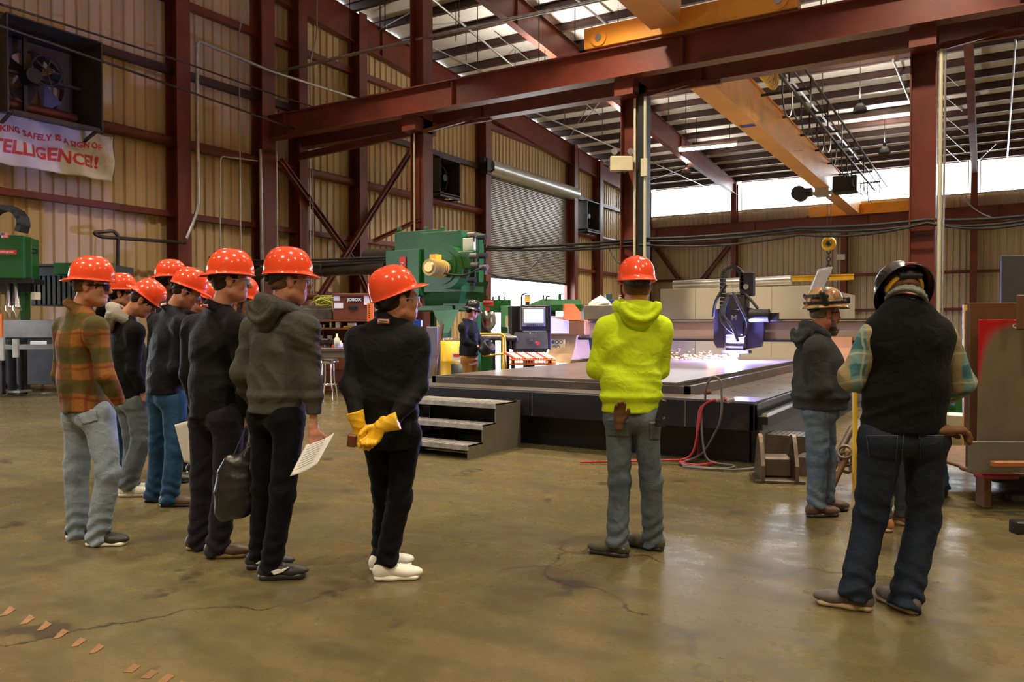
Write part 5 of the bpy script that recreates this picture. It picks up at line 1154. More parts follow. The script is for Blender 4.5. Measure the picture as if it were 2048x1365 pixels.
def nets(F, org, h):
    S_ = F < 0; n = F.shape
    c = np.zeros((n[0]-1, n[1]-1, n[2]-1), np.int8)
    offs = [(i, j, k) for i in (0, 1) for j in (0, 1) for k in (0, 1)]
    for i, j, k in offs: c += S_[i:n[0]-1+i, j:n[1]-1+j, k:n[2]-1+k]
    act = (c > 0) & (c < 8); I = np.argwhere(act)
    idx = np.full(act.shape, -1, np.int64); idx[act] = np.arange(len(I))
    V = np.stack([F[I[:, 0]+i, I[:, 1]+j, I[:, 2]+k] for i, j, k in offs], 1)
    pos = np.zeros((len(I), 3)); cnt = np.zeros(len(I))
    for a in range(8):
        for b in range(a+1, 8):
            oa, ob = arr(offs[a]), arr(offs[b])
            if abs(oa-ob).sum() != 1: continue
            va, vb = V[:, a], V[:, b]; m = (va < 0) != (vb < 0); t = va/(va-vb+1e-20)
            pos[m] += oa+t[m, None]*(ob-oa); cnt[m] += 1
    verts = org+h*(I+pos/cnt[:, None]); faces = []
    for axn in range(3):
        o1, o2 = [(1, 2), (2, 0), (0, 1)][axn]
        sl0 = [slice(1, n[i]-1) for i in range(3)]; sl0[axn] = slice(0, n[axn]-1)
        sl1 = list(sl0); sl1[axn] = slice(1, n[axn])
        a = S_[tuple(sl0)]; b = S_[tuple(sl1)]
        for fl_, m in ((0, a & ~b), (1, ~a & b)):
            E = np.argwhere(m)
            if not len(E): continue
            st = arr([1, 1, 1]).astype(int); st[axn] = 0; E = E+st
            def cell(d1, d2):
                q = E.copy(); q[:, o1] += d1; q[:, o2] += d2; return idx[q[:, 0], q[:, 1], q[:, 2]]
            q = np.stack([cell(-1, -1), cell(0, -1), cell(0, 0), cell(-1, 0)], 1)
            faces.append(q if fl_ == 0 else q[:, ::-1])
    return verts, (np.concatenate(faces) if faces else np.zeros((0, 4), int))
def np_obj(name, parts, m, parent=None, smooth=True, mats=None):
    """parts: list of (verts, quads[, material index]) joined in ONE mesh; verts in world space, parent at parent.location"""
    off = arr(parent.matrix_world_loc) if False else (arr(parent['_o']) if parent is not None and '_o' in parent.keys() else np.zeros(3))
    vs, fs, mi, n = [], [], [], 0
    for q in parts:
        v, f = q[0], q[1]; vs.append(v-off); fs.append(f+n); mi += [q[2] if len(q) > 2 else 0]*len(f); n += len(v)
    v = np.concatenate(vs).astype(np.float32); f = np.concatenate(fs).astype(np.int32)
    me = bpy.data.meshes.new(name); me.vertices.add(len(v)); me.vertices.foreach_set('co', v.ravel())
    me.loops.add(f.size); me.loops.foreach_set('vertex_index', f.ravel()); me.polygons.add(len(f))
    me.polygons.foreach_set('loop_start', np.arange(0, f.size, 4, dtype=np.int32)); me.polygons.foreach_set('material_index', np.array(mi, np.int32))
    me.polygons.foreach_set('use_smooth', [smooth]*len(f)); me.update(calc_edges=True)
    for q in (mats or [m]): me.materials.append(q)
    o = bpy.data.objects.new(name, me); COL.objects.link(o); o.parent = parent; return o
def tall_folds(amp):
    return lambda x, y, z: -amp*(np.sin(34*(x+.6*y)+3*np.sin(9*z))+.6*np.sin(61*(x-.4*y)+5*np.sin(7*z+1)))*.6
def folds(amp, seed, kx=1.0, seam=None):
    r = np.random.RandomState(seed); ph = r.rand(12)*6.28; d = r.randn(4, 3)
    def f(x, y, z):
        w_ = np.sin(7*x+ph[0]+2*np.sin(5*z+ph[1]))+np.sin(8*y+ph[2]+2*np.sin(6*z+ph[3]))
        a = np.sin(26*z*kx+3.0*w_+ph[4]); a = 1-np.abs(a)**.7*1.6
        b = np.sin(19*(x*d[0, 0]+y*d[0, 1])+9*z*d[0, 2]+2.2*w_+ph[5]); c = np.sin(13*(x+y)+15*z+1.7*w_+ph[6])
        m = .5+.5*np.sin(5*x+6*z+ph[7])*np.sin(7*y+4*z+ph[8])
        return -amp*(a*m*.8+.5*b+.45*c*(1-m))
    return f
def cloth(name, col, rough=.85, var=.10, weave=900, wr=.5, spec=None):
    spec = (.11 if max(col) < .03 else .2) if spec is None else spec
    m, t, b = node_mat(name); L = t.links.new; tc = nn(t, 'ShaderNodeTexCoord')
    n1 = nn(t, 'ShaderNodeTexNoise', Scale=5.0, Detail=5.0); L(tc.outputs['Object'], n1.inputs['Vector'])
    sc = nn(t, 'ShaderNodeVectorMath', operation='SCALE'); sc.inputs[0].default_value = col; L(rng(t, n1.outputs['Fac'], .3, .7, 1-var, 1+var), sc.inputs['Scale'])
    L(sc.outputs[0], b.inputs['Base Color']); b.inputs['Roughness'].default_value = rough; b.inputs['Specular IOR Level'].default_value = spec
    b.inputs['Sheen Weight'].default_value = .03; b.inputs['Sheen Roughness'].default_value = .5
    n2 = nn(t, 'ShaderNodeTexNoise', Scale=14.0, Detail=6.0, Distortion=1.2); L(tc.outputs['Object'], n2.inputs['Vector'])
    bp = nn(t, 'ShaderNodeBump', Strength=wr, Distance=.02); L(n2.outputs['Fac'], bp.inputs['Height']); L(bp.outputs[0], b.inputs['Normal']); return m
def denim(name, dark, light, fade=.5):
    m, t, b = node_mat(name); L = t.links.new; tc = nn(t, 'ShaderNodeTexCoord')
    n1 = nn(t, 'ShaderNodeTexNoise', Scale=3.0, Detail=6.0, Roughness=.6); L(tc.outputs['Object'], n1.inputs['Vector'])
    n2 = nn(t, 'ShaderNodeTexNoise', Scale=18.0, Detail=6.0, Distortion=1.0); L(tc.outputs['Object'], n2.inputs['Vector'])
    c = mixc(t, rng(t, n1.outputs['Fac'], .35, .68, 0, fade), dark, light); c = mixc(t, rng(t, n2.outputs['Fac'], .45, .7, 0, .35), c, light)
    L(c, b.inputs['Base Color']); b.inputs['Roughness'].default_value = .8; b.inputs['Specular IOR Level'].default_value = .25
    bp = nn(t, 'ShaderNodeBump', Strength=.45, Distance=.02); L(n2.outputs['Fac'], bp.inputs['Height']); L(bp.outputs[0], b.inputs['Normal']); return m
def plaid(name, cols, freq, wob=.02):
    """base a, bands b and c crossing, thin line d; follows lateral + height of the garment"""
    m, t, b = node_mat(name); L = t.links.new; tc = nn(t, 'ShaderNodeTexCoord'); sp = nn(t, 'ShaderNodeSeparateXYZ')
    nz = nn(t, 'ShaderNodeTexNoise', Scale=4.0, Detail=2.0); L(tc.outputs['Object'], nz.inputs['Vector'])
    ad = nn(t, 'ShaderNodeVectorMath', operation='ADD'); s2 = nn(t, 'ShaderNodeVectorMath', operation='SCALE'); L(nz.outputs['Color'], s2.inputs[0]); s2.inputs['Scale'].default_value = .10
    L(tc.outputs['Object'], ad.inputs[0]); L(s2.outputs[0], ad.inputs[1]); L(ad.outputs[0], sp.inputs[0])
    def comb(coef, f, ph=0.0):
        acc = None
        for i, cc in enumerate(coef):
            if cc == 0: continue
            q = nn(t, 'ShaderNodeMath', operation='MULTIPLY'); L(sp.outputs[i], q.inputs[0]); q.inputs[1].default_value = cc*f
            if acc is None: acc = q.outputs[0]
            else: s_ = nn(t, 'ShaderNodeMath', operation='ADD'); L(acc, s_.inputs[0]); L(q.outputs[0], s_.inputs[1]); acc = s_.outputs[0]
        s_ = nn(t, 'ShaderNodeMath', operation='ADD'); L(acc, s_.inputs[0]); s_.inputs[1].default_value = ph
        q = nn(t, 'ShaderNodeMath', operation='SINE'); L(s_.outputs[0], q.inputs[0]); return q.outputs[0]
    H = comb((0, 0, 1), freq); V = comb((.86, .5, 0), freq, 1.0); H2 = comb((0, 0, 1), freq, 2.4); V2 = comb((.86, .5, 0), freq, 3.3)
    c = mixc(t, rng(t, H, -.1, .25, 0, .75), cols[0], cols[1]); c = mixc(t, rng(t, V, .0, .3, 0, .65), c, cols[2])
    c = mixc(t, rng(t, H2, .95, .99, 0, .6), c, cols[3]); c = mixc(t, rng(t, V2, .95, .99, 0, .6), c, cols[3])
    L(c, b.inputs['Base Color']); b.inputs['Roughness'].default_value = .85; b.inputs['Specular IOR Level'].default_value = .2
    n2 = nn(t, 'ShaderNodeTexNoise', Scale=14.0, Detail=6.0, Distortion=1.2); L(tc.outputs['Object'], n2.inputs['Vector'])
    bp = nn(t, 'ShaderNodeBump', Strength=.4, Distance=.02); L(n2.outputs['Fac'], bp.inputs['Height']); L(bp.outputs[0], b.inputs['Normal']); return m
def skin(name, col):
    m, t, b = node_mat(name); tc = nn(t, 'ShaderNodeTexCoord'); n1 = nn(t, 'ShaderNodeTexNoise', Scale=14.0, Detail=3.0); t.links.new(tc.outputs['Object'], n1.inputs['Vector'])
    c = mixc(t, rng(t, n1.outputs['Fac'], .35, .65), col, (col[0]*1.05, col[1]*.82, col[2]*.78)); t.links.new(c, b.inputs['Base Color']); b.inputs['Roughness'].default_value = .5
    b.inputs['Subsurface Weight'].default_value = .08; b.inputs['Subsurface Radius'].default_value = (.02, .008, .004); return m
SK = skin('light_skin', (.58, .30, .19)); SKD = skin('brown_skin', (.12, .055, .035)); SKR = skin('ruddy_skin', (.55, .24, .15))
HB = cloth('dark_brown_hair', (.035, .018, .010), .7, .3, wr=.9); HK = cloth('black_hair', (.012, .010, .010), .7, .3, wr=.9); HG = cloth('greying_hair', (.22, .18, .15), .8, .4, wr=1.0); HC = cloth('cropped_brown_hair', (.13, .065, .035), .8, .3, wr=.6)
M_HAT = mat('orange_hard_hat', (.93, .085, .022), .16, 0, .03, 2, coat=.6)
M_HATB = mat('black_hat_shell', (.012, .011, .012), .25, 0, .1, 2, coat=.4)
M_LENS = mat('clear_lens', (.35, .38, .45), .06, .2); M_LENSD = mat('dark_lens', (.02, .02, .05), .05, .3)
M_EYE = mat('eye_white', (.75, .72, .70), .2)
UP = arr((0, 0, 1))
def fdir(yaw): a = yaw*D2R; return math.cos(a)*arr(FW)+math.sin(a)*arr(RT)
def sdir(yaw): f = fdir(yaw); return np.cross(f, UP)
def hframe(yaw, pitch=0, roll=0):
    """rows: right, forward, up of a head; pitch down positive, roll towards own right positive"""
    f, s = fdir(yaw), sdir(yaw); p = pitch*D2R; f2 = f*math.cos(p)-UP*math.sin(p); u2 = UP*math.cos(p)+f*math.sin(p)
    r = roll*D2R; s3 = s*math.cos(r)-u2*math.sin(r); u3 = u2*math.cos(r)+s*math.sin(r); return np.stack([s3, f2, u3])
def grid_obj(name, V, nu, nv, m, parent, closed=False, thick=0.0, off=1):
    f = []; 
    for i in range(nu-1):
        for j in range(nv if closed else nv-1): f.append((i*nv+j, i*nv+(j+1) % nv, (i+1)*nv+(j+1) % nv, (i+1)*nv+j))
    o = np_obj(name, [(np.array(V), np.array(f))], m, parent)
    if thick: md = o.modifiers.new('thickness', 'SOLIDIFY'); md.thickness = thick; md.offset = off
    return o
def hard_hat(root, C, R, m=None, rev=False, visor=.042, lip=.006, full=0.0, scale=1.0, sub=True, strap=None, lift=.045, down=0.0, high=.150):
    """C head centre, R head frame rows. Shell with a visor, rain lip, crown ridges, suspension"""
    T_ = lambda p: arr(C)+R.T@arr(p); sgn = -1 if rev else 1; V = []; nu, nv = 20, 56
    A, B, H = .119*scale, .141*scale, high*scale; z0 = lift
    for i in range(nu):
        t = i/(nu-4)
        for j in range(nv):
            g = 2*math.pi*j/nv; cx_, sy = math.cos(g), math.sin(g)
            if t <= 1:
                ph = (1-t)*math.pi/2; rr_ = math.cos(ph)**.72; zz = math.sin(ph)**.92
                x, y, z = A*rr_*cx_, B*rr_*sy, H*zz
                if zz > .3: z += .005*math.exp(-(x/.009)**2)*min(1, (zz-.3)*4); z += .003*math.exp(-((abs(x)-.035)/.008)**2)*min(1, (zz-.3)*4)
            else:
                q = (i-(nu-4))/3.0; w_ = math.exp(-((1-sy)/.42)**2); e = (lip+visor*w_+full)*q
                x, y = A*cx_+e*cx_*(1 if not w_ > .02 else 1-.3*w_), B*sy+e*sy; z = -.006*q-(.018+.0*full)*w_*q*q-(.025*q if full else 0)
            V.append(T_((x*sgn if rev else x, y*sgn-.004, z+z0)))
    o = grid_obj('hard_hat', V, nu, nv, m or M_HAT, root, True, .004, 1)
    if sub:
        V = []; N = 40
        for i in range(3):
            for j in range(N):
                g = 2*math.pi*j/N; back = max(0, -math.sin(g)); V.append(T_((.089*math.cos(g), .113*math.sin(g)-.006, z0+.012-.030*i*(.4+back*.9))))
        b = grid_obj('headband', V, 3, N, strap or M_RUB, root, True, .005, 1); b.parent = o; b.location = (0, 0, 0)
        k = SDF().ell(T_((0, -.124, z0-.032)), R, (.024, .016, .020), 0).mesh(.006); q = np_obj('ratchet_knob', [k], M_RUB, root); q.parent = o
    return o
def glasses(root, C, R, lens, frame_):
    T_ = lambda p: arr(C)+R.T@arr(p); V = []; nu, nv = 6, 17
    for i in range(nu):
        for j in range(nv):
            a = -1.15+2.3*j/(nv-1); r_ = .082; z = .012-.042*i/(nu-1)*(1-.25*abs(a)); V.append(T_((r_*math.sin(a)*.92, .104*math.cos(a)*1.02+.006, z)))
    o = grid_obj('safety_glasses', V, nu, nv, lens, root, False, .003, 0)
    s = SDF()
    for sx in (-1, 1): s.chain([T_((sx*.070, .050, .004)), T_((sx*.083, .02, .006)), T_((sx*.084, -.03, -.002))], .0045, 0)
    s.chain([T_((.92*.082*math.sin(a), .106*math.cos(a)+.006, .012)) for a in np.linspace(-1.1, 1.1, 9)], .004, 0)
    q = np_obj('temple_frame', [s.mesh(.0035)], frame_, root); q.parent = o
def hand(W, D, Nn, side, curl=.5, sc=1.0, h=.0042, glove=0.0, spread=.0):
    """fine hand: wrist W, direction D, palm normal Nn (towards where fingers curl), side=+1 thumb along cross(D,N)"""
    W = arr(W); D = unit(D); Nn = unit(arr(Nn)-D*(arr(Nn)@D)); X = np.cross(D, Nn)*side; s = SDF()
    g = glove
    s.seg(W-D*.03, W+D*.012, (.028*sc+g, .021*sc+g), u=X, k=.01)
    s.seg(W+D*.01, W+D*.078*sc, (.030*sc+g, .017*sc+g), (.041*sc+g, .015*sc+g), u=X, k=.014, ends=.7)
    for i, (o_, l_) in enumerate(((.030, .066), (.010, .074), (-.010, .070), (-.029, .055))):
        p = W+D*(.082-.004*abs(i-1.2))*sc+X*o_*sc; d = unit(D+X*(o_*4*spread)); a = 0; pts = [p-D*.03+Nn*0, p]; c = curl*(1+.12*i)
        for sg in (.42, .32, .26):
            a += c*.95; dd = d*math.cos(a)+Nn*math.sin(a); pts.append(pts[-1]+dd*l_*sg*1.15*sc)
        s.chain(pts, [.0095*sc+g, .0098*sc+g, .0088*sc+g, .0082*sc+g, .0075*sc+g], k=.004)
    p0 = W+D*.022*sc+X*.026*sc; d = unit(D*.75+X*.75+Nn*.35); p1 = p0+d*.042*sc; d2 = unit(D*.95+X*.2+Nn*(.3+curl*.5)); p2 = p1+d2*.032*sc; p3 = p2+unit(D*.9-X*.1*curl+Nn*(.3+curl*.5))*.024*sc
    s.chain([p0, p1, p2, p3], [.014*sc+g, .0125*sc+g, .0105*sc+g, .0088*sc+g], k=.006)
    return s.mesh(h)
def shoe(root, A, yaw, kind, gz=0.0, sc=1.0):
    """A = ankle joint; sole stands on z=gz"""
    f, s_ = fdir(yaw), sdir(yaw); R = np.stack([s_, f, UP]); B = arr((A[0], A[1], gz)); T_ = lambda x, y, z: B+s_*x*sc+f*y*sc+UP*z*sc
    up, so, lace = kind[:3]; boot = len(kind) > 3 and kind[3] == 'boot'; chunky = len(kind) > 3 and kind[3] == 'run'
    th = .028 if not chunky else .036; s = SDF(); ss = SDF()
    cl = [(T_(0, 0, th-.004), -UP)]
    s.ell(T_(0, -.038, .048), R, (.039, .048, .048), .02, cl); s.ell(T_(0, .125, .038), R, (.046, .075, .034), .03, cl); s.seg(T_(0, -.02, .07), T_(0, .10, .045), (.038, .04), (.042, .032), u=s_, k=.03, clip=cl)
    s.seg(T_(0, -.012, .06), T_(0, -.008, .14 if boot else .10), .038, .038 if boot else .035, k=.02)
    ss.seg(T_(0, -.047, th*.5), T_(0, .02, th*.5), (.042, th*.7), (.040, th*.7), u=s_, k=.0, clip=[(T_(0, 0, th), UP), (T_(0, 0, .0), -UP)])
    ss.seg(T_(0, .02, th*.5), T_(0, .145, th*.5), (.040, th*.8), (.052, th*.8), u=s_, k=.02, clip=[(T_(0, 0, th), UP), (T_(0, 0, .0), -UP)])
    dsp = None
    o = np_obj('shoe' if not boot else 'boot', [s.mesh(.0065)], up, root)
    q = np_obj('sole', [ss.mesh(.006)], so, root); q.parent = o
    if lace:
        L_ = SDF()
        for i in range(4):
            y = .045+.022*i; z = .098-.012*i
            L_.chain([T_(-.026, y, z-.012), T_(0, y+.006, z+.0045), T_(.026, y, z-.012)], .0032, 0)
        L_.chain([T_(0, .04, .105), T_(.035, .02, .10), T_(.03, .06, .085), T_(.0, .045, .104)], .003, 0); L_.chain([T_(0, .04, .105), T_(-.035, .02, .10), T_(-.03, .055, .085), T_(.0, .045, .104)], .003, 0)
        q = np_obj('laces', [L_.mesh(.0035)], lace, root); q.parent = o
    if chunky or len(kind) > 4:
        side = kind[4] if len(kind) > 4 else 1; sw = [(-.02, .045), (.02, .04), (.06, .052), (.095, .075), (.055, .063), (.025, .066), (-.0, .058)]
        V1 = [T_(.0395*side*(1+.12*math.sin(i)*0)+side*.004, y, z) for i, (y, z) in enumerate(sw)]; 
        me = MB(); n = len(V1); V2 = [v+s_*.012*side for v in V1]; V0 = [v-s_*.006*side for v in V1]; off = arr(root['_o'])
        me.add([tuple(v-off) for v in V0]+[tuple(v-off) for v in V2], [tuple(range(n)), tuple(range(n, 2*n))]+[(i, (i+1) % n, n+(i+1) % n, n+i) for i in range(n)])
        q = me.build('side_stripe', M_WHT if chunky else M_YEL, o)
    return o
from mathutils.bvhtree import BVHTree
def project(o, root, corners, name, m, nu=10, nv=8, off=.004, thick=.003):
    """patch of cloth, label or seam laid on the surface of a garment: corners are four photo points"""
    me = o.data; off0 = Vector(root['_o']); bv = BVHTree.FromPolygons([v.co+off0 for v in me.vertices], [tuple(p.vertices) for p in me.polygons])
    V = []; last = None; c = [Vector((a, b, 0)) for a, b in corners]
    for i in range(nu):
        for j in range(nv):
            u, v = i/(nu-1), j/(nv-1); q = (c[0]*(1-u)+c[1]*u)*(1-v)+(c[3]*(1-u)+c[2]*u)*v
            r = ray(q.x, q.y); hit = bv.ray_cast(O, r.normalized())[0]
            if hit is not None: last = (hit-O).length
            if last is None: last = 4.5
            V.append(arr(O+r.normalized()*(last-off)))
    x = grid_obj(name, V, nu, nv, m, root, False, thick, 0); x.parent = o; return x

def figure(lab, d, sp):
    J = {k: arr(P(v[0], v[1], d+(v[2] if len(v) > 2 else 0))) for k, v in sp['J'].items()}
    g = P((sp['J']['anL'][0]+sp['J']['anR'][0])/2, 900, d); g.z = 0
    root = empty('person', g, 0, lab, 'person'); root['_o'] = tuple(g)
    yw = sp.get('yaw', 0); S_, F_ = sdir(yw), fdir(yw); Bk = sp.get('bulk', 1.0); seed = sp.get('seed', 1); vox = sp.get('vox', .0115)
    H = J['head']; R = hframe(*sp.get('head', (yw, 0, 0))); T_ = lambda p: H+R.T@arr(p); sk = sp.get('skin', SK)
    # ---- body: head and neck
    s = SDF()
    s.ell(T_((0, -.012, .030)), R, (.076, .098, .088), 0); s.ell(T_((0, .030, -.035)), R, (.060, .068, .085), .03); s.ell(T_((0, .058, -.095)), R, (.036, .034, .026), .03)
    s.seg(T_((-.05, .0, -.07)), T_((.0, .05, -.10)), .024, .02, k=.03); s.seg(T_((.05, .0, -.07)), T_((.0, .05, -.10)), .024, .02, k=.03)
    s.seg(T_((0, .094, .012)), T_((0, .118, -.032)), .008, .013, k=.012); s.ell(T_((0, .106, -.038)), R, (.018, .012, .010), .01)
    s.seg(T_((-.038, .082, .022)), T_((.038, .082, .022)), .011, k=.015); s.seg(T_((-.018, .092, -.064)), T_((.018, .092, -.064)), .0075, k=.008)
    for sx in (-1, 1):
        s.ell(T_((sx*.078, -.006, -.008)), R, (.010, .020, .032), .008); s.ell(T_((sx*.082, -.014, .002)), R, (.010, .014, .024), .004); s.ell(T_((sx*.045, .06, -.02)), R, (.02, .03, .03), .02)
    nb = J['neck']; s.seg(T_((0, -.022, -.05)), nb-UP*.03, (.056*Bk**.5, .062), (.062*Bk, .062*Bk), u=S_, k=.03)
    parts = [s.mesh(.0062)]
    # ---- core body (inside the clothes) as one coarse surface
    c = SDF(); c.seg(J['pelvis'], J['waist'], (.13, .095), (.12, .09), u=S_, k=.04); c.seg(J['waist'], J['chest'], (.12, .09), (.135, .095), u=S_, k=.04)
    c.seg(J['shL'], J['shR'], .05, k=.04); c.seg(J['chest'], nb-UP*.02, (.12, .08), (.05, .05), u=S_, k=.04)
    for q in 'LR':
        c.seg(J['sh'+q], J['el'+q], .040, .032, k=.03); c.seg(J['el'+q], J['wr'+q], .031, .024, k=.02)
        c.seg(J['hip'+q], J['kn'+q], .066, .046, k=.03); c.seg(J['kn'+q], J['an'+q], .045, .034, k=.02)
    parts.append(c.mesh(.024))
    hs = sp.get('hands', {})
    for q in 'LR':
        if q in hs:
            hd = hs[q]; parts.append(hand(J['wr'+q], hd[0][0]*arr(RT)+hd[0][1]*arr(FW)+hd[0][2]*UP, hd[1][0]*arr(RT)+hd[1][1]*arr(FW)+hd[1][2]*UP, hd[2], hd[3] if len(hd) > 3 else .5))
    body = np_obj('body', parts, sk, root)
    for sx in (-1, 1):
        e = SDF().ell(T_((sx*.030, .080, -.002)), R, (.014, .012, .010), 0).mesh(.0045); q = np_obj('eye', [e], M_EYE, root); q.parent = body
    # ---- hair
    if sp.get('hair'):
        hr = SDF(); lowz = sp.get('hairlow', -.055)
        cl = [(T_((0, .035, 0)), R[1]*.9-R[2]*.25)]
        hr.ell(T_((0, -.016, .026)), R, (.082, .102, .094), 0, cl+[(T_((0, 0, lowz+.02)), -R[2]+R[1]*.35)]); hr.ell(T_((0, -.048, -.012)), R, (.068, .062, .07), .02, [(T_((0, 0, lowz)), -R[2])])
        if sp.get('long'):
            for x in (-.05, -.02, .02, .05): hr.chain([T_((x, -.07, .0)), T_((x*1.3, -.085, -.10)), T_((x*1.3, -.06, -.22)), T_((x*1.2, -.05, -.32))], [.035, .035, .03, .012], .02)
            hr.chain([T_((.07, .02, .02)), T_((.085, .02, -.1)), T_((.07, .03, -.25))], [.02, .022, .01], .01)
        np_obj('hair', [hr.mesh(.007, folds(.003, seed, 3))], sp['hair'], root)
    if sp.get('beard'):
        bd = SDF(); bd.ell(T_((0, .050, -.085)), R, (.060, .062, .052), 0, [(T_((0, 0, -.052)), R[2]*.8+R[1]*.55)]); bd.ell(T_((0, .075, -.125)), R, (.036, .038, .045), .03); bd.seg(T_((-.03, .095, -.055)), T_((.03, .095, -.055)), .012, k=.01)
        for sx in (-1, 1): bd.seg(T_((sx*.066, .015, -.03)), T_((sx*.05, .045, -.09)), .014, .025, k=.02)
        np_obj('beard', [bd.mesh(.006, folds(.004, 5, 4))], sp['beard'], root)
    if sp.get('hat'): sp['hat'](root, H, R)
    if sp.get('glasses'): glasses(root, H, R, *sp['glasses'])
    # ---- pants
    t = SDF(); pr = sp.get('pr', 1.0)
    for q in 'LR':
        an = J['an'+q]; kn = J['kn'+q]; hp = J['hip'+q]; ad = unit(an-kn); cp = an+ad*.058
        t.seg(hp, kn, (.088*pr*Bk**.5, .094*pr*Bk**.5), (.072*pr, .074*pr), u=sdir(yw), k=.012)
        t.seg(kn, an+ad*.05, .070*pr, .064*pr*sp.get('flare', 1.0), k=.03, clip=[(cp, ad)])
    pel = J['pelvis']; t.seg(pel+UP*.04, (J['hipL']+J['hipR'])/2-UP*.0, (.150*Bk, .105*Bk), (.152*Bk, .110*Bk), u=S_, k=.05, ends=.5)
    for q in 'LR': t.ell(J['hip'+q]*.85+pel*.15-F_*.022, np.stack([S_, F_, UP]), (.082*Bk, .094*Bk, .095), .05)
    fo = folds(.0042, seed+3, .8)
    def dsp(x, y, z):
        v = fo(x, y, z); m = np.clip((.30-z)/.22, 0, 1); k_ = np.clip(1-np.abs(z-.52)/.14, 0, 1)
        v = v-(.007*m)*np.sin(z*78+2.5*np.sin(x*21+y*17+seed)+seed)-.004*k_*np.sin(z*60+3*np.sin(x*15+y*13)); return v
    pants = np_obj('trousers', [t.mesh(vox, dsp)], sp['pants'], root)
    # ---- upper garment
    up = sp['top']; kind = up['kind']; m = up['m']; lo = up.get('loose', 1.0); ft = up.get('belly', 1.0)
    ch, wa, pe = J['chest'], J['waist'], J['pelvis']; b = SDF(); L1 = (.170*Bk*lo, .125*Bk*lo*ft); sh_t = up.get('sl', 1.0)
    hemp = arr(P(sp['J']['pelvis'][0], up['hem'], d)); hemz = hemp[2]
    b.seg(arr((pe[0], pe[1], hemz-.03)), wa, (.188*Bk*lo, .150*Bk*lo*ft), (.176*Bk*lo, .136*Bk*lo*ft), u=S_, k=.04)
    b.seg(wa, ch, (.176*Bk*lo, .136*Bk*lo*ft), (.182*Bk*lo, .130*Bk*lo), u=S_, k=.05); b.seg(ch, nb-UP*.075, (.178*Bk*lo, .125*Bk*lo), (.110*Bk, .082*Bk), u=S_, k=.05)
    vi = .16 if kind == 'vest' else 0; sA, sB = [J['sh'+q]*(1-vi)+(nb-UP*.06)*vi for q in 'LR']; vr = .052 if vi else .062
    b.seg(sA, nb-UP*.045, vr*Bk, .052*Bk, k=.05); b.seg(sB, nb-UP*.045, vr*Bk, .052*Bk, k=.05)
    b.seg(sA-UP*.04, sB-UP*.04, (vr+.008)*Bk, k=.06)
    slv = SDF() if kind == 'vest' else b
    for q in 'LR':
        el, wr = J['el'+q], J['wr'+q]; wd = unit(wr-el)
        slv.seg(J['sh'+q]-(UP*.02 if kind == 'vest' else 0), el, (.066 if kind != 'vest' else .060)*Bk*sh_t, .055*Bk*sh_t, k=.04 if kind != 'vest' else .01); slv.seg(el, wr+wd*.02, .058*Bk*sh_t, .042*sh_t if not up.get('wide') else .052, k=.02, clip=[(wr+wd*.012, wd)])
        if kind == 'hoodie': slv.seg(wr-wd*.035, wr+wd*.02, .038*sh_t, .034*sh_t, k=.006, clip=[(wr+wd*.015, wd)])
    if kind == 'vest':
        b.p = [q for q in b.p]
    # collar / hood
    ax_ = unit(unit(T_((0, -.02, -.08))-nb)+UP*up.get('axup', .9)); n0 = nb+ax_*up.get('cz', -.016 if kind in ('jacket', 'shirt') else .005); Cx = unit(np.cross(ax_, F_)); Cy = unit(np.cross(Cx, ax_))*-1
    if (Cy@F_) < 0: Cy = -Cy
    def ring(r1, r2, dz, tr, a0=0, a1=360, n=16, tilt=0.0, k=.01, c=None):
        pts = []
        for i in range(n+1):
            a = (a0+(a1-a0)*i/n)*D2R; pts.append((n0 if c is None else c)+Cx*r1*math.cos(a)+Cy*r2*math.sin(a)+ax_*(dz-tilt*math.sin(a)))
        (up['_c'] if '_c' in up else b).chain(pts, tr, k)
    hoodpart = None
    if kind in ('jacket', 'shirt', 'vest'):
        cb_ = SDF(); up['_c'] = cb_
        rr_ = .074*Bk if kind != 'vest' else .068*Bk; tq = 1 if kind != 'vest' else .62
        ring(rr_, rr_*1.08, -.004, .017*tq, tilt=.012); ring(rr_*.96, rr_*1.04, .018, .013*tq, tilt=.012); ring(rr_*1.1, rr_*1.18, -.012, .014*tq, tilt=.014)
        if up.get('collar'): hoodpart = ('collar', cb_, up['collar'], .007)
        else: b.p += cb_.p
        del up['_c']
    if kind == 'hoodie':
        hd = SDF(); up['_c'] = hd; w_ = up.get('hood', 1.0)
        ring(.085, .09, -.002, .026, tilt=.02, k=.02); ring(.10*w_, .105*w_, -.018, .028, a0=150, a1=390, k=.02, tilt=.03)
        c0 = nb-F_*.085
        for (dx, dy, dz, rx, ry, rz) in ((0, -.02, -.03, .105, .045, .055), (0, -.035, -.075, .085, .035, .05), (0, -.03, -.115, .05, .028, .035)): hd.ell(c0+S_*dx+F_*dy+UP*dz, np.stack([S_, F_, UP]), (rx*w_, ry, rz*w_), .03)
        # opening rim of the fallen hood
        pts = [c0+S_*.105*w_*math.cos(a)+F_*(-.045-.05*math.sin(a)*.5)+UP*(.005-.085*w_*math.sin(a)) for a in np.linspace(.0, math.pi, 12)]; hd.chain(pts, .017, .012)
        pts = [c0+S_*.085*w_*math.cos(a)+F_*(-.05)+UP*(.012-.045*w_*math.sin(a)) for a in np.linspace(.0, math.pi, 10)]; hd.chain(pts, .014, .008)
        del up['_c']; hoodpart = ('hood', hd, up.get('hoodm', m), .009)
    fo2 = folds(up.get('amp', .0052)*(1.0), seed+11, .7)
    rib = up.get('rib', kind == 'hoodie')
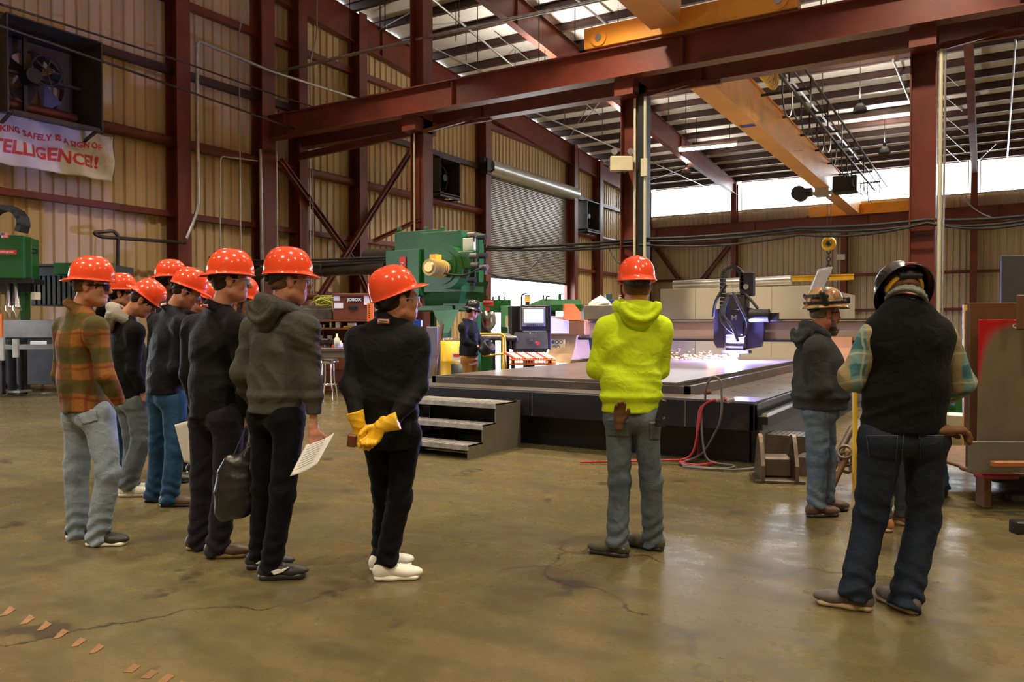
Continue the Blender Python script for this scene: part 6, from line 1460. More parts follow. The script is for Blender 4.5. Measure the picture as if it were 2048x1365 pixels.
    def dsp2(x, y, z):
        v = fo2(x, y, z)*np.clip((nb[2]-.02-z)/.15, .15, 1)
        if rib: q = np.clip((hemz+.075-z)/.02, 0, 1); v = v*(1-q)+q*.006+np.clip(1-np.abs(z-hemz-.10)/.035, 0, 1)*-.012
        else: v = v-.006*np.clip((hemz+.25-z)/.25, 0, 1)*np.sin(22*(x*F_[0]+y*F_[1])+17*(x*S_[0]+y*S_[1])+seed)
        return v
    hc = [(arr((0, 0, hemz)), -UP+F_*up.get('hemtilt', 0))]
    hc[0] = (arr((pe[0], pe[1], hemz)), hc[0][1])
    vm = b.mesh(vox, dsp2, hc); garment = np_obj({'hoodie': 'hoodie', 'jacket': 'jacket', 'shirt': 'shirt', 'vest': 'vest'}[kind], [vm], m, root)
    if kind == 'vest': np_obj('shirt_sleeves', [slv.mesh(vox, folds(.006, seed+21, .8))], up['sleeve'], root)
    if hoodpart: q = np_obj(hoodpart[0], [hoodpart[1].mesh(hoodpart[3], folds(.0025, seed, 1.2))], hoodpart[2], root); q.parent = garment
    for q in 'LR': shoe(root, J['an'+q], sp['feet'][0 if q == 'L' else 1], sp['shoes'], sc=sp.get('shoesc', 1.0))
    del_ = root.get('_o')
    return root, garment, pants, J, R
# ------------------------------------------------------------------ the visitors
C_BLK = cloth('black_twill', (.0075, .0075, .0075), .7, .2); C_BLK2 = cloth('soft_black_fleece', (.008, .008, .009), .9, .2); C_NAVY = cloth('black_navy_canvas', (.010, .012, .018), .6, .2)
C_GRY = cloth('charcoal_olive_fleece', (.066, .063, .054), .95, .12); C_GRYH = cloth('pale_grey_fleece', (.33, .31, .26), .95, .1); C_DGRY = cloth('slate_fleece', (.040, .043, .043), .95, .12)
C_LIME = cloth('lime_fleece', (.62, .82, .018), .9, .05, wr=.4); C_VEST = cloth('black_fleece_vest', (.0055, .0055, .005), .9, .2); C_VCOL = cloth('grey_vest_trim', (.16, .17, .14), .9)
C_CHAR = cloth('charcoal_trousers', (.016, .015, .021), .85, .15); C_BLKP = cloth('black_trousers', (.005, .005, .0065), .85, .2); C_GRP = cloth('grey_work_trousers', (.06, .065, .075), .85); C_TAN = cloth('tan_work_trousers', (.42, .20, .05), .85)
D_LIGHT = denim('light_denim', (.16, .215, .275), (.33, .40, .47), .7); D_BLUE = denim('blue_denim', (.010, .05, .125), (.04, .12, .24), .6); D_GREY = denim('grey_denim', (.07, .10, .13), (.17, .20, .215), .8); D_WORK = denim('faded_work_denim', (.07, .115, .19), (.20, .25, .31), .8); D_DARK = denim('raw_dark_denim', (.008, .013, .026), (.018, .028, .045), .5)
PL1 = plaid('brown_green_plaid', ((.26, .105, .022), (.045, .065, .020), (.060, .055, .018), (.16, .02, .012)), 30)
PL2 = plaid('teal_yellow_plaid', ((.16, .27, .26), (.010, .10, .13), (.38, .24, .07), (.45, .42, .25)), 46)
L_BROWN = mat('brown_boot_leather', (.085, .045, .03), .5, 0, .2, 6); L_TAN = mat('tan_boot_leather', (.33, .13, .04), .5, 0, .2, 6); L_GREY = mat('grey_brown_shoe', (.10, .085, .075), .6, 0, .2, 6); S_GUM = mat('gum_sole', (.42, .30, .16), .6); S_WHT = mat('white_sole', (.75, .72, .62), .5); S_BLK = M_RUB
L_WHT = mat('white_shoe_leather', (.80, .78, .70), .45); L_BLK = mat('black_shoe_mesh', (.02, .018, .016), .5); L_OLV = mat('olive_shoe_mesh', (.07, .065, .035), .7, 0, .3, 20); LACEW = M_PAP
hat = lambda **k: (lambda root, H, R: hard_hat(root, H, R, **k))
def hat_t(pitch=0, roll=0, dz=0, dy=0, dx=0, **k):
    """hat tipped on the head: pitch down positive"""
    def f(root, H, R):
        p, r = pitch*D2R, roll*D2R; f2 = R[1]*math.cos(p)-R[2]*math.sin(p); u2 = R[2]*math.cos(p)+R[1]*math.sin(p); s3 = R[0]*math.cos(r)-u2*math.sin(r); u3 = u2*math.cos(r)+R[0]*math.sin(r)
        return hard_hat(root, H+R[2]*dz+R[1]*dy+R[0]*dx, np.stack([s3, f2, u3]), **k)
    return f
GL, GD = (M_LENS, M_GALV), (M_LENSD, M_BLK)
def gp(root, v): return v
# 1 plaid shirt
f1 = figure('man in brown and green plaid overshirt and light jeans, hands in pockets', 5.18, dict(yaw=52, seed=1, vox=.0105, head=(84, 2, 0), hair=HC, hairlow=-.035, glasses=GD, beard=None,
    J=dict(head=(184, 573), neck=(160, 612), chest=(160, 690), waist=(163, 760), pelvis=(178, 822), shL=(130, 655, .15), shR=(192, 655, -.15), elL=(122, 752, .14), elR=(212, 752, -.18), wrL=(168, 800, .20), wrR=(238, 805, -.10),
           hipL=(160, 835, .07), hipR=(200, 835, -.07), knL=(153, 950, .09), knR=(216, 948, -.09), anL=(156, 1062, .12), anR=(196, 1070, -.06)),
    hat=hat_t(pitch=2, rev=True, scale=1.02), top=dict(kind='shirt', m=PL1, hem=818, loose=1.0, amp=.006, hemtilt=.15), pants=D_LIGHT, pr=1.04, flare=1.08, shoes=(L_BLK, S_WHT, LACEW), feet=(80, 86)))
# 2 behind
figure('person in black hoodie and backward orange hard hat between plaid shirt and bowed man', 7.4, dict(yaw=60, seed=2, vox=.016, head=(72, 0, 0), hair=HK, glasses=GD,
    J=dict(head=(243, 588), neck=(228, 617), chest=(222, 690), waist=(222, 750), pelvis=(224, 790), shL=(208, 645, .15), shR=(245, 645, -.15), elL=(200, 720, .15), elR=(245, 725, -.15), wrL=(215, 780, .2), wrR=(255, 780, -.1), hipL=(215, 800, .06), hipR=(232, 800, -.06), knL=(215, 880, .06), knR=(232, 880, -.06), anL=(212, 955, .06), anR=(230, 958, -.06)),
    hat=hat(rev=True), top=dict(kind='hoodie', m=C_BLK2, hem=792), pants=D_BLUE, shoes=(L_BLK, S_WHT, None), feet=(70, 75)))
# 3 bowed, pale hood
figure('man with bowed head in black fleece with pale grey hood, light jeans and white shoes', 6.67, dict(yaw=62, seed=3, vox=.013, head=(76, 34, 0), hair=HB, hairlow=-.06, glasses=GD, hands=dict(R=((.35, .0, -1), (.3, .9, 0), 1, .9)),
    J=dict(head=(288, 602), neck=(250, 630), chest=(256, 700), waist=(258, 755), pelvis=(266, 790), shL=(236, 660, .15), shR=(270, 662, -.15), elL=(232, 735, .14), elR=(266, 738, -.16), wrL=(262, 785, .16), wrR=(284, 782, -.12), hipL=(256, 808, .06), hipR=(276, 808, -.06), knL=(268, 885, .05), knR=(282, 885, -.07), anL=(262, 962, .05), anR=(256, 966, -.07)),
    hat=hat_t(pitch=6, rev=True), top=dict(kind='hoodie', m=C_BLK2, hoodm=C_GRYH, hem=795, rib=False, hood=1.3), pants=D_GREY, pr=1.08, flare=1.15, shoes=(L_WHT, S_WHT, LACEW), feet=(70, 84)))
# 4 behind, dark skin
figure('dark-skinned person in black jacket with backward orange hard hat seen behind the two bowed men', 7.2, dict(yaw=60, seed=4, vox=.018, head=(70, 0, 0), skin=SKD, hair=HK,
    J=dict(head=(343, 562), neck=(332, 600), chest=(328, 680), waist=(328, 745), pelvis=(330, 785), shL=(312, 635, .15), shR=(348, 635, -.15), elL=(306, 705, .15), elR=(350, 710, -.15), wrL=(318, 770, .2), wrR=(352, 770, -.1), hipL=(320, 795, .06), hipR=(338, 795, -.06), knL=(320, 875, .06), knR=(338, 875, -.06), anL=(318, 945, .06), anR=(336, 948, -.06)),
    hat=hat(rev=True), top=dict(kind='jacket', m=C_BLK, hem=790), pants=C_BLKP, shoes=(L_BLK, S_BLK, None), feet=(70, 75)))
# 5 bowed, navy jacket, blue jeans
f5 = figure('man with bowed head in black work jacket, dark blue jeans and brown boots', 6.3, dict(yaw=58, seed=5, vox=.0125, head=(78, 26, 0), hair=HB, hairlow=-.06, glasses=GL,
    J=dict(head=(375, 584), neck=(345, 614), chest=(338, 688), waist=(335, 745), pelvis=(334, 782), shL=(316, 645, .16), shR=(366, 648, -.16), elL=(304, 728, .15), elR=(352, 735, -.18), wrL=(330, 775, .22), wrR=(390, 770, -.05), hipL=(322, 800, .07), hipR=(348, 800, -.07), knL=(318, 898, .08), knR=(350, 900, -.08), anL=(308, 988, .10), anR=(340, 994, -.07)),
    hat=hat_t(pitch=-6, rev=False, visor=.05), top=dict(kind='jacket', m=C_NAVY, hem=788, amp=.008, loose=1.05), pants=D_BLUE, pr=1.05, flare=1.05, shoes=(L_BROWN, M_DK, None, 'boot'), feet=(78, 84)))
# 6 behind
figure('person in orange hard hat mostly hidden between the black jackets, head bowed', 7.7, dict(yaw=60, seed=6, vox=.02, head=(72, 22, 0), hair=HB,
    J=dict(head=(405, 603), neck=(392, 630), chest=(388, 700), waist=(386, 755), pelvis=(386, 790), shL=(374, 655, .15), shR=(402, 655, -.15), elL=(370, 725, .15), elR=(402, 725, -.15), wrL=(378, 780, .2), wrR=(408, 780, -.1), hipL=(378, 800, .06), hipR=(394, 800, -.06), knL=(376, 872, .06), knR=(392, 872, -.06), anL=(372, 940, .06), anR=(390, 945, -.06)),
    hat=hat(rev=True), top=dict(kind='hoodie', m=C_BLK2, hem=792), pants=C_CHAR, shoes=(L_BLK, mat('mint_sole', (.45, .75, .55), .5), LACEW), feet=(75, 80)))
# 7 black jacket, slate trousers
f7 = figure('tall man in black jacket and charcoal trousers holding a drawstring bag, hat visor backward', 4.91, dict(yaw=42, seed=7, vox=.0105, head=(72, 0, 0), hair=HB, hairlow=-.075, glasses=GL, hands=dict(R=((.05, .0, -1), (-.2, .95, 0), 1, 1.35), L=((-.15, .05, -1), (.3, .9, 0), -1, 1.0)),
    J=dict(head=(462, 562), neck=(440, 612), chest=(430, 690), waist=(428, 765), pelvis=(436, 820), shL=(388, 652, .15), shR=(476, 650, -.12), elL=(376, 750, .12), elR=(486, 750, -.14), wrL=(396, 825, .18), wrR=(488, 828, -.05), hipL=(412, 840, .07), hipR=(458, 840, -.07), knL=(406, 965, .10), knR=(452, 970, -.05), anL=(398, 1080, .12), anR=(436, 1090, -.05)),
    hat=hat_t(pitch=2, rev=True, scale=1.02), top=dict(kind='jacket', m=C_BLK, hem=834, amp=.009), pants=C_CHAR, pr=1.06, flare=1.05, shoes=(L_BROWN, mat('amber_sole', (.22, .13, .05), .5), None, 'boot'), feet=(78, 84)))
# 8 woman
figure('woman with long brown hair and clear glasses peeking between black jacket and grey hoodie', 6.2, dict(yaw=62, seed=8, vox=.018, head=(84, 4, 0), hair=HB, long=True, glasses=GL,
    J=dict(head=(480, 602), neck=(470, 632), chest=(470, 700), waist=(470, 760), pelvis=(470, 800), shL=(456, 660, .12), shR=(484, 660, -.12), elL=(455, 730, .12), elR=(484, 730, -.1), wrL=(460, 790, .2), wrR=(486, 790, -.05), hipL=(462, 810, .06), hipR=(478, 810, -.06), knL=(462, 900, .06), knR=(478, 900, -.06), anL=(460, 985, .06), anR=(476, 990, -.06)),
    hat=hat_t(pitch=6, rev=False), top=dict(kind='jacket', m=C_BLK, hem=800), pants=C_BLKP, shoes=(L_BLK, S_BLK, None), feet=(75, 80)))
# 9 grey hoodie
f9 = figure('tall man in charcoal hoodie and black trousers holding white papers in his lowered hand', 4.49, dict(yaw=36, seed=9, vox=.0095, head=(64, 0, 0), hair=HC, hairlow=-.05, glasses=GL, hands=dict(R=((.15, .05, -1), (-.35, .9, 0), 1, .8)),
    J=dict(head=(578, 563), neck=(562, 610), chest=(562, 690), waist=(556, 765), pelvis=(553, 812), shL=(507, 655, .13), shR=(612, 655, -.13), elL=(482, 748, .08), elR=(626, 765, -.12), wrL=(512, 815, .20), wrR=(628, 862, -.12), hipL=(532, 835, .06), hipR=(578, 838, -.06), knL=(528, 975, .10), knR=(566, 985, -.06), anL=(520, 1105, .14), anR=(545, 1122, -.05)),
    hat=hat_t(pitch=0, rev=False, visor=.038, scale=1.0), top=dict(kind='hoodie', m=C_GRY, hem=824, hood=1.15, amp=.010, loose=1.03), pants=C_BLKP, pr=.98, shoes=(L_BLK, M_DK, M_RUB, 'run', 1), feet=(78, 82), shoesc=1.02))
# 10 black jacket, yellow gloves
YG = mat('yellow_leather', (.85, .50, .015), .5, 0, .12, 12, bump=.3, bscale=25)
f10 = figure('young man in black work jacket with gloved hands clasped behind his back, white sneakers', 4.47, dict(yaw=14, seed=10, vox=.0095, head=(64, -2, 0), hair=HB, hairlow=-.065, glasses=GL,
    J=dict(head=(800, 600), neck=(782, 636), chest=(772, 705), waist=(768, 785), pelvis=(775, 850), shL=(716, 678, .04), shR=(834, 680, -.04), elL=(700, 775, -.06), elR=(838, 775, -.10), wrL=(716, 838, -.21), wrR=(788, 840, -.24), hipL=(755, 872, .02), hipR=(812, 872, -.02), knL=(770, 990, .07), knR=(798, 1000, -.02), anL=(765, 1098, .14), anR=(775, 1112, -.04)),
    hat=hat_t(pitch=-20, rev=False, visor=.06, scale=1.02, dy=-.015, dz=.0), top=dict(kind='jacket', m=C_BLK, hem=893, loose=1.06, amp=.009, bulk=1), pants=C_BLKP, pr=.98, shoes=(L_WHT, S_WHT, LACEW), feet=(60, 82)))
# 11 lime hoodie
f11 = figure('man in lime yellow hoodie and grey-blue jeans with folded arms, back turned', 4.91, dict(yaw=-6, seed=11, vox=.0095, head=(0, 0, 0), hair=HC, hairlow=-.04,
    J=dict(head=(1273, 577), neck=(1270, 612), chest=(1264, 690), waist=(1262, 765), pelvis=(1260, 812), shL=(1214, 656, .0), shR=(1322, 656, .0), elL=(1190, 738, .02), elR=(1322, 742, .06), wrL=(1262, 748, .22), wrR=(1290, 752, .26), hipL=(1236, 838, 0), hipR=(1290, 838, 0), knL=(1240, 960, .0), knR=(1302, 962, .04), anL=(1234, 1078, -.02), anR=(1306, 1072, .12)),
    hat=hat_t(pitch=6, rev=True, scale=1.0, lift=.05), top=dict(kind='hoodie', m=C_LIME, hem=824, hood=1.1, amp=.0085, rib=True), pants=D_GREY, pr=.98, flare=1.1, shoes=(L_OLV, M_DK, LACEW), feet=(-62, -50)))
# 12 bearded
def sticker_hat(root, H, R):
    m, t, b = node_mat('stickered_hat_shell'); L = t.links.new; tc = nn(t, 'ShaderNodeTexCoord'); v = nn(t, 'ShaderNodeTexVoronoi', Scale=24.0); L(tc.outputs['Object'], v.inputs['Vector'])
    c = nn(t, 'ShaderNodeValToRGB'); L(v.outputs['Color'], c.inputs[0]); e = c.color_ramp.elements; e[0].position = 0; e[0].color = (.05, .04, .03, 1); e[1].position = 1; e[1].color = (.55, .42, .25, 1)
    for p_, cc in ((.25, (.35, .16, .06, 1)), (.45, (.60, .36, .14, 1)), (.62, (.10, .16, .08, 1)), (.75, (.45, .10, .06, 1))): x = e.new(p_); x.color = cc
    L(c.outputs[0], b.inputs['Base Color']); b.inputs['Roughness'].default_value = .25
    R2 = hframe(85, -3, 0); o = hard_hat(root, H, R2, m=m, full=.022, visor=.02, lip=.006, rev=False, lift=.075, high=.125); T_ = lambda p: H+R2.T@arr(p)
    V = []; nu, nv = 10, 15
    for i in range(nu):
        for j in range(nv):
            a = -.95+1.9*j/(nv-1); up_ = i/(nu-1); V.append(T_((.125*math.sin(a)*1.15, -.02+.10*math.cos(a)*.6+.10*up_-.10, .13+.20*up_+.02*math.cos(a))))
    m2, t2, b2 = node_mat('clear_face_shield'); b2.inputs['Base Color'].default_value = (.9, .93, .95, 1); b2.inputs['Roughness'].default_value = .12; b2.inputs['Transmission Weight'].default_value = .75; b2.inputs['IOR'].default_value = 1.2; b2.inputs['Alpha'].default_value = .75
    grid_obj('face_shield', V, nu, nv, m2, root, False, .002, 0)
    s = SDF(); s.chain([T_((.13*math.sin(a), .15*math.cos(a)+.0, .085)) for a in np.linspace(-2.9, 2.9, 24)], .011, .004); s.box(T_((0, .165, .09)), R2, (.03, .018, .02), .006, .005); s.chain([T_((sx*.12, -.05, .07)) for sx in (-1, -.9)]+[T_((-.12, -.09, .14))], .022, .01); s.seg(T_((.12, -.05, .07)), T_((.125, -.08, .15)), .022, k=.01); s.chain([T_((.14*math.sin(a)*.9, -.03-.10*math.cos(a)*.9, .13)) for a in np.linspace(-1.4, 1.4, 10)], .018, .01)
    np_obj('head_lamp', [s.mesh(.006)], M_BLK, root)
f12 = figure('bearded man in slate hoodie and faded jeans with raised clear face shield', 5.97, dict(yaw=78, seed=12, vox=.011, bulk=1.1, head=(86, 4, 0), hair=HG, hairlow=-.04, beard=HG, skin=SKR, glasses=(M_LENS, M_BLK),
    J=dict(head=(1650, 627), neck=(1632, 662), chest=(1636, 722), waist=(1640, 775), pelvis=(1640, 808), shL=(1642, 692, .17), shR=(1630, 696, -.17), elL=(1640, 770, .2), elR=(1640, 775, -.2), wrL=(1700, 765, .1), wrR=(1694, 772, -.06), hipL=(1644, 828, .08), hipR=(1636, 828, -.08), knL=(1652, 915, .08), knR=(1634, 918, -.08), anL=(1652, 990, .10), anR=(1632, 1000, -.08)),
    hat=sticker_hat, top=dict(kind='hoodie', m=C_DGRY, hem=818, belly=1.22, loose=1.03, amp=.007, hood=1.0), pants=D_WORK, pr=1.02, shoes=(L_BROWN, M_DK, None, 'boot'), feet=(80, 78)))
# 14, 15 hidden behind the vest man
figure('person in grey trousers and tan boots hidden behind the man in the fleece vest', 5.5, dict(yaw=-20, seed=14, vox=.018, head=(0, 10, 0), hair=HB,
    J=dict(head=(1805, 612), neck=(1805, 645), chest=(1802, 710), waist=(1800, 775), pelvis=(1795, 815), shL=(1765, 675, 0), shR=(1845, 675, 0), elL=(1755, 740, .1), elR=(1852, 740, .1), wrL=(1790, 780, .3), wrR=(1830, 780, .3), hipL=(1775, 835), hipR=(1815, 835), knL=(1768, 940), knR=(1812, 940, .1), anL=(1764, 1032), anR=(1808, 1018, .15)),
    top=dict(kind='jacket', m=C_BLK, hem=820), pants=C_GRP, shoes=(L_TAN, S_GUM, None, 'boot'), feet=(-35, -30)))
figure('person in blue jeans and black boots farthest behind the man in the fleece vest', 6.6, dict(yaw=10, seed=15, vox=.018, head=(0, 20, 0), hair=HB,
    J=dict(head=(1835, 632), neck=(1838, 655), chest=(1838, 710), waist=(1838, 765), pelvis=(1838, 800), shL=(1805, 680, 0), shR=(1872, 680, 0), elL=(1800, 735, .1), elR=(1878, 735, .1), wrL=(1825, 770, .3), wrR=(1855, 770, .3), hipL=(1820, 812), hipR=(1855, 812), knL=(1808, 890), knR=(1870, 890), anL=(1802, 962), anR=(1882, 968)),
    top=dict(kind='jacket', m=C_NAVY, hem=805), pants=D_BLUE, shoes=(L_BLK, S_BLK, None, 'boot'), feet=(-10, 30)))
# 13 vest man
def brim_hat(root, H, R):
    R2 = hframe(0, 57, 0); H2 = H; T_ = lambda p: H2+R2.T@arr(p)
    o = hard_hat(root, H2, R2, m=M_HATB, full=.030, visor=0, lip=.0, sub=False, lift=.0, scale=1.02)
    s = SDF(); s.chain([T_((.088*math.cos(a), .108*math.sin(a)-.0, -.02)) for a in np.linspace(3.3, 6.1, 14)], .013, .004)
    q = np_obj('headband', [s.mesh(.005)], M_YEL, root); q.parent = o
    s = SDF().box(T_((0, -.112, -.022)), R2, (.052, .008, .022), .006, 0).ell(T_((0, -.124, -.022)), R2, (.022, .014, .020), .004); q = np_obj('ratchet_knob', [s.mesh(.005)], M_RUB, root); q.parent = o
    s = SDF(); s.box(T_((0, -.158, -.006)), R2, (.028, .010, .003), .003, 0); q = np_obj('red_tag', [s.mesh(.005)], mat('dark_red_wood', (.22, .02, .03), .6), root); q.parent = o
f13 = figure('broad man in black fleece vest over teal plaid shirt and dark jeans, head bent down', 3.97, dict(yaw=2, seed=13, vox=.009, bulk=1.22, head=(2, 41, 0), hair=HC, hairlow=-.045, skin=SKR,
    J=dict(head=(1803, 583, .08), neck=(1812, 604), chest=(1814, 690), waist=(1812, 775), pelvis=(1805, 845), shL=(1748, 664, 0), shR=(1884, 666, 0), elL=(1706, 756, .04), elR=(1922, 765, .04), wrL=(1745, 778, .30), wrR=(1895, 795, .32), hipL=(1762, 880, 0), hipR=(1850, 880, 0), knL=(1740, 1040, .04), knR=(1848, 1040, .05), anL=(1712, 1178, .0), anR=(1812, 1192, -.02)),
    hat=brim_hat, top=dict(kind='vest', m=C_VEST, hem=862, sleeve=PL2, collar=C_VCOL, loose=.91, amp=.007, sl=1.02, cz=.012), pants=D_DARK, pr=1.1, flare=1.12, shoes=(L_GREY, S_GUM, None), feet=(-62, -14), shoesc=1.05))
# 16 far worker
def worker_hat(root, H, R): hard_hat(root, H, R, m=M_HATB, full=.03, visor=.02)
f16 = figure('worker in dark jacket and tan trousers with dark hard hat beside the yellow drum', 13.7, dict(yaw=62, seed=16, vox=.016, bulk=1.08, head=(74, 14, 0), hair=HK, skin=SKR, glasses=GD, hands=dict(R=((.8, .3, -.3), (0, .5, -1), 1, .7), L=((.7, -.2, -.3), (0, .5, -1), -1, .7)),
    J=dict(head=(945, 622), neck=(936, 641), chest=(938, 668), waist=(938, 695), pelvis=(938, 710), shL=(946, 652, .16), shR=(926, 654, -.16), elL=(958, 680, .15), elR=(930, 684, -.2), wrL=(964, 692, .05), wrR=(952, 692, -.12), hipL=(944, 722, .07), hipR=(934, 722, -.07), knL=(948, 765, .08), knR=(938, 767, -.08), anL=(944, 803, .1), anR=(932, 806, -.1)),
    hat=worker_hat, top=dict(kind='jacket', m=C_NAVY, hem=712), pants=C_TAN, shoes=(L_BROWN, M_DK, None, 'boot'), feet=(60, 70)))
wm = MB().lathe([(0, .0), (.09, .0), (.13, .08), (.13, .2), (.11, .22), (.1, .05), (0, .03)], 16, Matrix.Translation(P(964, 704, 13.55)) @ Matrix.Rotation(.9, 4, 'Y')).build('welding_mask', M_BLK, label='black welding mask held in the worker hands', cat='mask')
# ---- things held, worn in pockets, small cloth details
def tof(root): return arr(root['_o'])
# gloves of 10: his left hand below, right hand over it
r10, g10, t10, J10, R10 = f10
RTa, FWa = arr(RT), arr(FW)
gl = SDF(); Wl, Wr = J10['wrL'], J10['wrR']
Gl, Gr = arr(P(717, 850, 4.24)), arr(P(762, 852, 4.20))
def gauntlet(W, D, N, side, open_):
    c_ = SDF(); c_.seg(W-D*open_, W+D*.015, (.050, .040), (.034, .027), u=np.cross(D, N), k=0, clip=[(W-D*(open_*.95), -D)], ends=.6); return c_.mesh(.005, folds(.003, 5, 3))
D1 = unit(RTa*.30-UP); N1 = unit(-FWa+RTa*.3); o = np_obj('glove', [hand(Gl, D1, N1, -1, .38, .98, .004, .0035, .25), gauntlet(Gl, D1, N1, -1, .075)], YG, r10); tag(o, 'yellow leather glove, left hand')
D2 = unit(-RTa*.55-UP*.85); N2 = unit(-FWa-RTa*.3); o = np_obj('glove', [hand(Gr, D2, N2, 1, .5, .98, .004, .0035, .25), gauntlet(Gr+RTa*.0, unit(D2-RTa*.6+UP*.5), N2, 1, .10)], YG, r10); tag(o, 'yellow leather glove, right hand')
q = P(704, 882, 4.2); ph = MB().box(-.025, .025, -.012, .012, -.035, .035, ch=.006).build('sunglass_case', M_BRN, label='small dark glossy object held under the yellow gloves', cat='case'); ph.location = q; ph.rotation_euler = (.2, .15, YAW)
# jacket back patches
def patch(gm, root, cx_, cy_, w_, h_, skew=0):
    o = project(gm, root, ((cx_-w_, cy_-h_-skew), (cx_+w_, cy_-h_+skew), (cx_+w_, cy_+h_+skew), (cx_-w_, cy_+h_-skew)), 'badge', M_RLAB, 8, 5, .005, .002)
    o = project(gm, root, ((cx_-w_*.85, cy_-h_*.75-skew), (cx_+w_*.85, cy_-h_*.75+skew), (cx_+w_*.85, cy_+h_*.6+skew), (cx_-w_*.85, cy_+h_*.6-skew)), 'badge', M_PAP, 8, 5, .008, .002)
    project(gm, root, ((cx_-w_*.7, cy_-h_*.15-skew), (cx_+w_*.7, cy_-h_*.25+skew), (cx_+w_*.7, cy_+h_*.1+skew), (cx_-w_*.7, cy_+h_*.1-skew)), 'badge_lettering', M_BLK, 8, 3, .010, .001)
patch(g10, r10, 767, 643, 12, 5, .5)
patch(f7[1], f7[0], 408, 612, 8, 2.6, -.6); patch(f5[1], f5[0], 327, 609, 5.5, 2.5, -1)
# pockets and stitching
def pocket(pt, root, c, m):
    o = project(pt, root, c, 'back_pocket', m, 12, 10, .004, .003); return o
pocket(f11[2], f11[0], ((1211, 838), (1257, 838), (1256, 876), (1216, 872)), D_GREY); pocket(f11[2], f11[0], ((1300, 845), (1322, 842), (1320, 880), (1300, 880)), D_GREY)
pocket(f13[2], f13[0], ((1733, 872), (1795, 872), (1790, 922), (1738, 914)), D_DARK); pocket(f13[2], f13[0], ((1838, 872), (1890, 872), (1884, 914), (1842, 920)), D_DARK)
pocket(f1[2], f1[0], ((150, 824), (192, 818), (196, 842), (165, 850)), D_LIGHT)
for ln in (((1733, 871), (1795, 871)), ((1795, 871), (1791, 922)), ((1733, 871), (1738, 914)), ((1838, 871), (1890, 871)), ((1838, 871), (1842, 920)), ((1807, 866), (1803, 925))):
    (a, b_), (c, e) = ln; dx, dy = (0, .9) if abs(a-c) > abs(b_-e) else (.7, 0)
    project(f13[2], f13[0], ((a, b_), (c, e), (c+dx, e+dy), (a+dx, b_+dy)), 'stitching', mat('dull_thread', (.13, .10, .07), .8), 14, 2, .009, .001)
# vest trims + little chest emblem at the nape
project(f13[1], f13[0], ((1822, 596.5), (1830, 596.5), (1830, 598), (1822, 598)), 'loop_tag', M_GRY, 4, 3, .006, .001)
# papers
def sheet(pts, name, lab, bend_=.02, m=M_PAP):
    """curled sheet of paper between four photo points with depth"""
    c = [P(*p) for p in pts]; V = []; N = (c[1]-c[0]).cross(c[3]-c[0]).normalized()
    for i in range(12):
        for j in range(12):
            u, v = i/11, j/11; V.append(arr((c[0]*(1-u)+c[1]*u)*(1-v)+(c[3]*(1-u)+c[2]*u)*v+N*bend_*math.sin(math.pi*u)*1.0))
    o = grid_obj(name, V, 12, 12, m, None, False, .0012, 0); return tag(o, lab, 'paper'), c, N
pp, c, N = sheet(((612, 890, 4.36), (669, 866, 4.30), (634, 928, 4.22), (580, 953, 4.28)), 'paper', 'white sheets of paper hanging from the hand of the charcoal hoodie man', .015)
tx = MB()
for i in range(9):
    u = .12+.09*i; a = (c[0]*(1-.15)+c[1]*.15)*(1-u)+(c[3]*(1-.15)+c[2]*.15)*u; b_ = (c[0]*(1-.75)+c[1]*.75)*(1-u)+(c[3]*(1-.75)+c[2]*.75)*u
    tx.bar(a-FW*.012, b_-FW*.012, .002, .004)
tx.build('printed_line', mat('grey_print', (.6, .6, .6), .7), pp, kind='stuff')
sheet(((349, 850, 5.13), (398, 838, 5.08), (384, 938, 5.15), (368, 925, 5.17)), 'paper', 'white sheet held low between blue jeans and charcoal trousers', .02)
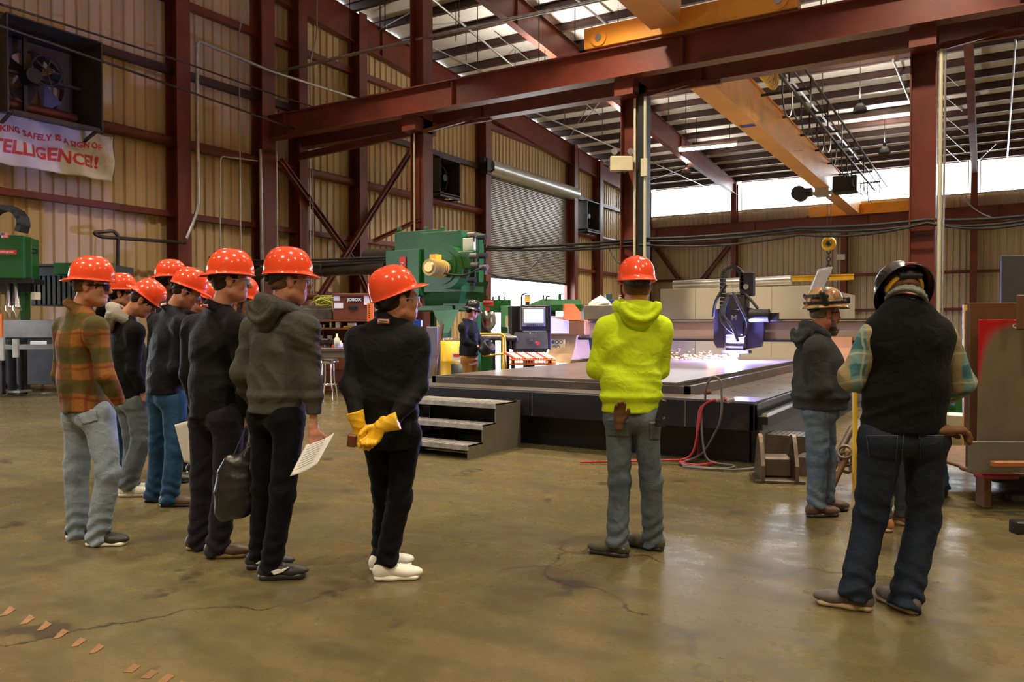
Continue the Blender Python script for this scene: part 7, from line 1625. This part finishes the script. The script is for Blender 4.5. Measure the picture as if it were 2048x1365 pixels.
# drawstring bag
b = SDF(); dB = 4.62; S0 = np.stack([RTa, FWa, UP])
b.ell(arr(P(472, 998, dB)), S0, (.115, .075, .125), 0).ell(arr(P(458, 962, dB)), S0, (.075, .055, .13), .05).ell(arr(P(492, 945, dB)), S0, (.055, .045, .12), .05).seg(arr(P(486, 925, dB)), arr(P(502, 893, dB)), .035, .012, k=.04).ell(arr(P(448, 1020, dB)), S0, (.04, .04, .07), .04)
bagm = mat('black_nylon', (.014, .014, .014), .30, 0, .2, 5, bump=.5, bscale=22)
bag = np_obj('drawstring_bag', [b.mesh(.009, lambda x, y, z: tall_folds(.004)(x, y, z)+folds(.007, 77, .8)(x, y, z))], bagm, None); tag(bag, 'black nylon drawstring bag hanging between the charcoal trousers and the hoodie man', 'bag')
st = MB()
for (a, e) in (((492, 852), (432, 985)), ((498, 855), (500, 940)), ((494, 852), (506, 935)), ((500, 850), (488, 915))): st.tube([P(a[0], a[1], 4.85), P((a[0]+e[0])/2+2, (a[1]+e[1])/2, 4.7), P(e[0], e[1], 4.55)], .0035, 5)
st.build('cord', M_RUB, bag)
# glove in the lime man's pocket, holster, glove at the vest man's hip
BG = mat('brown_suede', (.13, .055, .018), .9, 0, .25, 12)
W_ = arr(P(1238, 846, 4.75)); gv = np_obj('work_glove', [hand(W_, UP+RTa*.05, -FWa, 1, .22, .82, .0045, .004, .15)], BG, None); tag(gv, 'brown suede work glove sticking out of the jeans back pocket', 'glove')
hl = MB().box(-.02, .02, -.02, .02, -.07, .07, TR((0, 0, 0), 0, 0, .25), .008).box(-.035, .03, -.015, .02, -.10, -.04, None, .008).build('phone_holster', M_BLK, label='black phone holster clipped at the lime hoodie man hip', cat='holster'); hl.location = P(1322, 822, 4.80); hl.rotation_euler.z = YAW
W_ = arr(P(1888, 862, 3.86)); gv = np_obj('work_glove', [hand(W_, RTa*1.0+UP*.05, -UP, 1, .5, 1.05, .0045, .004, .5), SDF().ell(W_-UP*.045-RTa*.005, S0, (.022, .018, .035), 0).mesh(.0055)], BG, None); tag(gv, 'brown leather glove hanging from the vest man back pocket', 'glove')
# lime man's sleeve emblem and shoe accents left plain
for o in list(bpy.data.objects):
    if o.name.startswith('person') and '_o' in o.keys(): del o['_o']
